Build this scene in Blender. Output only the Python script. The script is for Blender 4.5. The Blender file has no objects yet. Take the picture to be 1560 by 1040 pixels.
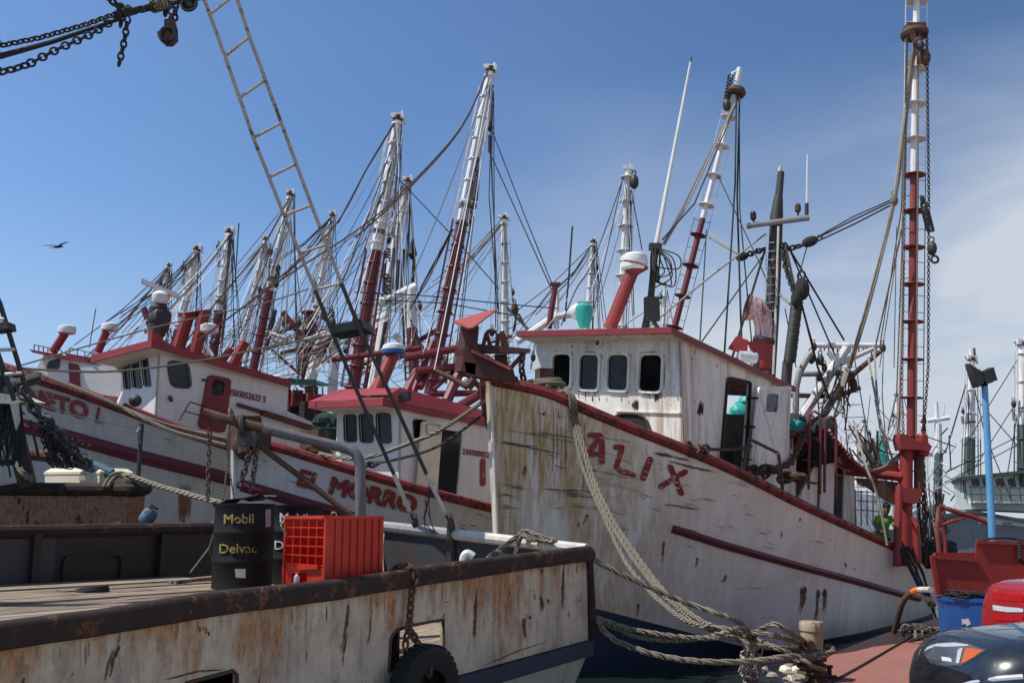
import bpy, bmesh, math, random
from mathutils import Vector, Matrix
from mathutils.bvhtree import BVHTree
from mathutils.geometry import tessellate_polygon

# ------------------------------------------------------------------ camera, sky, sun, exposure
scene = bpy.context.scene
COL = scene.collection
R = math.radians
EYE = 2.0                      # eye height above the quay
F = 1560 * 35 / 36             # focal length in photograph pixels
PITCH = math.atan(275 / F)
cam = bpy.data.cameras.new('camera')
cam.lens = 35; cam.sensor_width = 36; cam.clip_end = 4000; cam.clip_start = 0.05
camo = bpy.data.objects.new('camera', cam); COL.objects.link(camo)
camo.location = (0, 0, EYE); camo.rotation_euler = (R(90) + PITCH, 0, 0)
scene.camera = camo

SUN = Vector((-0.50, -0.13, 0.857)).normalized()
sun = bpy.data.lights.new('sun', 'SUN'); sun.energy = 5.0; sun.angle = R(0.53); sun.color = (1, .95, .87)
suno = bpy.data.objects.new('sun', sun); COL.objects.link(suno)
suno.rotation_euler = SUN.to_track_quat('Z', 'Y').to_euler(); suno.location = (0, 0, 60)

world = bpy.data.worlds.new('World'); scene.world = world; world.use_nodes = True
nt = world.node_tree; N = nt.nodes; Lk = nt.links
bg = N['Background']; bg.inputs[1].default_value = 0.098
sky = N.new('ShaderNodeTexSky'); sky.sky_type = 'NISHITA'; sky.sun_disc = False
sky.sun_elevation = math.asin(SUN.z); sky.sun_rotation = math.atan2(SUN.x, SUN.y)
sky.altitude = 0; sky.air_density = 1.0; sky.dust_density = 0.9; sky.ozone_density = 2.5
# thin clouds, thicker to the right and low down
tc = N.new('ShaderNodeTexCoord')
mp = N.new('ShaderNodeMapping'); mp.inputs['Scale'].default_value = (2.2, 2.2, 6.5); mp.inputs['Rotation'].default_value = (0.0, R(-14), 0)
Lk.new(tc.outputs['Generated'], mp.inputs[0])
nz = N.new('ShaderNodeTexNoise'); nz.inputs['Scale'].default_value = 1.35; nz.inputs['Detail'].default_value = 7; nz.inputs['Roughness'].default_value = 0.5
nz.inputs['Distortion'].default_value = 0.3
Lk.new(mp.outputs[0], nz.inputs[0])
sx = N.new('ShaderNodeSeparateXYZ'); Lk.new(tc.outputs['Generated'], sx.inputs[0])
def wmath(op, a, b, c=None, clamp=False):
    n = N.new('ShaderNodeMath'); n.operation = op; n.use_clamp = clamp
    for i, v in enumerate((a, b, c)):
        if v is None: continue
        if isinstance(v, (int, float)): n.inputs[i].default_value = v
        else: Lk.new(v, n.inputs[i])
    return n.outputs[0]
mr = N.new('ShaderNodeMapRange'); mr.inputs[1].default_value = -0.12; mr.inputs[2].default_value = 0.42   # to the right
Lk.new(sx.outputs[0], mr.inputs[0])
me = N.new('ShaderNodeMapRange'); me.inputs[1].default_value = 0.43; me.inputs[2].default_value = 0.23     # low down
Lk.new(sx.outputs[2], me.inputs[0])
nr = N.new('ShaderNodeMapRange'); nr.inputs[1].default_value = 0.36; nr.inputs[2].default_value = 0.74
Lk.new(nz.outputs[0], nr.inputs[0])
lowr = wmath('MULTIPLY', mr.outputs[0], me.outputs[0], clamp=True)
veil = wmath('MULTIPLY', lowr, 0.50)
puff = wmath('MULTIPLY', nr.outputs[0], wmath('MULTIPLY_ADD', lowr, 1.15, 0.03))
hz = N.new('ShaderNodeMapRange'); hz.inputs[1].default_value = 0.30; hz.inputs[2].default_value = 0.0; Lk.new(sx.outputs[2], hz.inputs[0])
cl = wmath('ADD', wmath('ADD', veil, puff), wmath('MULTIPLY', hz.outputs[0], 0.55), clamp=True)
mx = N.new('ShaderNodeMix'); mx.data_type = 'RGBA'
tint = N.new('ShaderNodeMix'); tint.data_type = 'RGBA'; tint.blend_type = 'MULTIPLY'; tint.inputs[0].default_value = 1     # clear, dry-air blue, brighter toward the sun
gl = N.new('ShaderNodeMapRange'); gl.inputs[1].default_value = -0.45; gl.inputs[2].default_value = 0.40; gl.inputs[3].default_value = 1.19; gl.inputs[4].default_value = 0.86
Lk.new(sx.outputs[0], gl.inputs[0])
gc = N.new('ShaderNodeVectorMath'); gc.operation = 'SCALE'; gc.inputs[0].default_value = (0.88, 1.09, 1.31); Lk.new(gl.outputs[0], gc.inputs['Scale'])
Lk.new(sky.outputs[0], tint.inputs[6]); Lk.new(gc.outputs[0], tint.inputs[7])
Lk.new(cl, mx.inputs[0]); Lk.new(tint.outputs[2], mx.inputs[6]); mx.inputs[7].default_value = (5.7, 6.3, 7.2, 1)
Lk.new(mx.outputs[2], bg.inputs[0])
scene.view_settings.view_transform = 'Standard'; scene.view_settings.look = 'None'
scene.view_settings.gamma = 1; scene.view_settings.exposure = 0.06

# ------------------------------------------------------------------ pixel <-> place helpers
CT, ST = math.cos(PITCH), math.sin(PITCH)
def ray(px, py):
    a = (px - 780) / F; b = (520 - py) / F
    return Vector((a, CT - b * ST, ST + b * CT))
def W(px, py, Y):                       # the point seen at a pixel at distance Y
    d = ray(px, py); return Vector((0, 0, EYE)) + d * (Y / d.y)
def onz(px, py, z):
    d = ray(px, py); return Vector((0, 0, EYE)) + d * ((z - EYE) / d.z)
def zat(X, Y, py):                      # height above a plan point that shows at row py
    k = (520 - py) / F
    return EYE + Y * (ST + k * CT) / (CT - k * ST)
def pxof(P):
    z = P[2] - EYE; c = P[1] * CT + z * ST
    return 780 + F * P[0] / c, 520 - F * (z * CT - P[1] * ST) / c
def onwall(px, py, A, B, off=0.0):      # vertical plane through plan points A, B
    n = Vector((B[1] - A[1], -(B[0] - A[0]), 0)).normalized()
    if n.y > 0: n = -n
    d = ray(px, py); o = Vector((0, 0, EYE)); a = Vector((A[0], A[1], 0)) + n * off
    return o + d * ((a - o).dot(n) / d.dot(n))
def lerp(a, b, t): return a + (b - a) * t
def curve(pts):                         # piecewise linear px -> py, extended at both ends
    def g(x):
        for (x0, y0), (x1, y1) in zip(pts, pts[1:]):
            if x <= x1: break
        return y0 + (y1 - y0) * (x - x0) / (x1 - x0)
    return g
def V(*a): return Vector(a)
Z = Vector((0, 0, 1))

# ------------------------------------------------------------------ materials
MATS = {}
class NB:
    def __init__(s, name):
        s.m = bpy.data.materials.new(name); s.m.use_nodes = True; s.t = s.m.node_tree
        s.p = s.t.nodes['Principled BSDF']; s.tc = s.t.nodes.new('ShaderNodeTexCoord'); MATS[name] = s.m
    def n(s, ty): return s.t.nodes.new(ty)
    def l(s, a, b): s.t.links.new(a, b)
    def noise(s, scale, map=(1, 1, 1), det=6, rough=.6, dist=0, off=(0, 0, 0)):
        m = s.n('ShaderNodeMapping'); m.inputs['Scale'].default_value = map; m.inputs['Location'].default_value = off
        s.l(s.tc.outputs['Object'], m.inputs[0])
        n = s.n('ShaderNodeTexNoise'); n.inputs['Scale'].default_value = scale; n.inputs['Detail'].default_value = det
        n.inputs['Roughness'].default_value = rough; n.inputs['Distortion'].default_value = dist
        s.l(m.outputs[0], n.inputs[0]); return n.outputs[0]
    def rng(s, v, a, b, lo=0, hi=1, smooth=True):
        n = s.n('ShaderNodeMapRange'); n.interpolation_type = 'SMOOTHSTEP' if smooth else 'LINEAR'
        n.inputs[1].default_value = a; n.inputs[2].default_value = b; n.inputs[3].default_value = lo; n.inputs[4].default_value = hi
        s.l(v, n.inputs[0]); return n.outputs[0]
    def mul(s, a, b, op='MULTIPLY'):
        n = s.n('ShaderNodeMath'); n.operation = op; n.use_clamp = True
        for i, v in enumerate((a, b)):
            if isinstance(v, (int, float)): n.inputs[i].default_value = v
            else: s.l(v, n.inputs[i])
        return n.outputs[0]
    def axis(s, k):
        n = s.n('ShaderNodeSeparateXYZ'); s.l(s.tc.outputs['Object'], n.inputs[0]); return n.outputs[k]
    def mix(s, f, a, b):
        n = s.n('ShaderNodeMix'); n.data_type = 'RGBA'
        for i, v in ((0, f), (6, a), (7, b)):
            if isinstance(v, (int, float)): n.inputs[i].default_value = v
            elif isinstance(v, tuple): n.inputs[i].default_value = (*v, 1)
            else: s.l(v, n.inputs[i])
        return n.outputs[2]
    def done(s, col, rough=.6, bump=None, strength=.3, dist=.02, metal=0, spec=None):
        if isinstance(col, tuple): s.p.inputs['Base Color'].default_value = (*col, 1)
        else: s.l(col, s.p.inputs['Base Color'])
        if isinstance(rough, (int, float)): s.p.inputs['Roughness'].default_value = rough
        else: s.l(rough, s.p.inputs['Roughness'])
        s.p.inputs['Metallic'].default_value = metal
        if spec is not None: s.p.inputs['Specular IOR Level'].default_value = spec
        if bump is not None:
            b = s.n('ShaderNodeBump'); b.inputs['Strength'].default_value = strength; b.inputs['Distance'].default_value = dist
            s.l(bump, b.inputs['Height']); s.l(b.outputs[0], s.p.inputs['Normal'])
        return s.m
RUST = (.085, .030, .012); STAIN = (.30, .17, .06)
def paint(name, col, rust=.2, streak=.2, scratch=0., dirt=.3, rough=.55, sc=1., gx=None, gz=None, rustcol=RUST, staincol=STAIN, bumpd=.02, strk=(.46, .68), spec=None, fmin=.25, bigr=(.36, .58)):
    """weathered paint: uneven tone, run-down stains, rust patches, horizontal scrapes (gx/gz: where along a local axis the stains gather)"""
    b = NB(name)
    big = b.noise(.5 * sc, det=5)
    c = b.mix(b.rng(big, .35, .7), tuple(x * .86 for x in col), tuple(min(1, x * 1.04) for x in col))
    gr = b.noise(7 * sc, map=(1, 1, .22), det=6)
    c = b.mix(b.mul(b.rng(gr, .42, .75), dirt), c, tuple(x * .45 + .01 for x in col))
    if streak:
        st = b.noise(3.4 * sc, map=(1, 1, .09), det=7, rough=.65)
        big2 = b.noise(.55 * sc, map=(1, 1, .5), off=(7, 3, 1), det=3)
        fs = b.noise(15 * sc, map=(1, 1, .055), det=4, rough=.6, off=(4, 2, 0))
        f = b.mul(b.mul(b.rng(st, *strk), b.rng(big2, *bigr)), b.rng(fs, .36, .60, fmin, 1))
        if gx: f = b.mul(f, b.rng(b.axis(0), gx[0], gx[1], gx[2], gx[3]))
        if gz: f = b.mul(f, b.rng(b.axis(2), gz[0], gz[1], gz[2], gz[3]))
        c = b.mix(b.mul(f, min(1, streak)), c, staincol)
    if scratch:
        s1 = b.noise(2.2 * sc, map=(.30, .30, 5.0), det=9, rough=.72, off=(2, 9, 4))
        s2 = b.noise(.8 * sc, off=(5, 5, 5), det=3)
        c = b.mix(b.mul(b.mul(b.rng(s1, .625, .665), b.rng(s2, .45, .58)), scratch), c, (.05, .048, .045))
    r = b.noise(2.3 * sc, det=10, rough=.68, off=(3, 1, 8))
    r2 = b.noise(.7 * sc, off=(1, 6, 2), det=3)
    th = .74 - .34 * rust
    rm = b.mul(b.rng(r, th, th + .05), b.rng(r2, .58 - .3 * rust, .70 - .2 * rust))
    fine = b.noise(19 * sc, det=6)
    rc = b.mix(b.rng(fine, .35, .65), tuple(x * .5 for x in rustcol), tuple(min(1, x * 1.7) for x in rustcol))
    c = b.mix(rm, c, rc)
    hb = b.mul(b.mul(gr, .5), rm, 'ADD')
    return b.done(c, b.rng(rm, 0, 1, rough, .9), hb, .35, bumpd, spec=spec)

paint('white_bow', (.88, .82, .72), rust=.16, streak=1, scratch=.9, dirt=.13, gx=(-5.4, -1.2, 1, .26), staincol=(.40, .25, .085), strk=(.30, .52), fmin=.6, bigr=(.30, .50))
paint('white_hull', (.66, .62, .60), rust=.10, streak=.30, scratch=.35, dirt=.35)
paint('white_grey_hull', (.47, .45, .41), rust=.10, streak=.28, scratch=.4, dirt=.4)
paint('white_house', (.79, .75, .67), rust=.2, streak=.75, scratch=.12, dirt=.34, sc=1.3, strk=(.40, .62), fmin=.4)
paint('white_clean', (.74, .70, .66), rust=.04, streak=.15, dirt=.18)
paint('white_pole', (.76, .75, .73), rust=.14, streak=.3, dirt=.25, sc=2)
paint('cream', (.78, .70, .52), rust=.05, streak=.2, dirt=.1, sc=2)
paint('red_rail', (.25, .026, .023), rust=.74, streak=0, dirt=.5, sc=2.2, rough=.6, rustcol=(.07, .018, .012))
paint('red_roof', (.30, .030, .035), rust=.12, streak=0, dirt=.35, sc=1.4)
paint('red_house_edge', (.22, .018, .022), rust=.2, streak=0, dirt=.4, sc=1.4)
paint('red_pole', (.15, .016, .022), rust=.22, streak=0, dirt=.45, sc=2)
paint('red_pole_worn', (.23, .03, .028), rust=.30, streak=.5, dirt=.4, sc=2.4, staincol=(.42, .33, .26))
paint('red_gear', (.25, .020, .016), rust=.22, streak=0, dirt=.4, sc=1.5)
paint('red_letter', (.27, .022, .022), rust=.52, streak=0, dirt=.5, sc=4, rustcol=(.42, .36, .30))
paint('maroon_band', (.12, .012, .022), rust=.16, streak=0, dirt=.5)
paint('red_skip', (.30, .025, .015), rust=.14, streak=.12, dirt=.4, staincol=(.1, .02, .01))
paint('blue_bottom', (.010, .032, .062), rust=.18, streak=.1, scratch=.5, dirt=.5)
paint('blue_pole', (.10, .32, .56), rust=.10, streak=.15, dirt=.35, sc=2)
paint('blue_box', (.015, .09, .30), rust=.04, streak=.05, dirt=.3, rough=.35, sc=2)
paint('workboat_inside', (.040, .047, .055), rust=.4, streak=.8, dirt=.6, staincol=(.060, .028, .012), strk=(.40, .60))
paint('workboat_brown', (.022, .014, .010), rust=.4, streak=.5, dirt=.6, staincol=(.05, .02, .01))
paint('rust_steel', (.085, .040, .024), rust=.6, streak=.3, dirt=.6, sc=2.2, rough=.8)
paint('rust_rail', (.034, .022, .019), rust=.62, streak=.25, dirt=.6, sc=3.2, rough=.7, staincol=(.13, .07, .04), rustcol=(.11, .050, .026), spec=.2)
paint('maroon_steel', (.075, .016, .013), rust=.4, streak=.2, dirt=.6, sc=2, rough=.7)
paint('weathered_pipe', (.13, .13, .14), rust=.5, streak=.5, dirt=.6, sc=2.5)
paint('scrape_grey', (.085, .08, .075), rust=0, streak=0, dirt=.5, sc=4)
paint('rust_orange', (.21, .085, .028), rust=.4, streak=0, dirt=.6, sc=6)
paint('painted_hull_shade', (.035, .018, .016), rust=.1, streak=0, dirt=.5, sc=1.5, rough=.5)
paint('dark_steel', (.032, .030, .030), rust=.25, streak=.2, dirt=.5, sc=2, rough=.6)
paint('grey_steel', (.25, .25, .25), rust=.35, streak=.4, dirt=.5, sc=2.2)
paint('pale_pipe', (.60, .57, .50), rust=.22, streak=.4, dirt=.45, sc=2.5)
paint('green_hull', (.08, .115, .10), rust=.15, streak=.2, dirt=.4)
paint('grey_hull', (.22, .24, .24), rust=.12, streak=.3, dirt=.4)
paint('pale_green_house', (.50, .57, .50), rust=.1, streak=.2, dirt=.35)
paint('drum_black', (.007, .007, .007), rust=.12, streak=.15, dirt=.3, rough=.6, sc=4, staincol=(.05, .035, .02), spec=.25)
paint('bollard_paint', (.46, .40, .28), rust=.34, streak=1, dirt=.7, sc=5, staincol=(.20, .10, .03), strk=(.38, .55))
paint('ladder_pipe', (.40, .36, .31), rust=.62, streak=.3, dirt=.5, sc=5, rustcol=(.12, .06, .035))
paint('rubber', (.012, .012, .012), rust=0, streak=0, dirt=.3, rough=.85)
paint('turquoise', (.02, .34, .29), rust=0, streak=0, dirt=.4, sc=2)
paint('net_green', (.015, .035, .028), rust=0, streak=0, dirt=.7, sc=5, rough=.95)
paint('net_black', (.018, .018, .016), rust=0, streak=0, dirt=.7, sc=5, rough=.95)
paint('vent_red', (.32, .02, .02), rust=.05, streak=1, dirt=.3, sc=3.2, staincol=(.62, .57, .54), strk=(.36, .46))
paint('plate_pink', (.40, .085, .06), rust=.35, streak=0, dirt=.4, sc=2)
paint('quay_red', (.27, .105, .080), rust=.08, streak=0, dirt=.4, sc=.9, rough=.9, rustcol=(.09, .06, .05))
paint('bounce_pale', (.50, .47, .42), rust=.1, streak=0, dirt=.3, sc=.6, rough=.95, rustcol=(.2, .17, .14))
paint('concrete', (.26, .23, .19), rust=.25, streak=.2, dirt=.6, sc=2, rough=.95, rustcol=(.09, .07, .05))
paint('plastic_white', (.70, .69, .66), rust=0, streak=.1, dirt=.25, rough=.4)
paint('skin', (.25, .13, .08), rust=0, streak=0, dirt=.1)
paint('shirt_green', (.16, .38, .05), rust=0, streak=0, dirt=.2, rough=.9)
paint('cloth_dark', (.02, .022, .03), rust=0, streak=0, dirt=.3, rough=.95)
paint('feather', (.035, .03, .028), rust=0, streak=0, dirt=.5, sc=6)
paint('gold_letter', (.36, .27, .07), rust=.62, streak=0, dirt=.7, sc=9, rustcol=(.02, .018, .012))
paint('white_letter', (.60, .60, .58), rust=0, streak=0, dirt=.4, sc=6)
paint('tank_blue', (.07, .15, .21), rust=.62, streak=.2, dirt=.4, sc=4)
def m_wood():
    b = NB('deck_planks')
    pl = b.n('ShaderNodeTexBrick')
    m = b.n('ShaderNodeMapping'); m.inputs['Rotation'].default_value = (0, 0, R(-PLANKROT)); b.l(b.tc.outputs['Object'], m.inputs[0]); b.l(m.outputs[0], pl.inputs[0])
    pl.inputs['Color1'].default_value = (.42, .33, .235, 1); pl.inputs['Color2'].default_value = (.25, .18, .12, 1); pl.inputs['Mortar'].default_value = (.02, .015, .01, 1)
    pl.inputs['Scale'].default_value = 1; pl.inputs['Brick Width'].default_value = 3.1; pl.inputs['Row Height'].default_value = .17; pl.inputs['Mortar Size'].default_value = .009
    pl.inputs['Mortar Smooth'].default_value = .3; pl.offset = .37
    m2 = b.n('ShaderNodeMapping'); m2.inputs['Scale'].default_value = (.45, 9, 1); b.l(m.outputs[0], m2.inputs[0])
    g = b.n('ShaderNodeTexNoise'); g.inputs['Scale'].default_value = 3; g.inputs['Detail'].default_value = 9; g.inputs['Roughness'].default_value = .7; b.l(m2.outputs[0], g.inputs[0])
    c = b.mix(b.rng(g.outputs[0], .38, .66), pl.outputs[0], (.085, .06, .042))
    big = b.noise(1.3, det=6)
    c = b.mix(b.mul(b.rng(big, .50, .70), .75), c, (.10, .075, .055))
    return b.done(c, .85, b.mul(b.mul(g.outputs[0], .5), b.mul(pl.outputs['Fac'], -1), 'ADD'), .6, .012)
PLANKROT = 54.6
m_wood()
def m_side(name, pale, grey, orange, top):
    """old hull paint: blotchy chalky white, rust that has run down from the rail, bare rust spots, grime in drips"""
    b = NB(name); n1 = b.noise(1.9, det=10, rough=.68); c = b.mix(b.rng(n1, .36, .64), grey, pale)
    pt = b.noise(5.5, map=(1, 1, .5), det=9, rough=.7, off=(3, 3, 3)); c = b.mix(b.mul(b.rng(pt, .53, .60), .55), c, tuple(x * .62 for x in grey))
    dr = b.noise(11, map=(1, 1, .10), det=6, rough=.62); c = b.mix(b.mul(b.rng(dr, .50, .72), .42), c, (.10, .085, .065))
    z = b.rng(b.axis(2), top[0], top[1]); x = b.rng(b.axis(0), top[2], top[3], 1, .42)
    a = b.noise(1.5, map=(1, 1, .55), det=9, rough=.66, off=(9, 1, 5)); d2 = b.noise(7, map=(1, 1, .14), det=7, rough=.65, off=(2, 8, 1))
    s1 = b.mul(b.mul(a, .55), b.mul(d2, .45), 'ADD'); w = b.mul(b.mul(z, x), .30); s2 = b.rng(b.mul(s1, w, 'ADD'), .535, .69)
    fine = b.noise(26, map=(1, 1, .4), det=6)
    c = b.mix(b.mul(s2, .88), c, b.mix(b.rng(fine, .35, .65), tuple(v * .55 for v in orange), tuple(min(1, v * 1.35) for v in orange)))
    sp = b.noise(4.2, map=(1, 1, .6), det=12, rough=.74, off=(5, 7, 2)); f = b.rng(b.mul(sp, b.mul(b.mul(z, x), .10), 'ADD'), .655, .685)
    c = b.mix(f, c, b.mix(b.rng(fine, .4, .6), (.022, .012, .009), (.085, .038, .018)))
    return b.done(c, b.rng(f, 0, 1, .6, .9), b.mul(b.mul(pt, .6), b.mul(f, -.5), 'ADD'), .45, .012)
m_side('workboat_side', (.54, .47, .36), (.39, .34, .26), (.32, .135, .035), (1.1, 2.3, -3.2, 1.0))
m_side('rusty_hull', (.44, .37, .28), (.30, .22, .15), (.24, .085, .03), (.4, 2.0, 8.0, 9.0))
def m_rope(name, a, c2):
    b = NB(name); w = b.n('ShaderNodeTexWave'); w.wave_type = 'BANDS'; w.bands_direction = 'DIAGONAL'
    w.inputs['Scale'].default_value = 14; w.inputs['Distortion'].default_value = 1.0; b.l(b.tc.outputs['Object'], w.inputs[0])
    n = b.noise(5, det=5)
    c = b.mix(b.rng(w.outputs[1], .1, .8), c2, a); c = b.mix(b.mul(b.rng(n, .45, .7), .5), c, tuple(x * .5 for x in a))
    return b.done(c, .95, w.outputs[1], .8, .02)
m_rope('rope', (.30, .26, .19), (.10, .085, .065)); m_rope('rope_pale', (.52, .48, .38), (.25, .22, .17))
m_rope('rope_brown', (.13, .07, .05), (.04, .02, .016)); m_rope('rope_dark', (.05, .045, .042), (.018, .016, .016)); m_rope('rope_green', (.30, .42, .33), (.14, .2, .15))
def m_glass(name, col=(.012, .015, .018), rough=.06, spec=.5):
    b = NB(name); n = b.noise(3, det=5)
    return b.done(b.mix(b.rng(n, .35, .75), col, tuple(x * 2.4 + .006 for x in col)), b.rng(n, .3, .8, rough, rough + .22), spec=spec)
m_glass('glass_dark', spec=.35); m_glass('glass_grey', (.012, .013, .014), .09, .22); m_glass('black_void', (.004, .004, .004), .8, .05)
def m_car(name, col, rough=.12):
    b = NB(name); n = b.noise(30, det=3)
    b.p.inputs['Coat Weight'].default_value = 1; b.p.inputs['Coat Roughness'].default_value = .04
    d = b.noise(2.5, det=6)
    c = b.mix(b.mul(b.rng(d, .4, .8), .25), col, tuple(x * .6 + .03 for x in col))
    return b.done(c, b.rng(d, .3, .8, rough + .1, rough + .35), n, .02, .002)
m_car('car_black', (.006, .007, .009)); m_car('car_red', (.30, .006, .010)); m_car('chrome_strip', (.42, .43, .45), .1)
def m_plain(name, col, rough=.4, **k):
    b = NB(name); n = b.noise(4, det=5)
    return b.done(b.mix(b.rng(n, .35, .7), tuple(x * .75 for x in col), col), rough, n, .12, .01, **k)
m_plain('lens_and_glint', (.55, .57, .60), .08); m_plain('amber', (.50, .10, .012), .12); m_plain('lamp_black', (.010, .010, .011), .35)
m_glass('lens_grey', (.045, .046, .048), .03, .6); m_plain('lens_red', (.42, .008, .012), .1); m_plain('label_white', (.62, .58, .54), .7); m_plain('label_pink', (.42, .27, .26), .7)
m_plain('bottle_plastic', (.42, .34, .32), .25); m_plain('orange', (.75, .18, .02), .5)
def m_crate():
    b = NB('crate_orange'); n = b.noise(3, det=6)
    c = b.mix(b.rng(n, .35, .7), (.40, .022, .008), (.55, .035, .012))
    m = b.done(c, .38, n, .1, .01)
    b.p.inputs['Transmission Weight'].default_value = 0
    tr = b.n('ShaderNodeBsdfTranslucent'); tr.inputs[0].default_value = (.9, .06, .02, 1)
    mxs = b.n('ShaderNodeMixShader'); mxs.inputs[0].default_value = .16
    out = b.t.nodes['Material Output']
    b.l(b.p.outputs[0], mxs.inputs[1]); b.l(tr.outputs[0], mxs.inputs[2]); b.l(mxs.outputs[0], out.inputs[0]); return m
m_crate()
def m_water():
    b = NB('harbour_water'); n = b.noise(1.6, map=(1, 1.6, 1), det=6, rough=.55); n2 = b.noise(.25, det=3)
    return b.done(b.mix(n2, (.008, .016, .015), (.014, .022, .019)), .06, n, .35, .10)
m_water()

# ------------------------------------------------------------------ mesh helpers
BASE = {}
class MB:
    def __init__(s, *mats): s.v = []; s.f = []; s.mi = []; s.mats = list(mats); s.flat = []
    def add(s, vs, fs, mi=0):
        o = len(s.v); s.v += [Vector(v) for v in vs]
        for f in fs: s.f.append([o + i for i in f]); s.mi.append(mi)
        return s
    def poly(s, pts, mi=0): return s.add(pts, [list(range(len(pts)))], mi)
    def tube(s, pts, r, n=6, mi=0, caps=True):
        pts = [Vector(p) for p in pts]
        k = len(pts); rr = r if isinstance(r, (list, tuple)) else [r] * k
        t0 = (pts[1] - pts[0]).normalized()
        u = t0.orthogonal().normalized(); vs = []
        for i, p in enumerate(pts):
            t = (pts[min(i + 1, k - 1)] - pts[max(i - 1, 0)]).normalized()
            u = (u - t * u.dot(t)); u = u.normalized() if u.length > 1e-6 else t.orthogonal().normalized(); w = t.cross(u)
            for j in range(n):
                a = 2 * math.pi * j / n; vs.append(p + (u * math.cos(a) + w * math.sin(a)) * rr[i])
        fs = [[i * n + j, i * n + (j + 1) % n, (i + 1) * n + (j + 1) % n, (i + 1) * n + j] for i in range(k - 1) for j in range(n)]
        if caps: fs += [list(range(n))[::-1], [(k - 1) * n + j for j in range(n)]]
        return s.add(vs, fs, mi)
    def obox(s, c, ax, ay, az, mi=0):       # half axes
        c = Vector(c); vs = [c + ax * i + ay * j + az * k for i in (-1, 1) for j in (-1, 1) for k in (-1, 1)]
        return s.add(vs, [[0, 1, 3, 2], [4, 6, 7, 5], [0, 4, 5, 1], [2, 3, 7, 6], [0, 2, 6, 4], [1, 5, 7, 3]], mi)
    def box(s, c, dx, dy, dz, yaw=0, mi=0, pitch=0):
        q = Matrix.Rotation(yaw, 3, 'Z') @ Matrix.Rotation(pitch, 3, 'Y')
        return s.obox(c, q @ V(dx / 2, 0, 0), q @ V(0, dy / 2, 0), q @ V(0, 0, dz / 2), mi)
    def bar(s, a, b, w, h, mi=0, up=Z):     # rectangular bar between two points
        a = Vector(a); b = Vector(b); t = (b - a).normalized(); x = t.cross(up)
        x = x.normalized() if x.length > 1e-5 else t.orthogonal().normalized(); y = x.cross(t)
        return s.obox((a + b) / 2, (b - a) / 2, x * w / 2, y * h / 2, mi)
    def prism(s, pts, off, mi=0, holes=None):
        off = Vector(off); n = len(pts); a = [Vector(p) for p in pts]
        if holes:
            loops = [a] + [[Vector(p) for p in h] for h in holes]
            fl = [p for l in loops for p in l]
            tris = tessellate_polygon(loops); m = len(fl)
            vs = fl + [p + off for p in fl]
            fs = [list(t) for t in tris] + [[i + m for i in t][::-1] for t in tris]
            o = 0
            for l in loops:
                q = len(l); fs += [[o + i, o + (i + 1) % q, o + (i + 1) % q + m, o + i + m] for i in range(q)]; o += q
            return s.add(vs, fs, mi)
        vs = a + [p + off for p in a]
        return s.add(vs, [list(range(n))[::-1], [n + i for i in range(n)]] + [[i, (i + 1) % n, n + (i + 1) % n, n + i] for i in range(n)], mi)
    def lathe(s, prof, org, axis=Z, n=20, mi=0, mis=None):
        org = Vector(org); axis = Vector(axis).normalized(); u = axis.orthogonal().normalized(); w = axis.cross(u)
        vs = [org + axis * z + (u * math.cos(2 * math.pi * j / n) + w * math.sin(2 * math.pi * j / n)) * r for r, z in prof for j in range(n)]
        for i in range(len(prof) - 1):
            pass
        o = len(s.v); s.v += vs
        for i in range(len(prof) - 1):
            for j in range(n):
                s.f.append([o + i * n + j, o + i * n + (j + 1) % n, o + (i + 1) * n + (j + 1) % n, o + (i + 1) * n + j]); s.mi.append(mis[i] if mis else mi)
        s.f.append([o + j for j in range(n)][::-1]); s.mi.append(mis[0] if mis else mi)
        s.f.append([o + (len(prof) - 1) * n + j for j in range(n)]); s.mi.append(mis[-1] if mis else mi)
        return s
    def torus(s, c, nrm, R_, r, n=20, m=8, mi=0, stretch=1.0, along=None):
        c = Vector(c); nrm = Vector(nrm).normalized()
        u = (Vector(along) - nrm * Vector(along).dot(nrm)).normalized() if along is not None else nrm.orthogonal().normalized()
        w = nrm.cross(u); vs = []
        for i in range(n):
            a = 2 * math.pi * i / n; d = u * math.cos(a) + w * math.sin(a); p = c + u * math.cos(a) * R_ * stretch + w * math.sin(a) * R_
            for j in range(m):
                b = 2 * math.pi * j / m; vs.append(p + d * math.cos(b) * r + nrm * math.sin(b) * r)
        return s.add(vs, [[i * m + j, i * m + (j + 1) % m, ((i + 1) % n) * m + (j + 1) % m, ((i + 1) % n) * m + j] for i in range(n) for j in range(m)], mi)
    def ell(s, c, rx, ry, rz, n=14, m=9, mi=0, rot=None, jit=0, rnd=random):
        vs = []; c = Vector(c)
        for i in range(m + 1):
            th = math.pi * i / m
            for j in range(n):
                ph = 2 * math.pi * j / n; k = 1 + (rnd.uniform(-jit, jit) if jit else 0)
                p = V(rx * math.sin(th) * math.cos(ph), ry * math.sin(th) * math.sin(ph), rz * math.cos(th)) * k
                if rot is not None: p = rot @ p
                vs.append(c + p)
        return s.add(vs, [[i * n + j, (i + 1) * n + j, (i + 1) * n + (j + 1) % n, i * n + (j + 1) % n] for i in range(m) for j in range(n)], mi)
    def chain(s, pts, pitch, r, mi=0):      # alternating oval links along a path
        P = resample(pts, pitch)
        for i in range(len(P) - 1):
            t = (P[i + 1] - P[i]).normalized(); u = t.orthogonal().normalized(); w = t.cross(u)
            s.torus((P[i] + P[i + 1]) / 2, u if i % 2 else w, pitch * .42, r, n=10, m=5, mi=mi, stretch=1.55, along=t)
        return s
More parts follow.
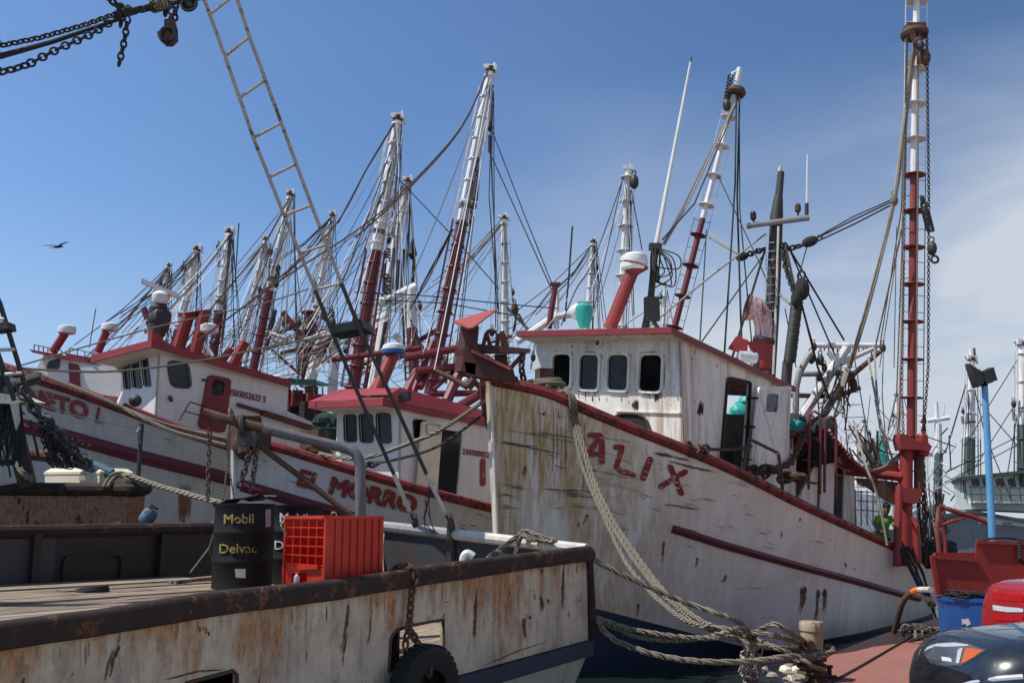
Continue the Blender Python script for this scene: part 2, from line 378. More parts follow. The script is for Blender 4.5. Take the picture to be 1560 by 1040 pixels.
    def build(s, name, parent=None, base=None, smooth=30, skip=()):
        b = BASE[parent.name] if parent is not None else (Vector(base) if base is not None else V(0, 0, 0))
        me = bpy.data.meshes.new(name); me.from_pydata([tuple(v - b) for v in s.v], [], s.f); 
        for m in s.mats: me.materials.append(MATS[m])
        me.polygons.foreach_set('material_index', s.mi)
        bm = bmesh.new(); bm.from_mesh(me); bmesh.ops.recalc_face_normals(bm, faces=bm.faces); bm.to_mesh(me); bm.free()
        me.polygons.foreach_set('use_smooth', [True] * len(me.polygons)); me.set_sharp_from_angle(angle=R(smooth)); me.update()
        o = bpy.data.objects.new(name, me); COL.objects.link(o)
        if parent is not None: o.parent = parent
        else: o.location = b
        BASE[o.name] = b
        return o
def absorb(o, m):                            # marks on a surface become part of that surface's own mesh
    me = o.data; b = BASE[o.name]; k = len(me.materials)
    for q in m.mats: me.materials.append(MATS[q])
    bm = bmesh.new(); bm.from_mesh(me); vs = [bm.verts.new(v - b) for v in m.v]
    for f, mi in zip(m.f, m.mi):
        try: q = bm.faces.new([vs[i] for i in f])
        except ValueError: continue
        q.material_index = mi + k; q.smooth = True
    bm.to_mesh(me); bm.free(); me.update()
def resample(pts, step):
    pts = [Vector(p) for p in pts]; out = [pts[0]]; acc = 0
    for a, b in zip(pts, pts[1:]):
        L = (b - a).length; d = step - acc
        while d <= L: out.append(a + (b - a) * d / L); d += step
        acc = (acc + L) % step
    return out
def smooth_path(pts, k=6):                  # Catmull-Rom
    pts = [Vector(p) for p in pts]; out = []
    for i in range(len(pts) - 1):
        p0 = pts[max(i - 1, 0)]; p1 = pts[i]; p2 = pts[i + 1]; p3 = pts[min(i + 2, len(pts) - 1)]
        for j in range(k):
            t = j / k
            out.append(.5 * ((2 * p1) + (p2 - p0) * t + (2 * p0 - 5 * p1 + 4 * p2 - p3) * t * t + (3 * p1 - p0 - 3 * p2 + p3) * t ** 3))
    return out + [pts[-1]]
def sag(a, b, d, n=10):
    a = Vector(a); b = Vector(b); return [a.lerp(b, i / n) - Z * d * 4 * (i / n) * (1 - i / n) for i in range(n + 1)]
def twisted(pts, r, k=3):                   # strands of a laid rope along a path, as tubes
    pts = resample(pts, r * 1.2); out = []
    for q in range(k):
        l = []
        for i, p in enumerate(pts):
            t = (pts[min(i + 1, len(pts) - 1)] - pts[max(i - 1, 0)]).normalized(); u = t.cross(Z + V(.01, .02, 0)).normalized(); w = t.cross(u)
            a = 2 * math.pi * q / k + i * .42; l.append(p + (u * math.cos(a) + w * math.sin(a)) * r * .52)
        out.append(l)
    return out
def thing(name, label, cat, loc, group=None):
    o = bpy.data.objects.new(name, None); COL.objects.link(o); o.location = loc; o.empty_display_size = .3
    BASE[o.name] = Vector(loc); return tag(o, label, cat, group)
def tag(o, label, cat, group=None):
    o['label'] = label; o['category'] = cat
    if group: o['group'] = group
    return o
def setting(o): o['kind'] = 'structure'; return o
def rrect(cx, cy, w, h, r, k=4):            # rounded rectangle in pixels
    out = []
    for (sx_, sy_, a0) in ((1, 1, 0), (-1, 1, 90), (-1, -1, 180), (1, -1, 270)):
        for i in range(k + 1):
            a = R(a0 + 90 * i / k); out.append((cx + sx_ * (w / 2 - r) + r * math.cos(a), cy + sy_ * (h / 2 - r) + r * math.sin(a)))
    return out
def quadpx(q, r=.18, k=4):                  # rounded version of any pixel quadrilateral (corners in order)
    out = []; q = [Vector(p) for p in q]
    for i in range(4):
        p = q[i]; a = q[i - 1]; b = q[(i + 1) % 4]; l = min((a - p).length, (b - p).length) * r * 1.6
        A = p + (a - p).normalized() * l; B = p + (b - p).normalized() * l
        for j in range(k + 1):
            t = j / k; out.append(((1 - t) ** 2 * A + 2 * t * (1 - t) * p + t * t * B)[:])
    return out
def grow(poly, f):                          # scale a pixel polygon about its centre
    cx = sum(p[0] for p in poly) / len(poly); cy = sum(p[1] for p in poly) / len(poly)
    mw = max(abs(p[0] - cx) for p in poly); mh = max(abs(p[1] - cy) for p in poly)
    return [(cx + (p[0] - cx) * (1 + f / mw), cy + (p[1] - cy) * (1 + f / mh)) for p in poly]
def bvh(mb): return BVHTree.FromPolygons([tuple(v) for v in mb.v], mb.f)
def hit(tree, px, py, off=.01):
    o = V(0, 0, EYE); d = ray(px, py).normalized(); loc, nrm, i, dist = tree.ray_cast(o, d)
    if loc is None: return None
    if nrm.dot(d) > 0: nrm = -nrm
    return loc + nrm * off
def stroke(mb, tree, pts, w, off=.012, mi=0, step=5, taper=False, jit=0, rnd=random):
    """a brush stroke painted on a surface: pixel path, pixel width"""
    P = [Vector((*p, 0)) for p in pts]; P = resample(P, step) + [P[-1]]
    if len(P) > 2 and (P[-1] - P[-2]).length < 1e-3: P.pop()
    L_, R_ = [], []
    k = len(P)
    for i, p in enumerate(P):
        t = (P[min(i + 1, k - 1)] - P[max(i - 1, 0)]).normalized(); n = V(-t.y, t.x, 0)
        e = 1 if not taper else max(.12, math.sin(math.pi * (i + .3) / k))
        ww = w / 2 * e * (1 + (rnd.uniform(-jit, jit) if jit else 0))
        L_.append(p + n * ww); R_.append(p - n * ww)
    if not taper:                            # round ends
        for lst in (0, -1):
            p = P[lst]; t = (P[1] - P[0]).normalized() * -1 if lst == 0 else (P[-1] - P[-2]).normalized(); n = V(-t.y, t.x, 0)
            cap = [p + (n * math.cos(R(a)) + t * math.sin(R(a))) * w / 2 for a in range(0, 181, 30)]
            hs = [hit(tree, q.x, q.y, off + .001) for q in cap]
            if None not in hs: mb.poly(hs, mi)
    H = [(hit(tree, a.x, a.y, off), hit(tree, b.x, b.y, off)) for a, b in zip(L_, R_)]
    for (a, b), (c, d) in zip(H, H[1:]):
        if None in (a, b, c, d): continue
        mb.poly([a, b, d, c], mi)
def text_mesh(body, bold=.0, shear=0):
    c = bpy.data.curves.new('lettering', 'FONT'); c.body = body; c.offset = bold; c.shear = shear; c.resolution_u = 3
    o = bpy.data.objects.new('lettering', c); COL.objects.link(o)
    dg = bpy.context.evaluated_depsgraph_get(); m = bpy.data.meshes.new_from_object(o.evaluated_get(dg))
    b_ = bmesh.new(); b_.from_mesh(m); bmesh.ops.triangulate(b_, faces=b_.faces); b_.to_mesh(m); b_.free()
    vs = [v.co.copy() for v in m.vertices]; fs = [list(p.vertices) for p in m.polygons]
    bpy.data.objects.remove(o); bpy.data.curves.remove(c); bpy.data.meshes.remove(m)
    x0 = min(v.x for v in vs); x1 = max(v.x for v in vs); 
    return [((v.x - x0) / (x1 - x0), v.y / .7) for v in vs], fs
def letters(mb, place, body, p0, p1, h, fat=.0, shear=0, mi=0):
    """writing along a pixel baseline p0 -> p1 with cap height h, laid on a surface by place(px, py); fat = extra stroke in pixels"""
    vs, fs = text_mesh(body, 0, shear); E_ = V(0, 0, EYE)
    sh = [(0, 0)] if not fat else [(0, 0), (fat, 0), (-fat, 0), (0, fat), (0, -fat), (fat * .7, fat * .7), (-fat * .7, -fat * .7), (fat * .7, -fat * .7), (-fat * .7, fat * .7)]
    for k, (dx, dy) in enumerate(sh):
        hs = [place(lerp(p0[0], p1[0], x) + dx, lerp(p0[1], p1[1], x) - y * h + dy) for x, y in vs]
        o = len(mb.v); ok = [q is not None for q in hs]; mb.v += [q + (E_ - q) * (.00010 * k) if q is not None else V(0, 0, -50) for q in hs]
        for f in fs:
            if all(ok[i] for i in f): mb.f.append([o + i for i in f]); mb.mi.append(mi)

# ------------------------------------------------------------------ setting: water and quay
WZ = -0.8
m = MB('harbour_water'); m.poly([(-900, -60, WZ), (900, -60, WZ), (900, 2500, WZ), (-900, 2500, WZ)]); setting(m.build('water'))
def quay():
    edge = [(-42, -60), (-14, -12), (-6.2, -.5), (1.9, 11.0), (2.86, 12.4), (3.25, 12.9), (3.75, 13.7), (4.95, 16.0), (5.8, 17.3), (7.0, 19.1), (9.1, 21.9), (30, 40), (60, 40), (60, -60)]
    m = MB('quay_red', 'concrete')
    m.prism([(x, y, -1.9) for x, y in edge], (0, 0, 1.9), 0)
    o = setting(m.build('quay'))
    m = MB('bounce_pale'); m.poly([(-40, -59.8, .004), (-13.6, -12, .004), (-5.6, -.6, .004), (2.3, 10.4, .004), (59.8, 10.4, .004), (59.8, -59.8, .004)]); setting(m.build('added_bounce_ground'))  # pale unseen ground added behind the camera to bounce sunlight onto the shaded hulls
    # broken concrete lip along the edge, with the red floor coat worn off
    m = MB('concrete'); rnd = random.Random(4)
    for (a, b) in zip(edge[2:7], edge[3:7]):
        A = V(*a, 0); B = V(*b, 0); n = max(1, int((B - A).length / .45)); t = (B - A).normalized(); nn = V(t.y, -t.x, 0)
        for i in range(n):
            p = A.lerp(B, (i + .5) / n); w = rnd.uniform(.16, .34); l = (B - A).length / n * .98
            pts = []
            for k in range(9):
                a_ = 2 * math.pi * k / 9; pts.append(p + nn * (w * .8 * math.sin(a_) * rnd.uniform(.8, 1.1) + .10) + t * l * .5 * math.cos(a_) * rnd.uniform(.9, 1.15) - Z * .05)
            m.prism(pts, Z * (.075 + rnd.uniform(0, .04)))
    setting(m.build('quay_edge'))
    m = MB('painted_hull_shade'); st = [(4.9, 15.9), (5.75, 17.25), (6.95, 19.05), (9.05, 21.85), (9.6, 22.2), (9.0, 20.3), (8.3, 18.9), (7.5, 18.3), (7.0, 17.7), (6.4, 17.3), (5.9, 16.9), (5.4, 16.3)]
    m.poly([(x, y, .004) for x, y in st]); setting(m.build('painted_hull_shade'))  # dark sheet that paints the trawler's shadow along the quay edge
quay()

# ------------------------------------------------------------------ hull builder
class Hull:
    def __init__(h, bow, A, L, B, Lf, rail, rake=.6, wk=.86, heel=0, paint_line=None, ns=40):
        h.bow = V(*bow, 0); h.d = V(math.sin(A), math.cos(A), 0); h.n = V(math.cos(A), -math.sin(A), 0); h.L = L; h.B = B; h.Lf = Lf; h.rake = rake; h.wk = wk
        h.S = [L * (i / ns) ** 1.35 for i in range(ns + 1)]
        h.near = []; h.far = []; h.ctr = []; h.rows = []; h.rowf = []
        for s in h.S:
            b = h.b(s); P = h.bow + h.d * s + h.n * b
            px, z = 0, 1.5
            for _ in range(4):
                px = pxof((P.x, P.y, z))[0]; z = rail(px) if callable(rail) else rail
                z = zat(P.x, P.y, z)
            h.near.append(V(P.x, P.y, z)); zf = z + heel * 2 * b
            Q = h.bow + h.d * s - h.n * b; h.far.append(V(Q.x, Q.y, zf))
            h.ctr.append((z + zf) / 2)
            pl = WZ + .12
            if paint_line is not None:
                z2 = 0
                for _ in range(3):
                    bb = h.bt(s, .7); sp = h.bow + h.d * (s + .3 * h.rk(s)) + h.n * bb
                    px = pxof((sp.x, sp.y, z2))[0]; z2 = zat(sp.x, sp.y, paint_line(px))
                pl = max(pl, z2)
            h.rows.append(h.section(s, z, pl, 1)); h.rowf.append(h.section(s, zf, pl, -1))
    def b(h, s):
        u = min(s / h.Lf, 1); v = max(0, (s - .72 * h.L) / (.28 * h.L))
        return .07 + (h.B - .07) * (1 - (1 - u) ** 2.3) * (1 - .30 * v ** 2.2)
    def bw(h, s):
        u = min(max(s - .15, 0) / (h.Lf * 1.5), 1); v = max(0, (s - .72 * h.L) / (.28 * h.L))
        return .05 + h.B * h.wk * (1 - (1 - u) ** 1.8) * (1 - .34 * v ** 2.2)
    def bt(h, s, t): return h.bw(s) + (h.b(s) - h.bw(s)) * (1 - t) ** 1.5
    def rk(h, s): return h.rake * max(0, 1 - s / (h.Lf * 1.2)) - (1.0 * max(0, (s - .86 * h.L) / (.14 * h.L)))
    def section(h, s, z, pl, side):
        out = []; T = [0, .12, .26, .4, .55, .7, .85]
        zr = z
        for t in T: out.append((h.bt(s, t * .8), t * .8, lerp(zr, pl, t / .85)))
        out.append((h.bt(s, .9), .9, (pl + WZ) / 2 if pl > WZ + .15 else WZ + .05)); out.append((h.bw(s), 1, WZ - .02)); out.append((h.bw(s) * .75, 1.15, WZ - .7)); out.append((.03, 1.25, WZ - 1.3))
        return [h.bow + h.d * (s + h.rk(s) * t) + h.n * side * b + Z * zz for b, t, zz in out]
    def shell(h, *mats, deck_drop=.75, deck='deck_planks'):
        m = MB(*mats, deck); k = len(h.rows[0]); nS = len(h.S); sides = []
        m2 = MB(*mats)
        for rows in (h.rows, h.rowf):
            vs = [p for r in rows for p in r]; fs = []; mi = []
            for i in range(nS - 1):
                for j in range(k - 1):
                    fs.append([i * k + j, (i + 1) * k + j, (i + 1) * k + j + 1, i * k + j + 1]); mi.append(0 if j < 6 else 1)
            o = len(m.v); m.v += vs; m.f += [[o + a for a in f] for f in fs]; m.mi += mi
            if rows is h.rows: m2.v = list(vs); m2.f = [list(f) for f in fs]
        for j in range(k - 1):                                    # stem and transom
            m.add([h.rows[0][j], h.rows[0][j + 1], h.rowf[0][j + 1], h.rowf[0][j]], [[0, 1, 2, 3]], 0 if j < 6 else 1)
            m.add([h.rows[-1][j], h.rows[-1][j + 1], h.rowf[-1][j + 1], h.rowf[-1][j]], [[0, 1, 2, 3]], 0 if j < 6 else 1)
        def dk(rows, i, sg):                                      # deck edge just inside the shell
            r = rows[i]; z = r[0].z - deck_drop
            for p, q in zip(r, r[1:]):
                if p.z >= z >= q.z: return p.lerp(q, (p.z - z) / max(1e-6, p.z - q.z)) - h.n * sg * min(.08, .4 * h.b(h.S[i]))
            return r[0] - Z * deck_drop - h.n * sg * .5 * h.b(h.S[i])
        for i in range(1, nS - 1): m.add([dk(h.rows, i, 1), dk(h.rows, i + 1, 1), dk(h.rowf, i + 1, -1), dk(h.rowf, i, -1)], [[0, 1, 2, 3]], len(mats))
        h.tree = bvh(m2); return m
    def place(h, off=.01): return lambda px, py: hit(h.tree, px, py, off)
    def railtube(h, m, r, mi=0, h2=1.0):
        m.tube([p + Z * .02 for p in h.near], r, 8, mi); m.tube([p + Z * .02 for p in h.far], r, 8, mi)
        m.tube([h.near[-1], h.far[-1]], r, 8, mi)
    def band(h, m, cv, x0, x1, r, mi=0, off=.02):
        pts = []; x = x0
        while x <= x1:
            p = hit(h.tree, x, cv(x), off)
            if p is not None: pts.append(p)
            x += 14
        pts.append(pts[-1] + (pts[-1] - pts[-2]) * .9)
        m.tube(pts, r, 8, mi)
    def at(h, s, t=0): return h.bow + h.d * s + h.n * t            # plan point
    def deckz(h, s, drop=.75):
        i = min(range(len(h.S)), key=lambda k: abs(h.S[k] - s)); return h.ctr[i] - drop

def pane_set(parent, A, B, quads, frame_mat, glass_mats, fw, proud=.03, name='window', r=.18):
    """windows traced on a wall: a proud rounded frame and a recessed pane, one mesh each"""
    for q, gm in zip(quads, glass_mats):
        inner = quadpx(q, r); outer = grow(inner, fw)
        m = MB(frame_mat, gm); n = (onwall(*inner[0], A, B, .1) - onwall(*inner[0], A, B, 0)); n = V(B[1] - A[1], -(B[0] - A[0]), 0).normalized()
        if n.y > 0: n = -n
        m.prism([onwall(*p, A, B, .004) for p in outer], n * proud, 0, holes=[[onwall(*p, A, B, .004) for p in inner]])
        m.prism([onwall(*p, A, B, -.04) for p in inner], n * .012, 1)
        m.build(name, parent)

def wall(m, A, B, zb, ztA, ztB, holes=(), th=.05, mi=0, mirror=None):
    """vertical wall between plan points with traced openings"""
    n = V(B[1] - A[1], -(B[0] - A[0]), 0).normalized()
    if n.y > 0: n = -n
    pts = [V(A[0], A[1], zb), V(B[0], B[1], zb), V(B[0], B[1], ztB), V(A[0], A[1], ztA)]
    hs = [[onwall(*p, A, B) for p in q] for q in holes]
    m.prism(pts, -n * th, mi, holes=hs or None)

# ------------------------------------------------------------------ poles of the trawlers
def outrigger(parent, top, base, d0, d1, r, split, upper='white_pole', lower='red_pole', ring=.0, nr=9, rods=True, cap=True, rnd=random.Random(2), name='outrigger'):
    """a raised trawling boom: tapered pipe, rings, climbing rods; (px, py) of its top and base with their distances"""
    P1 = W(*top, d1); P0 = W(*base, d0); ax = (P1 - P0); L = ax.length; t = ax.normalized()
    m = MB(upper, lower); S = P0 + ax * split
    m.tube([P0, S], [r * .86, r * .80], 10, 1); m.tube([S - t * .02, P1], [r * .78, r * .56], 10, 0)
    u = t.cross(V(0, 1, 0)).normalized(); w = t.cross(u)
    if ring:
        for i in range(nr):
            k = (i + .6) / nr; c = P0.lerp(P1, k); m.lathe([(ring * .98, -.012), (ring, 0), (ring * .98, .012)], c, t, 14, 0 if k > split else 1)
    else:
        for i in range(nr):
            k = (i + .6) / nr; c = P0.lerp(P1, k); rr = r * lerp(.86, .58, k); m.lathe([(rr * 1.28, -.03), (rr * 1.34, 0), (rr * 1.28, .03)], c, t, 10, 0 if k > split else 1)
    if cap:
        m.obox(P1, u * r * .85, w * r * .6, t * r * .35, 0); m.tube([P1 + u * r * .5 - t * r * .2, P1 + u * r * 1.2 + t * r * .2], r * .22, 6, 0); m.tube([P1 - u * r * .5, P1 - u * r * 1.1 - t * r * .9], r * .2, 6, 0); m.tube([P1 + t * r * .3 - u * r * .4, P1 + t * r * .9 - u * r * .4], r * .16, 6, 0)
    o = m.build(name, parent)
    if rods:
        m = MB(upper, lower); e = ring or r * 1.5; rr = max(.013, r * .10)
        for sgn in (-1, 1):
            for off in (V(0, 0, 0), ) if ring else (V(0, 0, 0), w * r * .9):
                a = P0 + t * L * .04 + u * sgn * e + off; b = P0 + t * L * .93 + u * sgn * e * (.98 if ring else .72) + off; c = a.lerp(b, max(0, (split - .04) / .89))
                m.tube([a, c], rr, 4, 1); m.tube([c, b], rr, 4, 0)
        nrg = int(L / (.55 if ring else .8))
        for i in range(1, nrg):
            k = .05 + .87 * i / nrg; c = P0.lerp(P1, k); ee = e * lerp(1, .98 if ring else .74, k)
            m.tube([c - u * ee, c + u * ee], rr * .8, 4, 0 if k > split else 1)
        m.build('climbing_ladder', o)
    if not ring:                                    # every boom carries its own odds and ends
        m = MB('rope'); k = split + rnd.uniform(.02, .12); c = P0.lerp(P1, min(.9, k)); rr = r * .7
        for q in range(rnd.randint(2, 5)): m.torus(c + t * q * .05, t + V(rnd.uniform(-.2, .2), 0, 0), rr * 1.15, .025, 12, 5)
        m.build('rope_lashing', o); m = MB('rust_steel', 'dark_steel')
        c = P0.lerp(P1, rnd.uniform(.55, .9)); sg = rnd.choice((-1, 1)); block(m, c + u * sg * r * 1.5 + V(0, -.1, 0), rnd.uniform(.14, .24), mi=1)
        for q in range(rnd.randint(3, 7)): m.torus(c + u * sg * r * 1.5 - Z * (.28 + q * .09), V(.3, 0, 1), .07, .02, 10, 5, rnd.choice((0, 1)))
        m.build('tackle', o); m = MB('rust_steel'); m.lathe([(r * .62, -.1), (r * .75, -.02), (r * .7, .08)], P1 - t * .05, t, 10); m.build('boom_cap', o)
    return o
def stay(parent, pts, r=.016, mat='rope_dark', n=4, name='stay'):
    """a wire or rope through (px, py, distance) points"""
    return MB(mat).tube([W(*p) for p in pts], r, n).build(name, parent)
def line_set(parent, segs, r, mat, name='rigging'):
    for sgm in segs:
        pts = [W(*p) for p in sgm]; o = MB(mat).tube(smooth_path(pts, 4) if len(pts) > 3 else pts, r, 4, caps=False).build('stay' if name == 'rigging' else name, parent)
    return o
def block(m, c, s, axis=Z, mi=0):           # pulley block: two cheeks, sheave, becket
    axis = Vector(axis).normalized(); u = axis.orthogonal().normalized(); w = axis.cross(u)
    m.ell(c, s * .5, s * .5, s * .8, 10, 7, mi, rot=Matrix((u, w, axis)).transposed())
    m.torus(c + axis * s * .95, u, s * .28, s * .08, 10, 5, mi)
def radome(parent, px, py, d, r, h, mats=('plastic_white', 'white_pole'), name='radar_dome'):
    c = W(px, py, d); m = MB(*mats)
    m.lathe([(r * .80, -h * .5), (r * .97, -h * .38), (r, -h * .05), (r, h * .05), (r * .93, h * .33), (r * .6, h * .5), (r * .15, h * .54)], c, Z, 24, mis=[1, 1, 0, 0, 0, 0])
    return m.build(name, parent)

# ================================================================== the near trawler
A38 = R(38)
def on_line(P, d, px, z=4.0):               # plan point of a line that shows in column px
    a = (px - 780) / F; zz = (z - EYE) * ST
    t = (a * (P.y * CT + zz) - P.x) / (d.x - a * d.y * CT); return P + d * t
def near_trawler():
    rnd = random.Random(11)
    rail = curve([(700, 566), (738, 579), (800, 590), (840, 601), (890, 624), (960, 653), (1040, 684), (1100, 709), (1150, 733), (1200, 759), (1250, 783), (1300, 806), (1350, 829), (1400, 850), (1430, 866)])
    h = Hull((-.45, 18.5), A38, 21.0, 3.15, 8.0, rail, rake=.45, wk=.88, heel=.03, paint_line=curve([(700, 880), (905, 928), (1130, 985), (1300, 1010)]))
    root = thing('trawler', 'white wooden trawler nearest the quay with rust stained bow, red rail and open side door', 'trawler', h.at(10) + Z * WZ, 'shrimp trawlers moored side by side')
    hull = h.shell('white_bow', 'blue_bottom').build('hull', root, smooth=50)
    m = MB('red_rail'); h.railtube(m, .105); m.build('rail', root)
    # white stem bar
    m = MB('white_house'); q = [h.rows[0][j] - h.d * .02 for j in range(0, 9)]
    m.tube(q, .03, 6); m.build('stem_bar', root)
    m = MB('maroon_band'); h.band(m, curve([(1022, 804), (1100, 829), (1200, 857), (1300, 884), (1375, 905), (1420, 916)]), 1024, 1398, .085, off=.0); m.build('rub_rail', root)
    # painted name
    c = lambda p: (660 + p[0] / 3.895, 540 + p[1] / 3.895)
    for ltr in (([(930, 478), (988, 480), (1000, 520), (1000, 634)], 36, [(978, 500), (925, 578)], 32, [(912, 592), (1000, 586)], 28), ([(1082, 548), (1122, 548), (1084, 664), (1100, 682), (1184, 712)], 32), ([(1284, 622), (1246, 728)], 40), ([(1350, 780), (1493, 694)], 34, [(1404, 662), (1470, 820)], 34)):
        m = MB('red_letter')
        for k in range(0, len(ltr), 2): stroke(m, h.tree, [c(p) for p in ltr[k]], ltr[k + 1] / 3.895, .016 + .0012 * k, step=2.5, jit=.07, rnd=rnd)
        m.build('painted_letter', hull)
    m = MB('white_bow')                                             # paint gone from the letters
    for k in range(90):
        x = rnd.uniform(890, 1048); y = 690 + (x - 890) * .22 + rnd.uniform(-32, 34); l = rnd.uniform(3, 12); stroke(m, h.tree, [(x, y), (x + l * .5, y + l * .1 + rnd.uniform(-.6, .6)), (x + l, y + l * .24)], rnd.uniform(.5, 1.3), .023, step=2, taper=True, jit=.6, rnd=rnd)
    absorb(hull, m)
    # scrapes and rust runs that have a shape of their own
    m = MB('scrape_grey')
    for x0, y0, x1, y1, w in ((752, 672, 880, 697, 2.2), (752, 671, 840, 686, 2.6), (752, 737, 812, 745, 1.6), (752, 752, 800, 757, 1.6), (822, 744, 925, 752, 2.6), (850, 752, 938, 758, 1.8), (860, 768, 950, 778, 1.4), (985, 688, 1062, 704, 4.5), (1010, 702, 1100, 722, 2.6), (890, 664, 980, 674, 1.2), (780, 655, 900, 670, 1.2), (1010, 766, 1080, 776, 1.8), (925, 800, 970, 806, 1.2), (756, 770, 800, 775, 1.3), (1100, 732, 1160, 742, .9), (752, 650, 960, 690, .9), (870, 710, 1010, 735, .9), (900, 730, 1000, 752, .8)):
        for k in range(8):
            a = rnd.uniform(0, .6); b = a + rnd.uniform(.2, .45); o = rnd.uniform(-2.6, 2.6)
            pts = [(lerp(x0, x1, lerp(a, b, i / 9)), lerp(y0, y1, lerp(a, b, i / 9)) + o + rnd.uniform(-.5, .5)) for i in range(10)]
            stroke(m, h.tree, pts, w * rnd.uniform(.25, .6), .021, step=2.5, taper=True, jit=.7, rnd=rnd)
    for k in range(46):
        x = rnd.uniform(755, 1330); y = rail(x) + rnd.uniform(24, 150) ; l = rnd.uniform(6, 26)
        stroke(m, h.tree, [(x, y), (x + l * .5, y + l * .12 + rnd.uniform(-1, 1)), (x + l, y + l * .26)], rnd.uniform(.4, 1.0), .014, step=2, taper=True, jit=.6, rnd=rnd)
    absorb(hull, m)
    m = MB('rust_steel', 'rust_orange')
    for x, y, l, w in ((1221, 895, 50, 4), (1226, 894, 40, 5), (1246, 898, 62, 5), (1256, 898, 55, 6), (1062, 850, 16, 3), (894, 785, 14, 4), (800, 712, 12, 5), (1011, 825, 34, 3), (972, 920, 20, 4), (1105, 877, 10, 3)):
        [stroke(m, h.tree, [(x + q, y), (x - 1 + q, y + l * .5), (x - 4 + q * 1.5, y + l * rnd.uniform(.5, 1))], rnd.uniform(.6, 1.5), .013 + .001 * j, step=3, taper=True, jit=.5, rnd=rnd, mi=1) for j, q in enumerate([rnd.uniform(-.5, .5) * w for _ in range(4)])]; stroke(m, h.tree, [(x, y - 2), (x - .3, y + l * .2)], w * 1.05, .017, step=2, taper=True, jit=.25, rnd=rnd)
    for k in range(14):
        x = rnd.uniform(755, 1330); y = rail(x) + rnd.uniform(14, 240)
        stroke(m, h.tree, [(x, y), (x + rnd.uniform(-1, 1), y + rnd.uniform(3, 9))], rnd.uniform(1, 2.6), .014, step=1.5, taper=True, jit=.5, rnd=rnd)
    for k in range(16):
        x = 745 + 260 * rnd.random() ** 1.4; y = rail(x) + rnd.uniform(10, 26); l = rnd.uniform(15, 110)
        stroke(m, h.tree, [(x, y), (x + rnd.uniform(-1, 1), y + l * .5), (x + rnd.uniform(-2, 2), y + l)], rnd.uniform(.5, 1.6), .012, step=4, taper=True, jit=.5, rnd=rnd, mi=1)
    absorb(hull, m)

    # ---------------- wheelhouse
    P = h.at(4.0); Nn = on_line(P, h.n, 1040); Fn = on_line(P, h.n, 820); A2 = on_line(Nn, h.d, 1204, 3.4); FA = A2 + (Fn - Nn)
    zN, zF, zA = zat(Nn.x, Nn.y, 510), zat(Fn.x, Fn.y, 512), zat(A2.x, A2.y, 596); zFA = zF + zA - zN; zb = 1.6
    quads = [[(843, 540), (870, 540), (869, 590), (842, 589)], [(884, 541), (913, 541), (911, 594), (882, 592)], [(927, 541), (958, 541), (956, 595), (925, 593)], [(976, 541), (1009, 541), (1007, 597), (973, 595)]]
    door = [(1108, 575), (1141, 583), (1131, 730), (1096, 722)]
    far_hole = [(1100, 601), (1139, 603), (1138, 632), (1100, 630)]
    m = MB('white_house')
    wall(m, Fn, Nn, zb, zF, zN, [quadpx(q) for q in quads]); wt = MB('white_house'); wt.poly([V(Fn.x, Fn.y, zb), V(Nn.x, Nn.y, zb), V(Nn.x, Nn.y, zN), V(Fn.x, Fn.y, zF)]); ft = bvh(wt)
    wall(m, Nn, A2, zb, zN, zA, [quadpx(door, .10)]); wt = MB('white_house'); wt.poly([V(Nn.x, Nn.y, zb), V(A2.x, A2.y, zb), V(A2.x, A2.y, zA), V(Nn.x, Nn.y, zN)]); stree = bvh(wt)
    wall(m, Fn, FA, zb, zF, zFA); wall(m, FA, A2, zb, zFA, zA, [far_hole]); house = m.build('wheelhouse', root); m = MB('grey_steel')
    m.poly([V(Fn.x, Fn.y, zb + .7), V(Nn.x, Nn.y, zb + .7), V(A2.x, A2.y, zb + .5), V(FA.x, FA.y, zb + .5)])
    m.build('cabin_floor', house)
    pane_set(house, Fn, Nn, quads, 'white_house', ['black_void', 'glass_grey', 'glass_grey', 'black_void'], 3.4, .05)
    m = MB('rust_steel')                                           # rust round the window frames
    for q in quads:
        e = grow(quadpx(q), 5)
        for k in range(len(e)):
            if rnd.random() < .45: stroke(m, ft, [e[k], e[(k + 1) % len(e)]] if k % 5 else [e[k], ((e[k][0] * .9 + e[(k + 1) % len(e)][0] * .1), (e[k][1] * .9 + e[(k + 1) % len(e)][1] * .1))], rnd.uniform(.8, 1.8), .006, step=2, taper=True, jit=.5, rnd=rnd)
    for k in range(40):
        x = rnd.uniform(830, 1036); y = rnd.choice([rnd.uniform(598, 606), rnd.uniform(515, 640)]); stroke(m, ft, [(x, y), (x + .4, y + rnd.uniform(2, 9))], rnd.uniform(.6, 1.8), .006, step=1.5, taper=True, jit=.4, rnd=rnd)
    for k in range(12):
        x = rnd.uniform(1044, 1150); y = 515 + (x - 1040) * .53 + rnd.uniform(4, 120); stroke(m, stree, [(x, y), (x + .3, y + rnd.uniform(2, 10))], rnd.uniform(.5, 1.2), .006, step=1.5, taper=True, jit=.4, rnd=rnd)
    absorb(house, m)
    m = MB('net_black')                                            # scorch smears
    for cx, cy, l, tr in ((968, 617, 15, ft), (1066, 622, 22, stree), (1001, 603, 8, ft)):
        for k in range(26):
            x = cx + rnd.gauss(0, 2.2); y = cy + rnd.uniform(-5, 5); q = rnd.uniform(.3, 1); stroke(m, tr, [(x + 2 * q, y - l * .5 * q), (x, y), (x - 1, y + l * .45 * q)], rnd.uniform(.5, 1.6), .007 + .0003 * k, step=2, taper=True, jit=.5, rnd=rnd)
    absorb(house, m)
    m = MB('white_house')                                          # ledge, weld seam
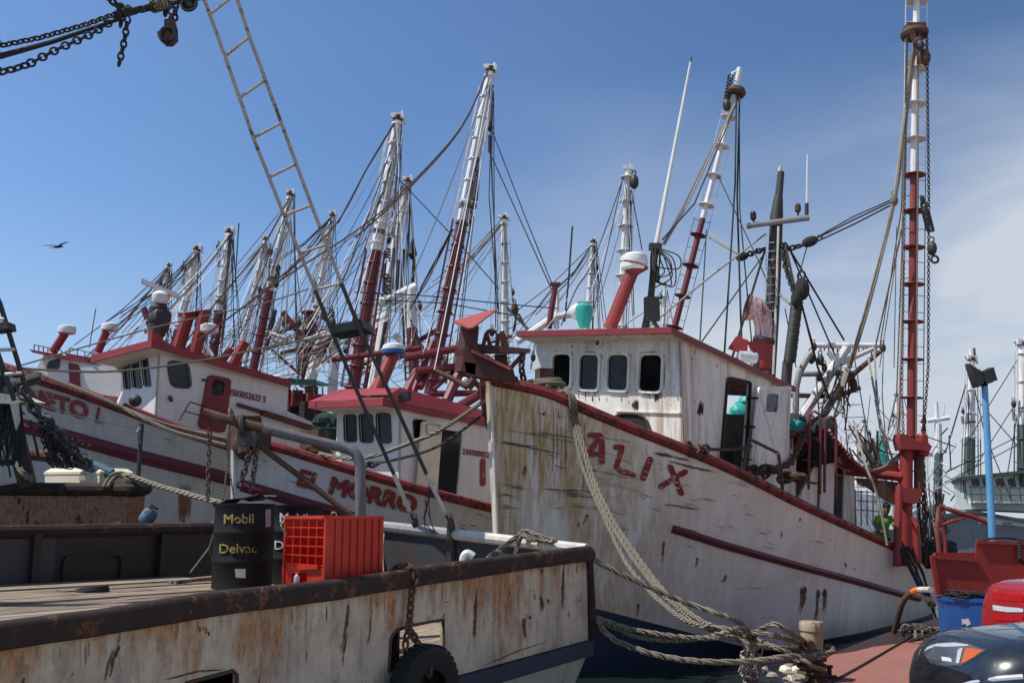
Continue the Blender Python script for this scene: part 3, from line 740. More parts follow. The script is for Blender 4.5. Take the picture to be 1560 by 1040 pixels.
    m.bar(onwall(938, 626, Fn, Nn, .02), onwall(1036, 629, Fn, Nn, .02), .04, .03); m.build('ledge', house)
    q = quadpx([(938, 630), (984, 632), (994, 665), (930, 662)], .3); m = MB('rust_steel', 'net_black')
    n_ = -h.d
    m.prism([onwall(*p, Fn, Nn, .004) for p in grow(q, 2)], n_ * .07, 0, holes=[[onwall(*p, Fn, Nn, .004) for p in q]]); m.prism([onwall(*p, Fn, Nn, .004) for p in q], n_ * .03, 1); m.build('vent_hatch', house)
    m = MB('white_clean', 'lamp_black'); c = onwall(913, 523, Fn, Nn, .03); m.lathe([(.075, 0), (.085, .05), (.07, .07)], c, n_, 16, 0); m.lathe([(.055, .06), (.05, .085)], c, n_, 14, 1); m.build('bow_camera', house)
    m = MB('lamp_black', 'white_letter')                           # inside fittings seen through the panes
    m.box(h.at(5.0, -.3) + Z * (zN - 1.6), 2.2, .5, .9, yaw=-A38); m.build('console', house)
    # roof slab with overhang: red edge, pale underside
    e1, e2 = -h.d * .62, h.n * .14
    c = [Fn + e1 - e2, Nn + e1 + e2, A2 + e2 + h.d * .25, FA - e2 + h.d * .25]
    z3 = [zat(c[0].x, c[0].y, 504), zat(c[1].x, c[1].y, 498), zat(c[2].x, c[2].y, 589)]; z3.append(z3[0] + z3[2] - z3[1])
    top = [V(p.x, p.y, z) for p, z in zip(c, z3)]; m = MB('red_house_edge', 'white_house')
    m.prism([p - Z * .13 for p in top], Z * .13, 0)
    ins = [p.lerp(sum(top, V(0, 0, 0)) / 4, .012) - Z * .135 for p in top]; m.poly(ins, 1); m.prism([p + Z * .12 for p in ins][:0] or [p.lerp(sum(top, V(0,0,0)) / 4, .03) + Z * .002 for p in top], Z * .02, 1)
    m.build('roof', house)
    # ---------------- open side door
    off = .42; pl = lambda x, y, o=0: onwall(x, y, Nn, A2, off + o)
    q = [(1157, 589), (1206, 588), (1198, 752), (1140, 742)]; wq = [(1169, 599), (1187, 600), (1184, 628), (1166, 627)]
    m = MB('white_house', 'glass_grey', 'grey_steel'); n_ = h.n
    m.prism([pl(*p) for p in quadpx(q, .05)], -n_ * .05, 0, holes=[[pl(*p) for p in quadpx(wq)]]); m.prism([pl(*p, -.02) for p in quadpx(wq)], -n_ * .012, 1)
    for a, b in (((1157, 592), (1188, 712)), ((1194, 596), (1150, 735)), ((1161, 594), (1146, 738)), ((1161, 594), (1203, 593)), ((1203, 593), (1195, 745))): m.bar(pl(*a, .012), pl(*b, .012), .035, .02, 0, up=n_)
    m.build('side_door', house)
    m = MB('rust_steel')
    for y in (606, 650, 700): m.bar(onwall(1139 - (y - 606) * .08, y, Nn, A2, .03), pl(1154 - (y - 606) * .1, y), .05, .05)
    m.build('hinges', house)
    m = MB('rust_rail'); e = grow(quadpx(door, .10), 2.2); m.prism([onwall(*p, Nn, A2, .005) for p in e], h.n * .05, 0, holes=[[onwall(*p, Nn, A2, .005) for p in quadpx(door, .10)]]); m.build('door_frame', house)
    m = MB('grey_steel'); m.box(h.at(7.6, .3) + Z * (zN - 2.7), 1.2, 1.6, 1.25, yaw=-A38); m.build('locker', house)
    # ---------------- after house, lower
    B0 = A2 + h.d * .2; B1 = on_line(B0, h.d, 1302, 2.8); wB = (Fn - Nn)
    zB0, zB1 = zat(B0.x, B0.y, 664), zat(B1.x, B1.y, 724)
    d1 = [(1247, 690), (1287, 714), (1285, 800), (1244, 785)]; d0 = [(1199, 688), (1213, 680), (1212, 775), (1198, 768)]
    m = MB('white_house'); wall(m, B0, B1, .9, zB0, zB1, [quadpx(d1, .1), quadpx(d0, .3)]); wall(m, B0 + wB, B1 + wB, .9, zB0, zB1); wall(m, B1, B1 + wB, .9, zB1, zB1)
    wall(m, B0, B0 + wB, .9, zB0, zB0)
    ah = m.build('after_house', root)
    m = MB('red_house_edge', 'net_black'); t4 = [V(*(B0 - h.d * .1 + h.n * .12).xy, zB0 + .12), V(*(B1 + h.d * .3 + h.n * .12).xy, zB1 + .12), V(*(B1 + wB + h.d * .3).xy, zB1 + .12), V(*(B0 + wB).xy, zB0 + .12)]
    m.prism([p - Z * .14 for p in t4], Z * .14, 0); m.build('after_roof', ah)
    m = MB('white_clean'); q = [(1250, 694), (1270, 704), (1268, 790), (1247, 782)]; m.prism([onwall(*p, B0, B1, -.08) for p in q], h.n * .03); m.build('inner_door', ah)
    for xx, yy in ((1222, 700), (1222, 732)):
        m = MB('dark_steel'); m.bar(onwall(xx, yy, B0, B1, .03), onwall(xx + 22, yy + 4, B0, B1, .05), .05, .05); m.build('door_dog', ah)
    # red grab hoops and ladder beside the after house
    for x, y0, y1 in ((1241, 626, 745), (1265, 634, 750)):
        m = MB('red_pole'); d = 24.6
        m.tube([W(*p, d) for p in ((x - 9, y1), (x - 8, y0 + 22), (x - 7, y0 + 5), (x, y0), (x + 7, y0 + 5), (x + 9, y0 + 20), (x + 8, y1 + 8))], .035, 7); m.build('grab_hoop', root)
    m = MB('net_green')
    for k in range(26):
        c = W(rnd.uniform(1206, 1262), rnd.uniform(648, 694), 26.3 + rnd.uniform(-.5, .5)); m.ell(c, rnd.uniform(.2, .5), rnd.uniform(.2, .5), rnd.uniform(.15, .35), 10, 7, jit=.13, rnd=rnd)
    tag(m.build('net_heap', None, W(1240, 690, 26.3), smooth=20), 'dark green net heaped on the low after house of the nearest trawler', 'net')
    m = MB('turquoise')
    for k in range(7):
        c = W(rnd.uniform(1206, 1222), rnd.uniform(646, 656), 25.6); m.ell(c, .24, .2, .16, 10, 7, jit=.12, rnd=rnd)
    tag(m.build('net_bundle', None, W(1213, 655, 25.6), smooth=25), 'small turquoise net bundle in front of the dark green net heap', 'net')
    # rolled rods and pipes lying on the after roof
    m = MB('red_pole_worn')
    for k in range(9): m.tube([W(1262 + k * 4 + rnd.uniform(-2, 2), 655 + k * 5, 25.2), W(1288 + k * 5 + rnd.uniform(-2, 2), 712 + k * 2, 26.2)], .04, 6)
    m.build('pipe_rack', root)

    # ---------------- roof gear
    m = MB('red_gear'); m.tube([W(929, 500, 22.2), W(963, 414, 22.2)], .155, 12); m.tube([W(963, 416, 22.2), W(966, 404, 22.2)], [.15, .34], 14); m.build('radar_pedestal', root)
    radome(root, 966, 399, 22.2, .315, .40)
    m = MB('plastic_white', 'dark_steel'); m.tube([W(1000, 372, 22.4), W(1052, 95, 22.4)], [.06, .028], 8, 0); m.tube([W(1052, 96, 22.4), W(1054, 88, 22.4)], .02, 6, 1); m.build('whip_antenna', root)
    m = MB('dark_steel', 'rust_steel'); m.tube([W(983, 500, 22.4), W(992, 450, 22.4), W(999, 372, 22.4)], [.09, .08, .075], 8, 0); m.tube([W(992, 445, 22.35), W(1003, 374, 22.35)], .03, 6, 1)
    m.box(W(998, 376, 22.4), .28, .2, .14); mm = m.build('antenna_post', root)
    m = MB('rope_dark')
    for k in range(11):
        x0 = 1000 + rnd.uniform(-6, 8); x1 = rnd.uniform(985, 1034); pts = [W(x0, 378, 22.35), W(x1 + rnd.uniform(-10, 8), rnd.uniform(385, 400), 22.3 + rnd.uniform(-.2, .2)), W(x1, rnd.uniform(405, 440), 22.3), W(996 + rnd.uniform(-6, 8), rnd.uniform(400, 450), 22.4)]
        m.tube(smooth_path(pts, 7), .016, 5)
    m.build('cable_loops', root)
    m = MB('dark_steel'); m.box(W(993, 471, 22.3), .30, .22, .56, yaw=.3); m.tube([W(995, 490, 22.3), W(1003, 500, 22.3)], .05, 6); m.build('junction_box', root)
    m = MB('turquoise', 'plastic_white', 'rope_green'); c = W(887, 478, 23.4); m.lathe([(.12, -.36), (.16, -.2), (.22, .0), (.21, .14), (.1, .24)], c + V(.03, -.12, 0), Z, 18, 0); m.ell(c + V(-.01, .04, .06), .31, .26, .22, 18, 11, 1, jit=.03, rnd=rnd)
    m.torus(c + V(0, 0, .26), Z, .12, .03, 14, 6, 2)
    tag(m.build('wrapped_buoy', None, c - Z * .4), 'turquoise and white wrapped float on the roof edge of the nearest trawler', 'buoy')
    # cowl vent: trunk with a bell mouth turned to the left
    m = MB('vent_red', 'red_gear', 'dark_steel'); d = 25.6; r = .22
    m.tube([W(1160, 562, d), W(1163, 520, d)], r * 1.1, 16, 1); m.tube([W(1163, 521, d), W(1164, 516, d)], r * 1.3, 16, 2)
    path = [W(1163, 518, d), W(1163, 496, d), W(1161, 481, d), W(1153, 472, d), W(1138, 468, d)]
    m.tube(path, [r, r * 1.05, r * 1.18, r * 1.42, r * 1.62], 18, 0, caps=False)
    e = (path[-1] - path[-2]).normalized(); m.torus(path[-1], e, r * 1.62, .025, 22, 6, 2); m.lathe([(r * 1.45, -.10), (r * .3, -.2)], path[-1], e, 18, 2); m.build('cowl_vent', root, smooth=50)
    m = MB('red_gear', 'lens_and_glint', 'dark_steel'); d = 25.0                        # searchlight under a red hood
    for a, b, cc, dd in (((1110, 530), (1122, 512), (1140, 518), (1138, 540)), ((1140, 520), (1166, 518), (1168, 545), (1152, 548))):
        m.prism([W(*a, d - .15), W(*b, d), W(*cc, d), W(*dd, d - .15)], V(.02, .22, .02), 0)
    m.prism([W(1112, 529, d - .15), W(1122, 513, d), W(1128, 513, d + .3), W(1118, 530, d + .2)], V(0, 0, -.04), 0)
    m.tube([W(1125, 541, d - .1), W(1151, 545, d)], [.12, .17], 14, 1); m.tube([W(1118, 545, d), W(1118, 556, d)], .1, 8, 0); m.tube([W(1152, 545, d), W(1153, 572, d)], .08, 8, 2); m.build('searchlight', root)
    # lagged exhaust stack
    m = MB('dark_steel', 'rust_steel'); d = 26.6; m.tube([W(1197, 588, d), W(1200, 552, d), W(1203, 550, d), W(1215, 452, d), W(1219, 442, d)], [.14, .14, .165, .155, .13], 14); m.tube([W(1219, 446, d), W(1227, 436, d)], [.12, .10], 12)
    for k in range(16):
        y = 545 - k * 5.6; c = W(1203.4 + (550 - y) * .122, y, d); m.torus(c, V(.10 if k % 2 else -.12, 0, 1), .164, .009, 18, 5, 0)
    m.build('exhaust_stack', root)
    m = MB('dark_steel', 'pale_pipe'); d = 28.4                    # black mast with crosstree, lamps, rungs
    m.tube([W(1170, 585, d), W(1177, 470, d), W(1183, 330, d), W(1186, 300, d)], [.20, .20, .19, .13], 12); m.tube([W(1186, 302, d), W(1190, 262, d)], [.12, .1], 10)
    m.tube([W(1188, 262, d), W(1189, 254, d)], .06, 8, 1); m.lathe([(.05, 0), (.1, .03), (.1, .1), (.05, .14)], W(1189, 272, d), Z, 10, 0)
    mast = m.build('mast', root)
    m = MB('grey_steel', 'dark_steel'); m.tube([W(1138, 344, d - .2), W(1232, 332, d - .2)], .085, 10, 0); m.tube([W(1138, 346, d - .2), W(1184, 338, d - .2)], .055, 8, 1); m.build('crosstree', mast)
    for x, y in ((1148, 330), (1216, 318)):
        m = MB('lamp_black', 'rust_steel'); c = W(x, y + 10, d - .2); m.tube([c, c + Z * .12], .03, 6); m.lathe([(.06, .1), (.09, .14), (.09, .3), (.05, .36)], c, Z, 10, 1 if x > 1200 else 0); m.build('mast_lamp', mast)
    m = MB('plastic_white', 'dark_steel'); m.tube([W(1229, 332, d), W(1230, 235, d)], [.04, .018], 6, 0); m.tube([W(1229, 336, d), W(1229, 310, d)], .06, 8, 1); m.build('mast_antenna', mast)
    m = MB('pale_pipe')
    for k in range(12):
        y = 370 + k * 13; m.tube([W(1166 - k * .1, y, d - .22), W(1180, y - 1, d - .26)], .014, 4)
    m.tube([W(1168, 360, d - .22), W(1164, 525, d - .22)], .014, 4); m.tube([W(1186, 345, d - .3), W(1183, 450, d - .3), W(1178, 570, d - .3)], .035, 6); m.build('mast_ladder', mast)
    m = MB('grey_steel'); m.tube([W(1187, 448, d - .2), W(1204, 463, 27), ], .04, 6); m.build('stack_bracket', root)
    # ---------------- outriggers
    outrigger(root, (1126, 118), (1008, 575), 31.4, 31.4, .125, .515, ring=.27, nr=10, cap=False, lower='red_pole')
    m = MB('white_pole', 'dark_steel', 'rust_steel'); d = 31.4; m.tube([W(1117, 152, d), W(1127, 104, d)], [.10, .095], 10, 0); m.tube([W(1124, 108, d), W(1116, 112, d), W(1114, 120, d)], .05, 6, 0)
    for k in range(9): m.torus(W(1113 - k * .8, 116 + k * 5, d - .1), V(.2, 0, 1), .085, .025, 12, 5, 1)
    block(m, W(1107, 160, d - .1), .28, mi=1); m.lathe([(.3, -.1), (.36, 0), (.3, .16)], W(1120, 142, d), V(.2, 0, 1), 12, 2); m.build('boom_head', root)
    outrigger(root, (1397, -70), (1388, 700), 27.4, 27.0, .15, .545, ring=.32, nr=14, cap=False, lower='red_pole_worn')
    m = MB('rust_steel', 'dark_steel'); d = 27.0; m.box(W(1393, 42, d), .55, .4, .12); m.lathe([(.36, -.1), (.4, 0), (.36, .12)], W(1393, 52, d), Z, 14, 0); block(m, W(1409, 88, d - .2), .32, mi=0); block(m, W(1402, 70, d - .3), .22, mi=1)
    for k in range(9): m.tube([W(1384 + rnd.uniform(0, 20), 44, d - .3), W(1386 + rnd.uniform(0, 18), 44 + rnd.uniform(20, 60), d - .35)], .02, 5, 0)
    m.build('boom_head', root)
    m = MB('rope_brown')
    m.chain([W(1412, 45, 26.8), W(1415, 300, 26.8), W(1414, 560, 26.9), W(1404, 700, 27), W(1396, 880, 27)], .085, .014); m.build('boom_chain', root); m = MB('rope_brown')
    m.chain([W(1382, 45, 26.8), W(1378, 330, 26.8), W(1374, 600, 26.9), W(1378, 690, 27)], .075, .010); m.build('boom_chain', root); m = MB('rope_brown')
    m.chain([W(1408, 632, 26.8), W(1405, 700, 26.9), W(1410, 860, 27)], .12, .025)
    m.build('boom_chain', root)
    m = MB('dark_steel'); d = 26.7
    m.chain([W(1404, 300, d), W(1409, 318, d), W(1416, 345, d)], .16, .04)
    for k in range(8): m.torus(W(1410 + k * 1.0, 322 + k * 4, d), V(.25, 0, 1), .1, .03, 12, 5)
    block(m, W(1420, 378, d), .26); m.torus(W(1424, 395, d), V(0, 1, 0), .1, .035, 12, 6); m.build('tackle', root)
    # pivot post of the right boom: tube, brackets, gusset, cross pipe
    m = MB('red_gear', 'rust_steel'); d = 26.9; b_ = V(0, .5, 0)
    m.tube([W(1379, 862, d), W(1381, 672, d)], .17, 14, 0); m.tube([W(1366, 862, d - .5), W(1370, 740, d - .3)], .10, 10, 0)
    m.prism([W(*p, d - .35) for p in ((1370, 668), (1372, 660), (1384, 662), (1399, 672), (1412, 671), (1420, 680), (1416, 688), (1402, 685), (1374, 684))], b_, 0)
    m.prism([W(*p, d - .4) for p in ((1374, 742), (1404, 744), (1405, 755), (1394, 768), (1374, 764))], b_ * 1.3, 0)
    m.lathe([(.13, -.3), (.16, -.25), (.16, .25), (.13, .3)], W(1405, 678, d - .1), Z, 12, 0)
    m.tube([W(1400, 745, d), W(1400, 684, d)], .13, 10, 1); m.tube([W(1288, 716, d + .5), W(1374, 726, d)], .13, 10, 0)
    m.prism([W(*p, d + .1) for p in ((1336, 716), (1368, 700), (1370, 720))], V(0, .06, 0), 0); m.prism([W(*p, d + .1) for p in ((1300, 727), (1368, 734), (1374, 772), (1352, 764))], V(0, .06, 0), 1)
    m.build('boom_pivot', root)
    m = MB('red_gear'); m.tube([W(1398, 858, 26.3), W(1395, 800, 26.3), W(1388, 790, 26.4)], .1, 10); m.build('bitt', root)
    # stern gallows: white welded frame with hanging tackle
    d = 30.5; m = MB('white_pole', 'red_pole', 'grey_steel')
    m.tube([W(1222, 634, d), W(1289, 530, d)], .16, 8, 0); m.tube([W(1192, 690, d), W(1222, 634, d)], .16, 8, 1); m.tube([W(1238, 526, d), W(1346, 526, d)], .085, 8, 0); m.tube([W(1262, 562, d), W(1330, 530, d)], .09, 8, 0); m.tube([W(1262, 536, d), W(1276, 556, d)], .08, 8, 0)
    m.tube([W(1218, 570, d), W(1300, 568, d)], .08, 8, 2); m.tube([W(1211, 700, d - .4), W(1213, 590, d - .4), W(1218, 568, d - .4), W(1232, 542, d - .4), W(1238, 536, d - .4)], .10, 9, 2)
    for k in range(14): 
        x = 1250 + k * 6.5; m.tube([W(x, 528, d), W(x + rnd.uniform(-1, 1), 528 + rnd.uniform(5, 15), d)], .025, 4, 2)
    m.build('stern_gallows', root)
    m = MB('rust_steel', 'dark_steel'); m.tube([W(1190, 738, 25.5), W(1240, 655, 27.5), W(1282, 585, 30), W(1340, 536, 30.3)], [.10, .09, .09, .07], 8, 0); m.tube([W(1205, 602, d), W(1275, 604, d), W(1310, 590, d)], .08, 7, 1)
    for x, y in ((1268, 612), (1240, 528), (1345, 530), (1250, 548), (1256, 560), (1276, 600), (1300, 585), (1236, 545), (1248, 575)): block(m, W(x, y, d - .3), rnd.uniform(.16, .26), mi=rnd.choice((0, 1)))
    m.build('net_boom', root)
    m = MB('rope_brown', 'rope')
    for k in range(18):
        a = W(rnd.uniform(1240, 1310), rnd.uniform(545, 600), d - .4); b = W(rnd.uniform(1230, 1300), rnd.uniform(600, 660), d - .6)
        m.tube(sag(a, b, rnd.uniform(0, .3), 7), .025, 4, k % 2)
    for k in range(14):
        a = W(rnd.uniform(1288, 1345), rnd.uniform(640, 690), 28.5); b = W(rnd.uniform(1300, 1370), rnd.uniform(690, 740), 28.5); m.tube(sag(a, b, rnd.uniform(.1, .6), 8), .03, 4, k % 2)
    m.tube(smooth_path([W(1262, 655, 27), W(1290, 690, 27), W(1315, 715, 27), W(1345, 712, 27), W(1372, 690, 27)], 6), .05, 6, 1)
    m.build('rope_tangle', root)['kind'] = 'stuff'
    # ---------------- bow gear: anchor housing of rusty plate
    d = 18.3; m = MB('maroon_steel', 'plate_pink', 'red_rail'); e = h.n * .5
    m.prism([W(690, 489, 18.1), W(714, 499, 17.8), W(721, 498, 17.9), W(758, 470, 19.5), W(742, 473, 19.5)], V(.0, .01, -.03), 1)
    m.prism([W(*p, d) for p in ((701, 497), (719, 498), (713, 572), (692, 566))], e * .35, 0)
    m.prism([W(*p, d) for p in ((693, 533), (715, 535), (770, 562), (776, 582), (745, 580), (700, 573))], e * .35, 0)
    m.prism([W(*p, d + .35) for p in ((714, 525), (796, 533), (795, 539), (716, 539))], e * .4, 0)
    m.bar(W(718, 535, d - .12), W(778, 563, d - .12), .16, .05, 1)
    m.prism([W(*p, d + .5) for p in ((752, 540), (766, 540), (768, 562), (756, 556))], e * .2, 0)
    m.bar(W(744, 542, d + .3), W(735, 560, d + .3), .12, .06, 0)
    for a, b in (((735, 530), (741, 507)), ((748, 531), (741, 507)), ((757, 532), (758, 508)), ((766, 533), (764, 505)), ((741, 507), (748, 503)), ((748, 503), (757, 506))): m.tube([W(*a, d + .4), W(*b, d + .4)], .04, 7, 0)
    m.tube([W(772, 528, d + .4), W(764, 505, d + .4)], .05, 7, 0); m.prism([W(*p, d) for p in ((742, 570), (780, 574), (786, 590), (744, 580))], e * .25, 2)
    m.tube([W(800, 536, d + .4), W(778, 560, d + .3)], .045, 7, 0)
    m.build('anchor_housing', root)
    m = MB('rust_steel'); m.tube([W(664, 565, 18.4), W(690, 577, 18.3), W(712, 590, 18.2)], .05, 8); m.tube([W(712, 590, 18.2), W(722, 578, 18.2)], .09, 8); m.build('anchor', root)
    m = MB('dark_steel'); m.chain([W(796, 540, 18.9), W(794, 560, 18.9), W(799, 585, 19)], .13, .03); m.build('anchor_chain', root)
    m = MB('rust_steel', 'rope'); c = W(829, 573, 20.0); m.box(c, .3, .25, .3, yaw=.4); m.tube([c - Z * .5, c], .1, 8)
    for k in range(5): m.torus(W(828, 580 + k * 2.2, 19.7), V(rnd.uniform(-.1, .1), rnd.uniform(-.1, .1), 1), .26 + .02 * k, .04, 20, 6, 1, stretch=1.25, along=(1, 0, 0))
    m.build('bow_bitt', root)
    for x, y in ((1060, 685), (1160, 722), (1208, 730)):             # shackles and fairleads on the rail
        d = W(x, y, 21).y; p = hit(h.tree, x, y + 12, .05); p = p + Z * .14 if p else W(x, y, 22); m = MB('rust_steel')
        for k in range(7): m.torus(p + V(rnd.uniform(-.25, .25), rnd.uniform(-.1, .1), rnd.uniform(-.03, .12)), V(rnd.uniform(-1, 1), rnd.uniform(-1, 1), rnd.uniform(-1, 1)), .1, .032, 12, 6, stretch=1.3, along=(1, .2, .4))
        m.build('shackle', root)
    m = MB('rust_steel')
    m.tube(smooth_path([W(1066, 683, 20.7), W(1120, 684, 21.5), W(1170, 672, 23), W(1232, 652, 25.3)], 6), .035, 6); m.chain([W(1170, 720, 22.6), W(1205, 705, 23.4), W(1226, 660, 25), W(1238, 630, 25.5)], .16, .035); m.build('side_tackle', root)
    m = MB('rust_steel'); 
    for a, b in (((1130, 730), (1141, 668)), ((1141, 668), (1186, 690)), ((1186, 690), (1192, 745))): m.tube([W(*a, 21.2), W(*b, 21.6)], .035, 7)
    m.build('gangway_rail', root)
    # ---------------- standing and running rigging
    S = [([(1197, 370, 28.3), (1286, 518, 30.2)], .03), ([(1204, 382, 28.2), (1272, 541, 30.1)], .025), ([(1220, 458, 26.5), (1246, 560, 26.6), (1266, 612, 29.9)], .03), ([(1220, 458, 26.5), (1240, 530, 30)], .022), ([(1166, 379, 28.3), (1114, 549, 26.6)], .035),
         ([(1166, 384, 28.3), (1068, 522, 25)], .02), ([(1234, 368, 28.2), (1300, 335, 27.8), (1361, 306, 27.4)], .025), ([(1236, 372, 28.1), (1302, 341, 27.8), (1364, 309, 27.4)], .025), ([(1236, 366, 28.2), (1300, 330, 27.8), (1361, 303, 27.4)], .02), ([(1229, 377, 28.2), (1214, 430, 27)], .018),
         ([(1122, 142, 31.2), (1120, 280, 29.5), (1103, 548, 25.4)], .028), ([(1127, 142, 31.2), (1123, 300, 29.5), (1131, 562, 26)], .03), ([(1126, 142, 31.2), (1127, 320, 29.5), (1150, 575, 26)], .02),
         ([(1094, 268, 31.3), (1156, 398, 29.3), (1185, 470, 28)], .018), ([(1125, 150, 31.2), (1058, 310, 26), (1009, 365, 22.6)], .022), ([(1076, 350, 30.9), (1075, 372, 30), (1066, 524, 25)], .02),
         ([(1210, 435, 26.5), (1196, 370, 28.2)], .04), ([(1196, 470, 28), (1213, 560, 29.7)], .016), ([(1174, 480, 28.2), (1140, 566, 26)], .02), ([(1175, 495, 28), (1172, 560, 27)], .02)]
    for p, r in S: MB('rope_dark').tube([W(*q) for q in p], r, 5).build('stay', root)
    m = MB('rope_dark')
    block(m, W(1234, 368, 28.2), .32, axis=V(1, 0, .4)); m.build('stay_block', root); m = MB('rope_dark'); block(m, W(1131, 391, 29), .26, axis=V(1, 0, .4)); m.build('stay_block', root); m = MB('rope_dark'); m.chain([W(1194, 381, 28.3), W(1225, 373, 28.2)], .17, .035); m.build('stay_block', root); m = MB('rope_dark'); m.chain([W(1165, 379, 28.3), W(1136, 389, 29)], .17, .035); m.build('stay_block', root); m = MB('rope_dark'); block(m, W(1222, 440, 26.4), .4); m.build('stay_block', root); m = MB('rope_dark'); block(m, W(1213, 455, 26.4), .3); m.build('stay_block', root); m = MB('rope_dark'); m.chain([W(1192, 372, 28.2), W(1198, 410, 27.5), W(1212, 448, 26.5)], .18, .04)
    m.build('stay_block', root)
    for p, r in (([(1167, 356, 28.4), (1080, 423, 27), (985, 500, 24)], .028), ([(1129, 388, 29), (1082, 356, 30.9)], .03), ([(1131, 392, 29), (1080, 362, 30.9)], .02), ([(1119, 160, 31.2), (1042, 320, 27), (1012, 372, 24)], .035), ([(1115, 165, 31.2), (1040, 316, 27), (1000, 388, 23)], .022),
                 ([(1394, 62, 26.9), (1375, 200, 26.8), (1361, 306, 26.8), (1328, 440, 27.5), (1292, 562, 30)], .045), ([(1396, 62, 26.9), (1378, 210, 26.8), (1364, 306, 26.8), (1326, 460, 27.5), (1296, 560, 30)], .03), ([(1292, 560, 30), (1282, 590, 29.8)], .09), ([(1399, 60, 26.7), (1398, 300, 26.7), (1396, 660, 26.7)], .022),
                 ([(1386, 80, 26.9), (1374, 350, 27), (1334, 526, 30)], .028), ([(1382, 60, 26.9), (1373, 320, 27), (1340, 530, 30)], .018), ([(1366, 345, 27.2), (1362, 560, 28)], .014), ([(1372, 350, 27.2), (1340, 560, 29)], .014), ([(1376, 330, 27.2), (1366, 600, 27.5), (1353, 655, 27.8)], .02),
                 ([(1332, 535, 30), (1340, 640, 28.5), (1354, 668, 27.8), (1368, 640, 27.5), (1376, 400, 27)], .035), ([(1323, 545, 30), (1338, 625, 28.5), (1348, 665, 28), (1360, 700, 27.5), (1372, 740, 27)], .035), ([(1346, 530, 30.2), (1344, 600, 29.5), (1350, 680, 28)], .016),
                 ([(1300, 640, 26), (1318, 705, 25), (1338, 760, 24.8), (1352, 830, 24.8)], .03)):
        MB('rope_pale' if r > .025 else 'rope').tube(smooth_path([W(*q) for q in p], 5) if len(p) > 3 else [W(*q) for q in p], r, 5).build('halyard', root)
    m = MB('rope'); block(m, W(1362, 305, 26.8), .22); m.build('halyard_block', root)
    m = MB('dark_steel')                                            # stern rope ladder against the sky
    for k in range(11):
        y = 560 + k * 19; xa = lerp(1282, 1296, k / 10); xb = lerp(1302, 1336, k / 10); m.tube([W(xa, y, 32), W(xb, y - 1, 32)], .015, 4)
    m.tube([W(1280, 545, 32), W(1297, 760, 32)], .02, 4); m.tube([W(1299, 530, 32), W(1340, 770, 32)], .02, 4); m.build('shroud_ladder', root)
    m = MB('rope_dark')
    for k in range(7): m.tube(smooth_path([W(1366 + k * 3, 832, 26.4), W(1386 + k * 3 + rnd.uniform(-4, 4), 868, 26.2), W(1404 + k * 2, 905, 25.9), W(1420 + k, 935 + rnd.uniform(-20, 10), 25)], 6), .03, 5)
    m.build('stern_lines', root)
    # crates, net and clutter on the after deck
    m = MB('grey_steel', 'net_green', 'rope', 'pale_pipe')
    for k in range(6): m.tube([W(1303 + k * 9, 746, 28), W(1303 + k * 9, 800, 28)], .02, 4, 0)
    for y in (748, 762, 776): m.tube([W(1303, y, 28), W(1350, y + 3, 28)], .02, 4, 0)
    for k in range(30):
        x = rnd.uniform(1398, 1440); m.tube(smooth_path([W(x, rnd.uniform(745, 800), 27.5), W(x + rnd.uniform(-8, 8), rnd.uniform(780, 820), 27.5), W(x + rnd.uniform(-8, 12), rnd.uniform(800, 850), 27.4)], 5), .03, 4, rnd.choice((1, 2, 3)))
    m.build('deck_gear', root)['kind'] = 'stuff'; m = MB('net_green')
    for k in range(14): m.ell(W(rnd.uniform(1400, 1445), rnd.uniform(832, 856), 27.6), .35, .3, .2, 9, 6, 0, jit=.15, rnd=rnd)
    tag(m.build('net_heap', None, W(1422, 845, 27.6)), 'low dark green net heap on the stern of the nearest trawler by the boom post', 'net')
    return h, root
NEAR, NEAR_ROOT = near_trawler()

# ================================================================== the two trawlers behind it
def roof_slab(house, corners, z, th, mats=('red_roof', 'white_clean'), name='roof', skirt=0):
    top = [V(p.x, p.y, q) for p, q in zip(corners, z)]; m = MB(*mats); c = sum(top, V(0, 0, 0)) / len(top)
    m.prism([p - Z * th for p in top], Z * th, 0); m.poly([p.lerp(c, .015) - Z * (th + .005) for p in top], 1)
    return m.build(name, house)
def bar_scanner(parent, px, py, d, half, tilt=.0, name='radar_scanner'):
    c = W(px, py, d); m = MB('plastic_white', 'white_pole'); u = V(.94, .34, -tilt).normalized()
    m.obox(c + Z * .16, u * half, V(-.34, .94, 0) * .07, Z * .07, 0); m.lathe([(.20, -.28), (.24, -.2), (.24, .0), (.16, .08), (.08, .12)], c - Z * .02, Z, 18, 1); return m.build(name, parent)

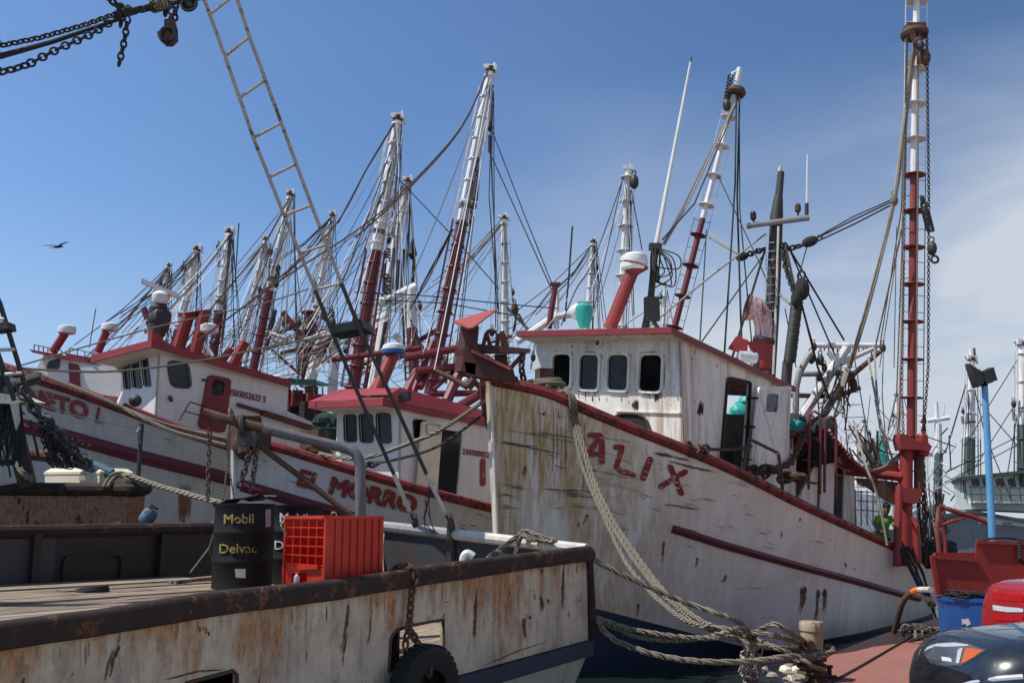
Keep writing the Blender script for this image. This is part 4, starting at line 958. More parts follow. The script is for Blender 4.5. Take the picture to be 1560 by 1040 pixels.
def middle_trawler():
    rnd = random.Random(21)
    rail = curve([(355, 664), (400, 677), (430, 684), (500, 706), (560, 724), (640, 747), (745, 774), (900, 812)])
    h = Hull((-6.15, 21.95), A38, 19.5, 3.0, 7.5, rail, rake=.35, heel=.02)
    root = thing('trawler', 'white trawler with red lettering and small red roofed wheelhouse between the two larger trawlers', 'trawler', h.at(10) + Z * WZ, 'shrimp trawlers moored side by side')
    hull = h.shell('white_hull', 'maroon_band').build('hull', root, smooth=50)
    m = MB('red_rail'); h.railtube(m, .11); m.build('rail', root)
    m = MB('white_clean'); m.tube([h.rows[0][j] - h.d * .03 for j in range(9)], .06, 6); m.build('stem_bar', root)
    m = MB('maroon_band'); h.band(m, curve([(365, 738), (430, 757), (500, 777), (560, 794), (760, 840)]), 368, 740, .13, off=.0); m.build('rub_rail', root)
    m = MB('red_letter'); letters(m, h.place(.02), 'EL', (453, 738), (487, 747), 25, 1.9, .25); letters(m, h.place(.02), 'MORRO', (502, 750), (633, 781), 25, 2.3, .22); m.build('painted_name', hull)
    m = MB('net_black', 'rust_steel')
    for k in range(14):
        x = rnd.uniform(380, 740); y = rail(x) + rnd.uniform(12, 60); l = rnd.uniform(6, 22)
        stroke(m, h.tree, [(x, y), (x + l, y + l * .25)], rnd.uniform(.5, 1.3), .014, step=3, taper=True, jit=.4, rnd=rnd, mi=rnd.choice((0, 1)))
    absorb(hull, m)
    # wheelhouse
    P = h.at(3.9); Nn = on_line(P, h.n, 609); Fn = on_line(P, h.n, 514); A2 = on_line(Nn, h.d, 800, 3); FA = A2 + Fn - Nn; zb = 1.2
    zN, zF, zA = zat(Nn.x, Nn.y, 611), zat(Fn.x, Fn.y, 614), zat(A2.x, A2.y, 664)
    q = [[(525, 632), (542, 632), (543, 672), (526, 672)], [(548, 631), (567, 631), (568, 673), (550, 673)], [(574, 630), (594, 630), (596, 674), (576, 674)]]
    side = [(629, 638), (650, 641), (649, 668), (631, 668)]; door = [(671, 653), (705, 658), (696, 765), (664, 756)]
    m = MB('white_clean'); wall(m, Fn, Nn, zb, zF, zN, [quadpx(k) for k in q]); wall(m, Nn, A2, zb, zN, zA, [quadpx(side), quadpx(door, .08)]); wall(m, Fn, FA, zb, zF, zF + zA - zN); wall(m, FA, A2, zb, zA, zA)
    house = m.build('wheelhouse', root)
    pane_set(house, Fn, Nn, q, 'dark_steel', ['glass_grey'] * 3, 1.2, .03); pane_set(house, Nn, A2, [side], 'dark_steel', ['black_void'], .8, .03)
    m = MB('cream', 'grey_steel'); o = onwall(640, 690, Nn, A2, .35); n_ = h.n                # cream door standing open against the wall
    dq = [(641, 641), (672, 645), (664, 752), (634, 742)]; m.prism([onwall(*p, Nn, A2, .12) for p in quadpx(dq, .1)], n_ * .05, 0); wq = quadpx([(650, 645), (671, 648), (669, 662), (650, 660)], .2)
    m.prism([onwall(*p, Nn, A2, .19) for p in grow(wq, 1)], n_ * .02, 1, holes=[[onwall(*p, Nn, A2, .19) for p in wq]]); m.build('side_door', house)
    c = V(0, 0, 0); e1 = -h.d * .75; e2 = h.n * .15
    cs = [Fn + e1 - e2 * 2, Nn + e1 + e2, A2 + e2, FA - e2]
    zz = [zat(cs[0].x, cs[0].y, 613), zat(cs[1].x, cs[1].y, 609), zat(cs[2].x, cs[2].y, 655)]; zz.append(zz[0] + zz[2] - zz[1])
    roof_slab(house, cs, [z + .02 for z in zz], .16)
    m = MB('red_roof'); a, b = V(cs[0].x, cs[0].y, zz[0] + .03), V(cs[1].x, cs[1].y, zz[1] + .03); e = h.d * .75       # raked red visor above the windows
    m.prism([a, b, b + e + Z * .36 - e2, a + e + Z * .36 + e2 * 2], h.d * .06 + Z * .0, 0); m.prism([b + h.n * .0, b + e + Z * .36 - e2, V(*A2.xy, zz[2] + .30) - e2, V(*cs[2].xy, zz[2] + .02)], -h.n * .06, 0)
    m.build('visor', house)
    m = MB('lamp_black', 'lens_and_glint'); c = onwall(617, 604, Nn, A2, .3); m.box(c, .3, .12, .22, yaw=-A38); m.build('roof_lamp', house)
    m = MB('red_letter'); tree = bvh(MB().poly([V(*Nn.xy, zb), V(*A2.xy, zb), V(*A2.xy, zA), V(*Nn.xy, zN)])); pl = lambda x, y: hit(tree, x, y, .01)
    letters(m, pl, '2503000523', (704, 691), (750, 698), 8.5, .3, .1); stroke(m, tree, [(735, 702), (735, 736)], 9, .012); m.build('registration_number', house)
    m = MB('red_gear'); m.tube([W(568, 612, 25), W(598, 541, 25.4)], .17, 12); m.build('radar_pedestal', root); radome(root, 600, 532, 25.4, .30, .30, ('plastic_white', 'blue_box'))
    m = MB('rope_green'); m.ell(W(661, 612, 26), .24, .2, .14, 12, 8); m.build('roof_float', root)
    # red gantry frame above the after deck
    m = MB('red_pole'); d = 27
    for a, b, r in (((617, 545), (700, 530), .11), ((505, 548), (640, 530), .08), ((635, 565), (700, 558), .11), ((625, 610), (660, 520), .1), ((680, 612), (702, 562), .15), ((690, 625), (738, 596), .13), ((640, 590), (655, 562), .1), ((618, 602), (636, 566), .16), ((655, 600), (738, 598), .09), ((560, 600), (590, 552), .08), ((704, 560), (740, 600), .08), ((660, 594), (690, 566), .06)):
        m.tube([W(*a, d), W(*b, d + .6)], r, 8)
    m.build('red_gantry', root)
    outrigger(root, (748, 104), (655, 600), 31.5, 31.5, .235, .515, nr=15, rnd=rnd)
    outrigger(root, (957, 256), (942, 560), 30, 30, .16, .05, nr=8, rnd=rnd, ring=.24)
    m = MB('dark_steel'); d = 31.3
    for k in range(9): m.torus(W(725 - k * .3, 276 + k * 3.5, d), Z, .1, .03, 10, 5)
    block(m, W(721, 312, d), .24); m.chain([W(727, 240, d), W(725, 276, d)], .15, .03); m.chain([W(720, 318, d), W(716, 345, d)], .14, .03); block(m, W(966, 277, 29.8), .30); m.build('tackle', root)
    line_set(root, [[(742, 110, 31.4), (702, 195, 30), (616, 290, 28), (545, 350, 27), (430, 425, 25), (300, 520, 24)], [(744, 108, 31.4), (700, 200, 30), (612, 298, 28), (540, 362, 27)], [(690, 350, 31), (650, 430, 30), (625, 470, 30)], [(688, 350, 31), (640, 440, 30)]], .024, 'rope_brown', 'topping_lift')
    line_set(root, [[(752, 130, 31.4), (748, 250, 30), (760, 480, 29)], [(752, 130, 31.4), (753, 340, 30), (755, 500, 29)], [(750, 130, 31.4), (745, 300, 30), (758, 470, 29)], [(742, 180, 31.4), (800, 330, 30), (840, 430, 29)], [(745, 230, 31.4), (840, 440, 27)], [(718, 340, 31.3), (705, 450, 30), (690, 570, 29)], [(722, 330, 31.3), (700, 520, 29)],
                    [(540, 445, 29), (640, 450, 29), (760, 462, 29), (850, 470, 29)], [(560, 456, 29), (680, 462, 29), (780, 480, 29)], [(625, 470, 30), (690, 350, 31)], [(950, 270, 30), (905, 395, 28), (878, 440, 26), (855, 495, 24)], [(960, 290, 30), (963, 400, 29), (966, 480, 28)], [(962, 290, 30), (978, 380, 29)], [(947, 280, 30), (925, 380, 29), (905, 470, 28)]], .02, 'rope_dark')
    # side rope and wire from the bow of the nearest trawler
    m = MB('rope'); m.tube(smooth_path([W(486, 690, 22.4), W(520, 697, 21.8), W(560, 696, 21), W(610, 680, 20), W(670, 655, 19), W(738, 610, 18.4)], 7), .045, 6); o = m.build('mooring_rope', None, W(560, 696, 21)); tag(o, 'pale rope drooping from the red rail to the bow of the nearest trawler', 'rope')
    m = MB('rope_dark'); m.tube(smooth_path([W(556, 708, 22), W(610, 698, 21), W(670, 678, 19.5), W(740, 628, 18.4)], 7), .03, 6); m.chain([W(556, 708, 22), W(578, 706, 21.6)], .16, .035); o = m.build('mooring_wire', None, W(600, 700, 21)); tag(o, 'dark wire with a chain end hanging below the pale rope at the trawler bows', 'wire')
    m = MB('rust_steel'); c = W(375, 660, 21.6); m.box(c, .5, .4, .7, yaw=-.6); m.tube([W(366, 640, 21.5), W(372, 690, 21.4)], .14, 9); m.box(W(388, 672, 21.8), .7, .35, .3, yaw=-.7); m.tube([W(392, 655, 22), W(400, 682, 22)], .1, 8); m.ell(W(372, 678, 21.5), .28, .2, .3, 10, 7, jit=.15, rnd=rnd); m.build('anchor_housing', root)
    m = MB('rust_steel'); m.box(W(480, 672, 23.6), .6, .4, .5, yaw=-.6); m.tube([W(470, 685, 23.6), W(500, 690, 23.8)], .08, 8); m.torus(W(486, 688, 23.2), V(.2, .3, 1), .3, .045, 16, 6); m.build('windlass', root)
    return h, root
MID, MID_ROOT = middle_trawler()

def left_trawler():
    rnd = random.Random(31)
    rail = curve([(-40, 549), (0, 560), (40, 573), (100, 591), (180, 620), (270, 655), (355, 681), (430, 706), (560, 745)])
    h = Hull((-12.75, 24.3), A38, 21, 3.2, 8.0, rail, rake=.35, heel=.02)
    root = thing('trawler', 'long white trawler on the left with red side door and wide sloping red roof', 'trawler', h.at(10) + Z * WZ, 'shrimp trawlers moored side by side')
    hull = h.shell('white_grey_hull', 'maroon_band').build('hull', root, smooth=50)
    m = MB('red_rail'); h.railtube(m, .14); m.build('rail', root)
    m = MB('maroon_band'); h.band(m, curve([(-40, 628), (40, 650), (100, 664), (200, 692), (330, 724), (420, 748)]), -10, 400, .17, off=0); m.build('rub_rail', root)
    m = MB('red_letter'); letters(m, h.place(.02), 'ONETO', (12, 606), (133, 638), 24, 2.0); letters(m, h.place(.02), 'I', (146, 641), (152, 643), 22, 1.2, .2); m.build('painted_name', hull)
    m = MB('scrape_grey', 'rust_orange')
    for k in range(10):
        x = rnd.uniform(40, 350); y = rail(x) + rnd.uniform(15, 70); l = rnd.uniform(8, 22)
        stroke(m, h.tree, [(x, y), (x + l, y + l * .1)], rnd.uniform(.5, 1.1), .014, step=3, taper=True, jit=.4, rnd=rnd)
    for k in range(26):
        x = rnd.gauss(281, 5); y = 734 + rnd.uniform(0, 14); l = rnd.uniform(15, 60); stroke(m, h.tree, [(x, y), (x + rnd.uniform(-.6, .6), y + l * .5), (x - 1, y + l)], rnd.uniform(.8, 2.4), .014 + .0006 * k, step=3, taper=True, jit=.5, rnd=rnd, mi=1)
    absorb(hull, m)
    P = h.at(3.6); Nn = on_line(P, h.n, 237, 5); Fn = on_line(P, h.n, 183, 5); A2 = on_line(Nn, h.d, 432, 3.6); FA = A2 + Fn - Nn; zb = 1.6
    zN, zF, zA = zat(Nn.x, Nn.y, 535), zat(Fn.x, Fn.y, 542), zat(A2.x, A2.y, 590)
    q = [[(187, 553), (196, 552), (199, 592), (190, 592)], [(199, 550), (211, 548), (216, 591), (203, 590)], [(215, 546), (225, 545), (230, 588), (220, 588)]]
    side = [(254, 549), (286, 552), (292, 592), (260, 589)]
    m = MB('white_clean'); wall(m, Fn, Nn, zb, zF, zN, [quadpx(k, .15) for k in q]); wall(m, Nn, A2, zb, zN, zA, [quadpx(side, .22)]); wall(m, Fn, FA, zb, zF, zF + zA - zN); wall(m, FA, A2, zb, zA, zA)
    house = m.build('wheelhouse', root)
    pane_set(house, Fn, Nn, q, 'dark_steel', ['glass_grey'] * 3, .5, .03, r=.15); pane_set(house, Nn, A2, [side], 'dark_steel', ['glass_dark'], 1.0, .03, r=.22)
    m = MB('red_house_edge', 'glass_dark'); dq = quadpx([(316, 570), (351, 577), (342, 660), (300, 652)], .13); wq = quadpx([(322, 577), (341, 581), (338, 603), (321, 602)], .2)
    m.prism([onwall(*p, Nn, A2, .01) for p in dq], h.n * .06, 0, holes=[[onwall(*p, Nn, A2, .01) for p in wq]]); m.prism([onwall(*p, Nn, A2, .015) for p in wq], h.n * .02, 1); m.build('red_door', house)
    m = MB('dark_steel'); m.bar(onwall(308, 578, Nn, A2, .03), onwall(314, 579, Nn, A2, .1), .06, .06); m.bar(onwall(258, 603, Nn, A2, .04), onwall(262, 611, Nn, A2, .06), .08, .08); m.build('wall_fitting', house)
    e1, e2 = -h.d * .8, h.n * .2; cs = [Fn + e1 - e2 * 1.5, Nn + e1 * .55 + e2 * 1.6, A2 + e2, FA - e2]
    zz = [zat(cs[0].x, cs[0].y, 541), zat(cs[1].x, cs[1].y, 517), zat(cs[2].x, cs[2].y, 580)]; zz.append(zz[2] + .1)
    roof_slab(house, cs, zz, .2)
    tree = bvh(MB().poly([V(*Nn.xy, zb), V(*A2.xy, zb), V(*A2.xy, zA), V(*Nn.xy, zN)])); pl = lambda x, y: hit(tree, x, y, .01)
    m = MB('red_letter'); letters(m, pl, '2503052623 5', (348, 601), (405, 613), 9.5, .35, .25); m.build('registration_number', house)
    m = MB('maroon_band'); m.bar(onwall(361, 616, Nn, A2, .04), onwall(432, 638, Nn, A2, .04), .16, .09); m.build('house_band', house)
    # after bulwark with a sloping end, canvas top, clutter
    A3 = on_line(A2, h.d, 520, 3); m = MB('white_clean', 'maroon_band'); wall(m, A2, A3, .8, zat(A2.x, A2.y, 625), zat(A3.x, A3.y, 664)); m.bar(onwall(398, 628, Nn, A2, .08), onwall(512, 664, Nn, A2, .08), .22, .14, 1); m.build('after_bulwark', root)
    m = MB('turquoise', 'dark_steel'); d = 32; m.prism([W(400, 574, d), W(480, 578, d), W(482, 583, d + .2), W(402, 580, d + .2)], V(.1, 1.6, .1), 0)
    for x in (405, 440, 478): m.tube([W(x, 578, d), W(x + 2, 650, d)], .04, 5, 1)
    m.build('awning', root)
    m = MB('dark_steel', 'net_black', 'red_rail', 'blue_box')
    for k in range(9): m.box(W(rnd.uniform(410, 490), rnd.uniform(605, 640), 31.2 + rnd.uniform(-.5, .8)), rnd.uniform(.3, .7), .4, rnd.uniform(.4, .9), yaw=rnd.uniform(0, 1), mi=rnd.choice((0, 1, 1, 2)))
    for k in range(8):
        x = 400 + k * 13; m.tube([W(x, 590, 31), W(x + 2, 640, 31)], .03, 5, rnd.choice((0, 2, 3)))
    m.build('deck_winch', root)
    m = MB('net_green'); rnd2 = random.Random(3)
    for k in range(12): m.ell(W(rnd2.uniform(492, 518), rnd2.uniform(640, 660), 27.5), .35, .3, .25, 10, 7, jit=.15, rnd=rnd2)
    tag(m.build('net_heap', None, W(505, 655, 27.5), smooth=20), 'green net heap left of the small red roofed wheelhouse', 'net')
    # rail by the door
    m = MB('red_rail'); a = [W(273, 640, 26), W(289, 612, 26), W(330, 624, 27), W(352, 628, 27.5), W(350, 656, 27.5)]; m.tube(a, .025, 6); m.tube([W(282, 626, 26), W(350, 645, 27.5)], .02, 6); m.build('deck_railing', root)
    m = MB('white_clean', 'dark_steel'); m.tube([W(182, 618, 25), W(188, 596, 25)], [.12, .03], 8, 0); m.ell(W(206, 610, 25.3), .17, .14, .16, 12, 8, 1); m.build('bow_fitting', root)
    m = MB('red_gear', 'dark_steel'); d = 28.5; m.tube([W(236, 525, d), W(240, 480, d)], .22, 10, 0); [m.ell(W(240 + q[0], q[1], d), q[2], q[2] * .85, q[3], 12, 9, 1, jit=.09, rnd=rnd) for q in ((0, 500, .27, .38), (3, 484, .34, .34), (1, 472, .27, .30), (-4, 508, .2, .3), (6, 494, .25, .3))]; m.tube([W(241, 470, d), W(243, 455, d)], [.25, .16], 12, 1); m.build('covered_post', root)
    bar_scanner(root, 244, 448, d, .58, .36)
    m = MB('red_gear'); d = 31
    m.tube([W(272, 530, d), W(287, 482, d), W(312, 474, d), W(296, 545, d)], .2, 10); m.tube([W(280, 540, d), W(302, 520, d)], .12, 8)
    m.tube([W(338, 550, d), W(352, 530, d)], .13, 8); m.tube([W(352, 560, d), W(374, 520, d), ], .16, 8); m.build('red_gallows', root)
    m = MB('plastic_white'); m.lathe([(.2, 0), (.3, .05), (.3, .25), (.15, .32)], W(318, 508, 31), Z, 16); m.build('radar_dome', root)
    outrigger(root, (607, 178), (535, 610), 30.5, 30.5, .235, .515, nr=14, rnd=rnd)
    outrigger(root, (443, 293), (382, 580), 34.3, 34.3, .18, .47, nr=11, rnd=rnd)
    line_set(root, [[(602, 185, 30.4), (560, 255, 29.5), (520, 330, 29), (470, 385, 28), (380, 460, 27)], [(600, 190, 30.4), (556, 262, 29.5), (515, 340, 29)], [(441, 300, 34.2), (400, 375, 33), (330, 460, 32), (265, 545, 31)]], .026, 'rope_brown', 'topping_lift')
    line_set(root, [[(612, 190, 30.4), (608, 300, 30), (602, 480, 29)], [(611, 200, 30.4), (600, 320, 30)], [(449, 296, 34.2), (450, 420, 33), (455, 560, 32)], [(447, 296, 34.2), (452, 560, 32)], [(600, 265, 30.4), (690, 360, 29), (760, 440, 28)]], .02, 'rope_dark')
    m = MB('dark_steel'); m.chain([W(424, 405, 34), W(422, 425, 34)], .14, .04); block(m, W(421, 432, 34), .2); m.build('tackle', root)
    m = MB('rope'); m.tube(smooth_path([W(40, 562, 23.8), W(140, 600, 23.2), W(190, 622, 23), W(260, 648, 23), W(344, 668, 22.8)], 6), .045, 6)
    m.tube(smooth_path([W(190, 622, 23), W(226, 640, 22.7), W(270, 659, 22.5), W(344, 678, 22.3)], 6), .05, 6); tag(m.build('mooring_rope', None, W(190, 622, 23)), 'pale doubled rope lying along the red rail of the left trawler', 'rope')
    m = MB('rope'); m.tube(smooth_path([W(20, 560, 23.5), W(160, 566, 24), W(300, 550, 25), W(420, 526, 26), W(560, 500, 27)], 7), .03, 5); m.tube(smooth_path([W(30, 557, 23.5), W(230, 500, 25), W(400, 462, 26), W(470, 440, 27)], 7), .02, 5); m.build('bow_stays', root)
    return h, root
LEFT, LEFT_ROOT = left_trawler()

# ================================================================== trawlers farther off
def far_trawler(label, mid_px, d, poles, house=None, mats=('white_grey_hull', 'white_clean', 'red_roof'), rail_py=None, extras=True, seed=1, A=A38, L=18, pole_mats=('white_pole', 'red_pole'), lines=11):
    """a whole trawler: hull, rail, wheelhouse with windows, radar, raised outriggers, rigging"""
    rnd = random.Random(seed); c = W(mid_px, 700, d); dv = V(math.sin(A), math.cos(A), 0); b0 = V(c.x, c.y, 0) - dv * L * .5
    rz = rail_py or 1.2
    h = Hull((b0.x, b0.y), A, L, 2.9, 7, (lambda px: 0), rake=.4, ns=16)
    # sheer by height here: rebuild the stations
    h.near = []; h.far = []; h.rows = []; h.rowf = []; h.ctr = []
    for s in h.S:
        z = rz + 1.5 * (1 - min(1, s / (L * .7))) ** 1.8; h.near.append(h.bow + h.d * s + h.n * h.b(s) + Z * z); h.far.append(h.bow + h.d * s - h.n * h.b(s) + Z * z); h.ctr.append(z); h.rows.append(h.section(s, z, WZ + .4, 1)); h.rowf.append(h.section(s, z, WZ + .4, -1))
    root = thing('trawler', label, 'trawler', V(c.x, c.y, WZ), 'trawlers moored farther off')
    h.shell(mats[0], 'maroon_band').build('hull', root, smooth=50)
    m = MB('red_rail' if mats[2] == 'red_roof' else mats[2]); h.railtube(m, .11); m.build('rail', root)
    s0, s1, hw, hh = 4.0, 10.0, 1.5, 2.3
    zt = h.deckz(4) + .3 + hh
    pts = [h.at(s0, -hw), h.at(s0, hw), h.at(s1, hw), h.at(s1, -hw)]
    m = MB(mats[1]); m.prism([V(p.x, p.y, h.deckz(7) - .2) for p in pts], Z * (zt - h.deckz(7) + .2)); ho = m.build('wheelhouse', root)
    m = MB(mats[2], mats[1]); ro = [h.at(s0 - .6, -hw - .2), h.at(s0 - .6, hw + .2), h.at(s1 + .3, hw + .2), h.at(s1 + .3, -hw - .2)]; m.prism([V(p.x, p.y, zt) + Z * .003 for p in ro], Z * .16); m.build('roof', ho)
    for k in range(3):
        m = MB('glass_dark', 'dark_steel'); p = h.at(s0 - .02, -hw + .5 + k * 1.0) + Z * (zt - .75); m.obox(p, h.n * .32, h.d * .025, Z * .36, 0); m.build('window', ho)
    for k in range(2):
        m = MB('glass_dark'); p = h.at(s0 + 1.0 + k * 1.6, hw + .012) + Z * (zt - .8); m.obox(p, h.d * .4, h.n * .02, Z * .36, 0); m.build('window', ho)
    m = MB('red_house_edge' if mats[2] == 'red_roof' else mats[2]); p = h.at(s0 + 4.4, hw + .015) + Z * (zt - 1.1); m.obox(p, h.d * .4, h.n * .025, Z * .9); m.build('side_door', ho)
    m = MB('red_gear' if mats[2] == 'red_roof' else mats[1]); p = h.at(5.5, 0) + Z * (zt + .15); m.tube([p, p + Z * 1.3 - h.d * .4], .14, 9); m.build('radar_pedestal', root)
    q = p + Z * 1.45 - h.d * .4; m = MB('plastic_white', 'white_pole'); m.lathe([(.28, -.14), (.34, -.05), (.34, .06), (.2, .16)], q, Z, 18); m.build('radar_dome', root)
    for (t_, b_, r, sp, dd) in poles:
        outrigger(root, t_, b_, dd, dd, r, sp, pole_mats[0], pole_mats[1], nr=9, rnd=rnd)
        a = []
        for k in range(lines):
            x0 = t_[0] + rnd.uniform(-2, 5); y0 = t_[1] + rnd.uniform(3, 12); kind = rnd.random()
            if kind < .5: a.append([(x0, y0, dd - .2), (t_[0] + rnd.uniform(-14, 30), rnd.uniform(500, 580), dd - rnd.uniform(0, 2))])
            else: 
                x1 = t_[0] - rnd.uniform(50, 150); y1 = y0 + (t_[0] - x1) * rnd.uniform(.75, 1.2); a.append([(x0 - 4, y0, dd - .2), ((x0 + x1) / 2, (y0 + y1) / 2 + 6, dd - 2), (x1, min(y1, 590), dd - 3.5)])
        line_set(root, a, .00045 * dd, rnd.choice(('rope_dark', 'rope_brown', 'rope_pale', 'rope')))
    return h, root
FT = far_trawler
h4, r4 = FT('small white trawler at far left with a railed flying roof and a tilted radar', 150, 37, [((350, 350), (322, 560), .21, .40, 37), ((301, 377), (262, 545), .22, .25, 38)], rail_py=2.3, seed=41)
h5, r5 = FT('white trawler second from left with a red side door behind the long trawler bow', 235, 44, [((405, 362), (362, 560), .17, .05, 44), ((258, 402), (236, 520), .15, .05, 46)], rail_py=2.4, seed=42)
h6, r6 = FT('trawler whose white boom leans behind the tall red and white boom', 520, 42, [((507, 325), (462, 590), .19, .42, 42), ((622, 273), (556, 610), .23, .32, 40)], rail_py=1.6, seed=43)
h7, r7 = FT('trawler with an upright white boom seen left of the anchor housing', 790, 48, [((768, 330), (771, 600), .26, .05, 48), ((904, 366), (890, 560), .21, .05, 50)], rail_py=1.2, seed=44)
h8, r8 = FT('trawler behind the wheelhouse with a plain white boom', 1010, 62, [((1013, 432), (1010, 560), .16, .05, 62), ((842, 432), (830, 560), .10, .05, 60)], rail_py=1.2, seed=45, lines=3)
# the two low houses that show past the long trawler's bow
def bow_cabin(root, px, d, roofpx, wallpx, win, door, ped, dome, mats=('white_clean', 'red_house_edge'), railing=True, nm='forward_cabin'):
    m = MB(mats[0]); off = V(1.2, 2.6, 0)
    m.prism([W(*p, d) for p in wallpx], off); c = m.build(nm, root)
    m = MB(mats[1], mats[0]); m.prism([W(*p, d - .35) for p in roofpx], off * 1.2 + V(0, .4, 0)); m.build('cabin_roof', c)
    m = MB('glass_dark'); m.prism([W(*p, d - .03) for p in quadpx(win)], V(0, .02, 0)); m.build('window', c)
    if door: m = MB('red_house_edge'); m.prism([W(*p, d - .05) for p in door], V(0, .04, 0)); m.build('door', c)
    m = MB('red_gear'); m.tube([W(*ped[0], d + .6), W(*ped[1], d + .6)], .15, 10); m.build('radar_pedestal', root)
    radome(root, *dome, d + .6, .31, .3)
    if railing:
        m = MB('red_rail'); x0, x1, y0 = roofpx[0][0], roofpx[1][0], roofpx[0][1]
        for k in range(7):
            x = lerp(x0 + 8, x1 - 4, k / 6); y = lerp(roofpx[0][1], roofpx[1][1], k / 6); m.tube([W(x, y + 2, d), W(x, y - 7, d)], .02, 4)
        m.tube([W(x0 + 8, roofpx[0][1] - 7, d), W(x1 - 4, roofpx[1][1] - 7, d)], .02, 4); m.build('roof_railing', root)
bow_cabin(r4, 60, 34, [(44, 532), (98, 541), (104, 547), (88, 545), (50, 537)], [(52, 568), (68, 538), (112, 546), (150, 600), (52, 600)], [(73, 550), (92, 545), (90, 562), (70, 566)], [(104, 552), (120, 555), (122, 590), (106, 585)], ((80, 537), (99, 508)), (102, 502))
bow_cabin(r5, 140, 36, [(98, 537), (180, 552), (186, 560), (150, 550), (102, 543)], [(118, 572), (128, 546), (186, 556), (190, 620), (118, 610)], [(142, 556), (164, 554), (158, 576), (139, 571)], [(166, 560), (186, 562), (186, 606), (160, 600)], ((149, 537), (162, 505)), (167, 498))
# right hand side: green and grey boats across the basin
def right_boats():
    c = W(1530, 700, 47)
    root = thing('trawler', 'grey green trawler at far right with a row of dark wheelhouse windows', 'trawler', V(c.x, c.y, WZ), 'trawlers moored farther off'); d = 47
    m = MB('grey_hull', 'green_hull'); off = V(2, 6, 0)
    m.prism([W(*p, d) for p in ((1425, 786), (1480, 780), (1600, 802), (1700, 815), (1700, 850), (1425, 850))], off, 0); m.build('hull', root)
    m = MB('green_hull'); m.bar(W(1420, 787, d - .1), W(1480, 779, d - .1), .25, .12); m.bar(W(1480, 779, d - .1), W(1700, 818, d - .1), .3, .14); m.build('rail', root)
    m = MB('plastic_white'); m.prism([W(*p, d - .06) for p in ((1490, 785), (1560, 789), (1600, 792), (1600, 806), (1552, 801), (1490, 797))], V(0, .05, 0)); m.build('name_board', root)
    m = MB('net_black'); A_ = W(1490, 790, d - .09); pl = lambda x, y: W(x, y, d - .09); letters(m, pl, 'W.PT.L', (1528, 800), (1545, 803), 6); m.build('painted_name', root)
    m = MB('pale_green_house', 'plastic_white'); m.prism([W(*p, d) for p in ((1474, 724), (1600, 716), (1600, 780), (1480, 775))], V(1.5, 5, 0), 0); m.bar(W(1480, 764, d - .05), W(1600, 766, d - .05), .6, .1, 1); ho = m.build('wheelhouse', root)
    m = MB('green_hull'); m.prism([W(*p, d - .4) for p in ((1460, 726), (1600, 712), (1600, 716), (1464, 731))], V(2, 5.5, 0)); m.build('roof', ho)
    for x in (1486, 1503, 1523, 1541, 1558):
        m = MB('glass_dark'); m.prism([W(*p, d - .04) for p in quadpx([(x - 6, 729), (x + 5, 728), (x + 8, 742), (x - 3, 743)])], V(0, .03, 0)); m.build('window', ho)
    m = MB('green_hull')
    for k in range(7): m.tube([W(1478 + k * 15, 738, d - 1), W(1482 + k * 15, 772, d - 1)], .035, 5)
    for y in (741, 752): m.tube([W(1476, y, d - 1), W(1590, y + 2, d - 1)], .03, 5)
    m.build('deck_railing', root)
    outrigger(root, (1480, 545), (1477, 760), 48, 48, .28, .42, 'white_pole', 'green_hull', nr=6); outrigger(root, (1557, 522), (1562, 740), 47, 47, .34, .42, 'white_pole', 'green_hull', nr=5)
    m = MB('white_pole', 'dark_steel'); m.tube([W(1480, 548, 48), W(1480, 530, 48)], .12, 8, 0); m.box(W(1483, 537, 48), .15, .15, .45, mi=1); m.build('boom_tip', root)
    line_set(root, [[(1472, 585, 48), (1450, 660, 47)], [(1470, 590, 48), (1440, 690, 47)], [(1476, 590, 48), (1474, 720, 47)], [(1484, 590, 48), (1500, 660, 47), (1540, 760, 46)], [(1552, 545, 47), (1505, 620, 47), (1470, 680, 47)], [(1555, 600, 47), (1535, 720, 46)], [(1550, 610, 47), (1480, 720, 46)], [(1490, 610, 48), (1560, 690, 47)], [(1440, 720, 46), (1560, 660, 47)], [(1440, 735, 46), (1560, 672, 47)]], .025, 'rope_dark')
    c = W(1425, 720, 58); r2 = thing('trawler', 'distant trawler with a white crossbar on its green mast', 'trawler', V(c.x, c.y, WZ), 'trawlers moored farther off'); d = 58
    m = MB('green_hull'); m.prism([W(*p, d) for p in ((1330, 808), (1440, 800), (1470, 812), (1470, 850), (1330, 850))], V(2, 6, 0)); m.build('hull', r2)
    m = MB('pale_green_house', 'glass_dark'); m.prism([W(*p, d) for p in ((1360, 770), (1440, 768), (1440, 806), (1360, 806))], V(1, 4, 0)); m.build('wheelhouse', r2)
    m = MB('white_pole', 'green_hull'); m.tube([W(1427, 800, d), W(1430, 690, d)], .24, 10, 1); m.tube([W(1430, 690, d), W(1429, 645, d)], .2, 10, 0); m.tube([W(1428, 645, d), W(1426, 612, d)], .12, 8, 0); m.tube([W(1412, 641, d), W(1446, 636, d)], .14, 8, 0); m.tube([W(1438, 636, d), W(1438, 614, d)], .03, 5, 0); m.build('mast', r2)
    rnd = random.Random(9); m = MB('white_pole', 'rope_dark', 'red_pole', 'rope_green')
    for k in range(70):
        x = rnd.uniform(1395, 1475); y = rnd.uniform(650, 790); l = rnd.uniform(12, 60); a = rnd.uniform(-1.2, 1.2); m.tube([W(x, y, d - rnd.uniform(0, 3)), W(x + l * math.sin(a), y + l * math.cos(a) * .9, d - rnd.uniform(0, 3))], rnd.uniform(.012, .04), 4, rnd.choice((0, 0, 1, 1, 2, 0)))
    m.build('rigging', r2)['kind'] = 'stuff'
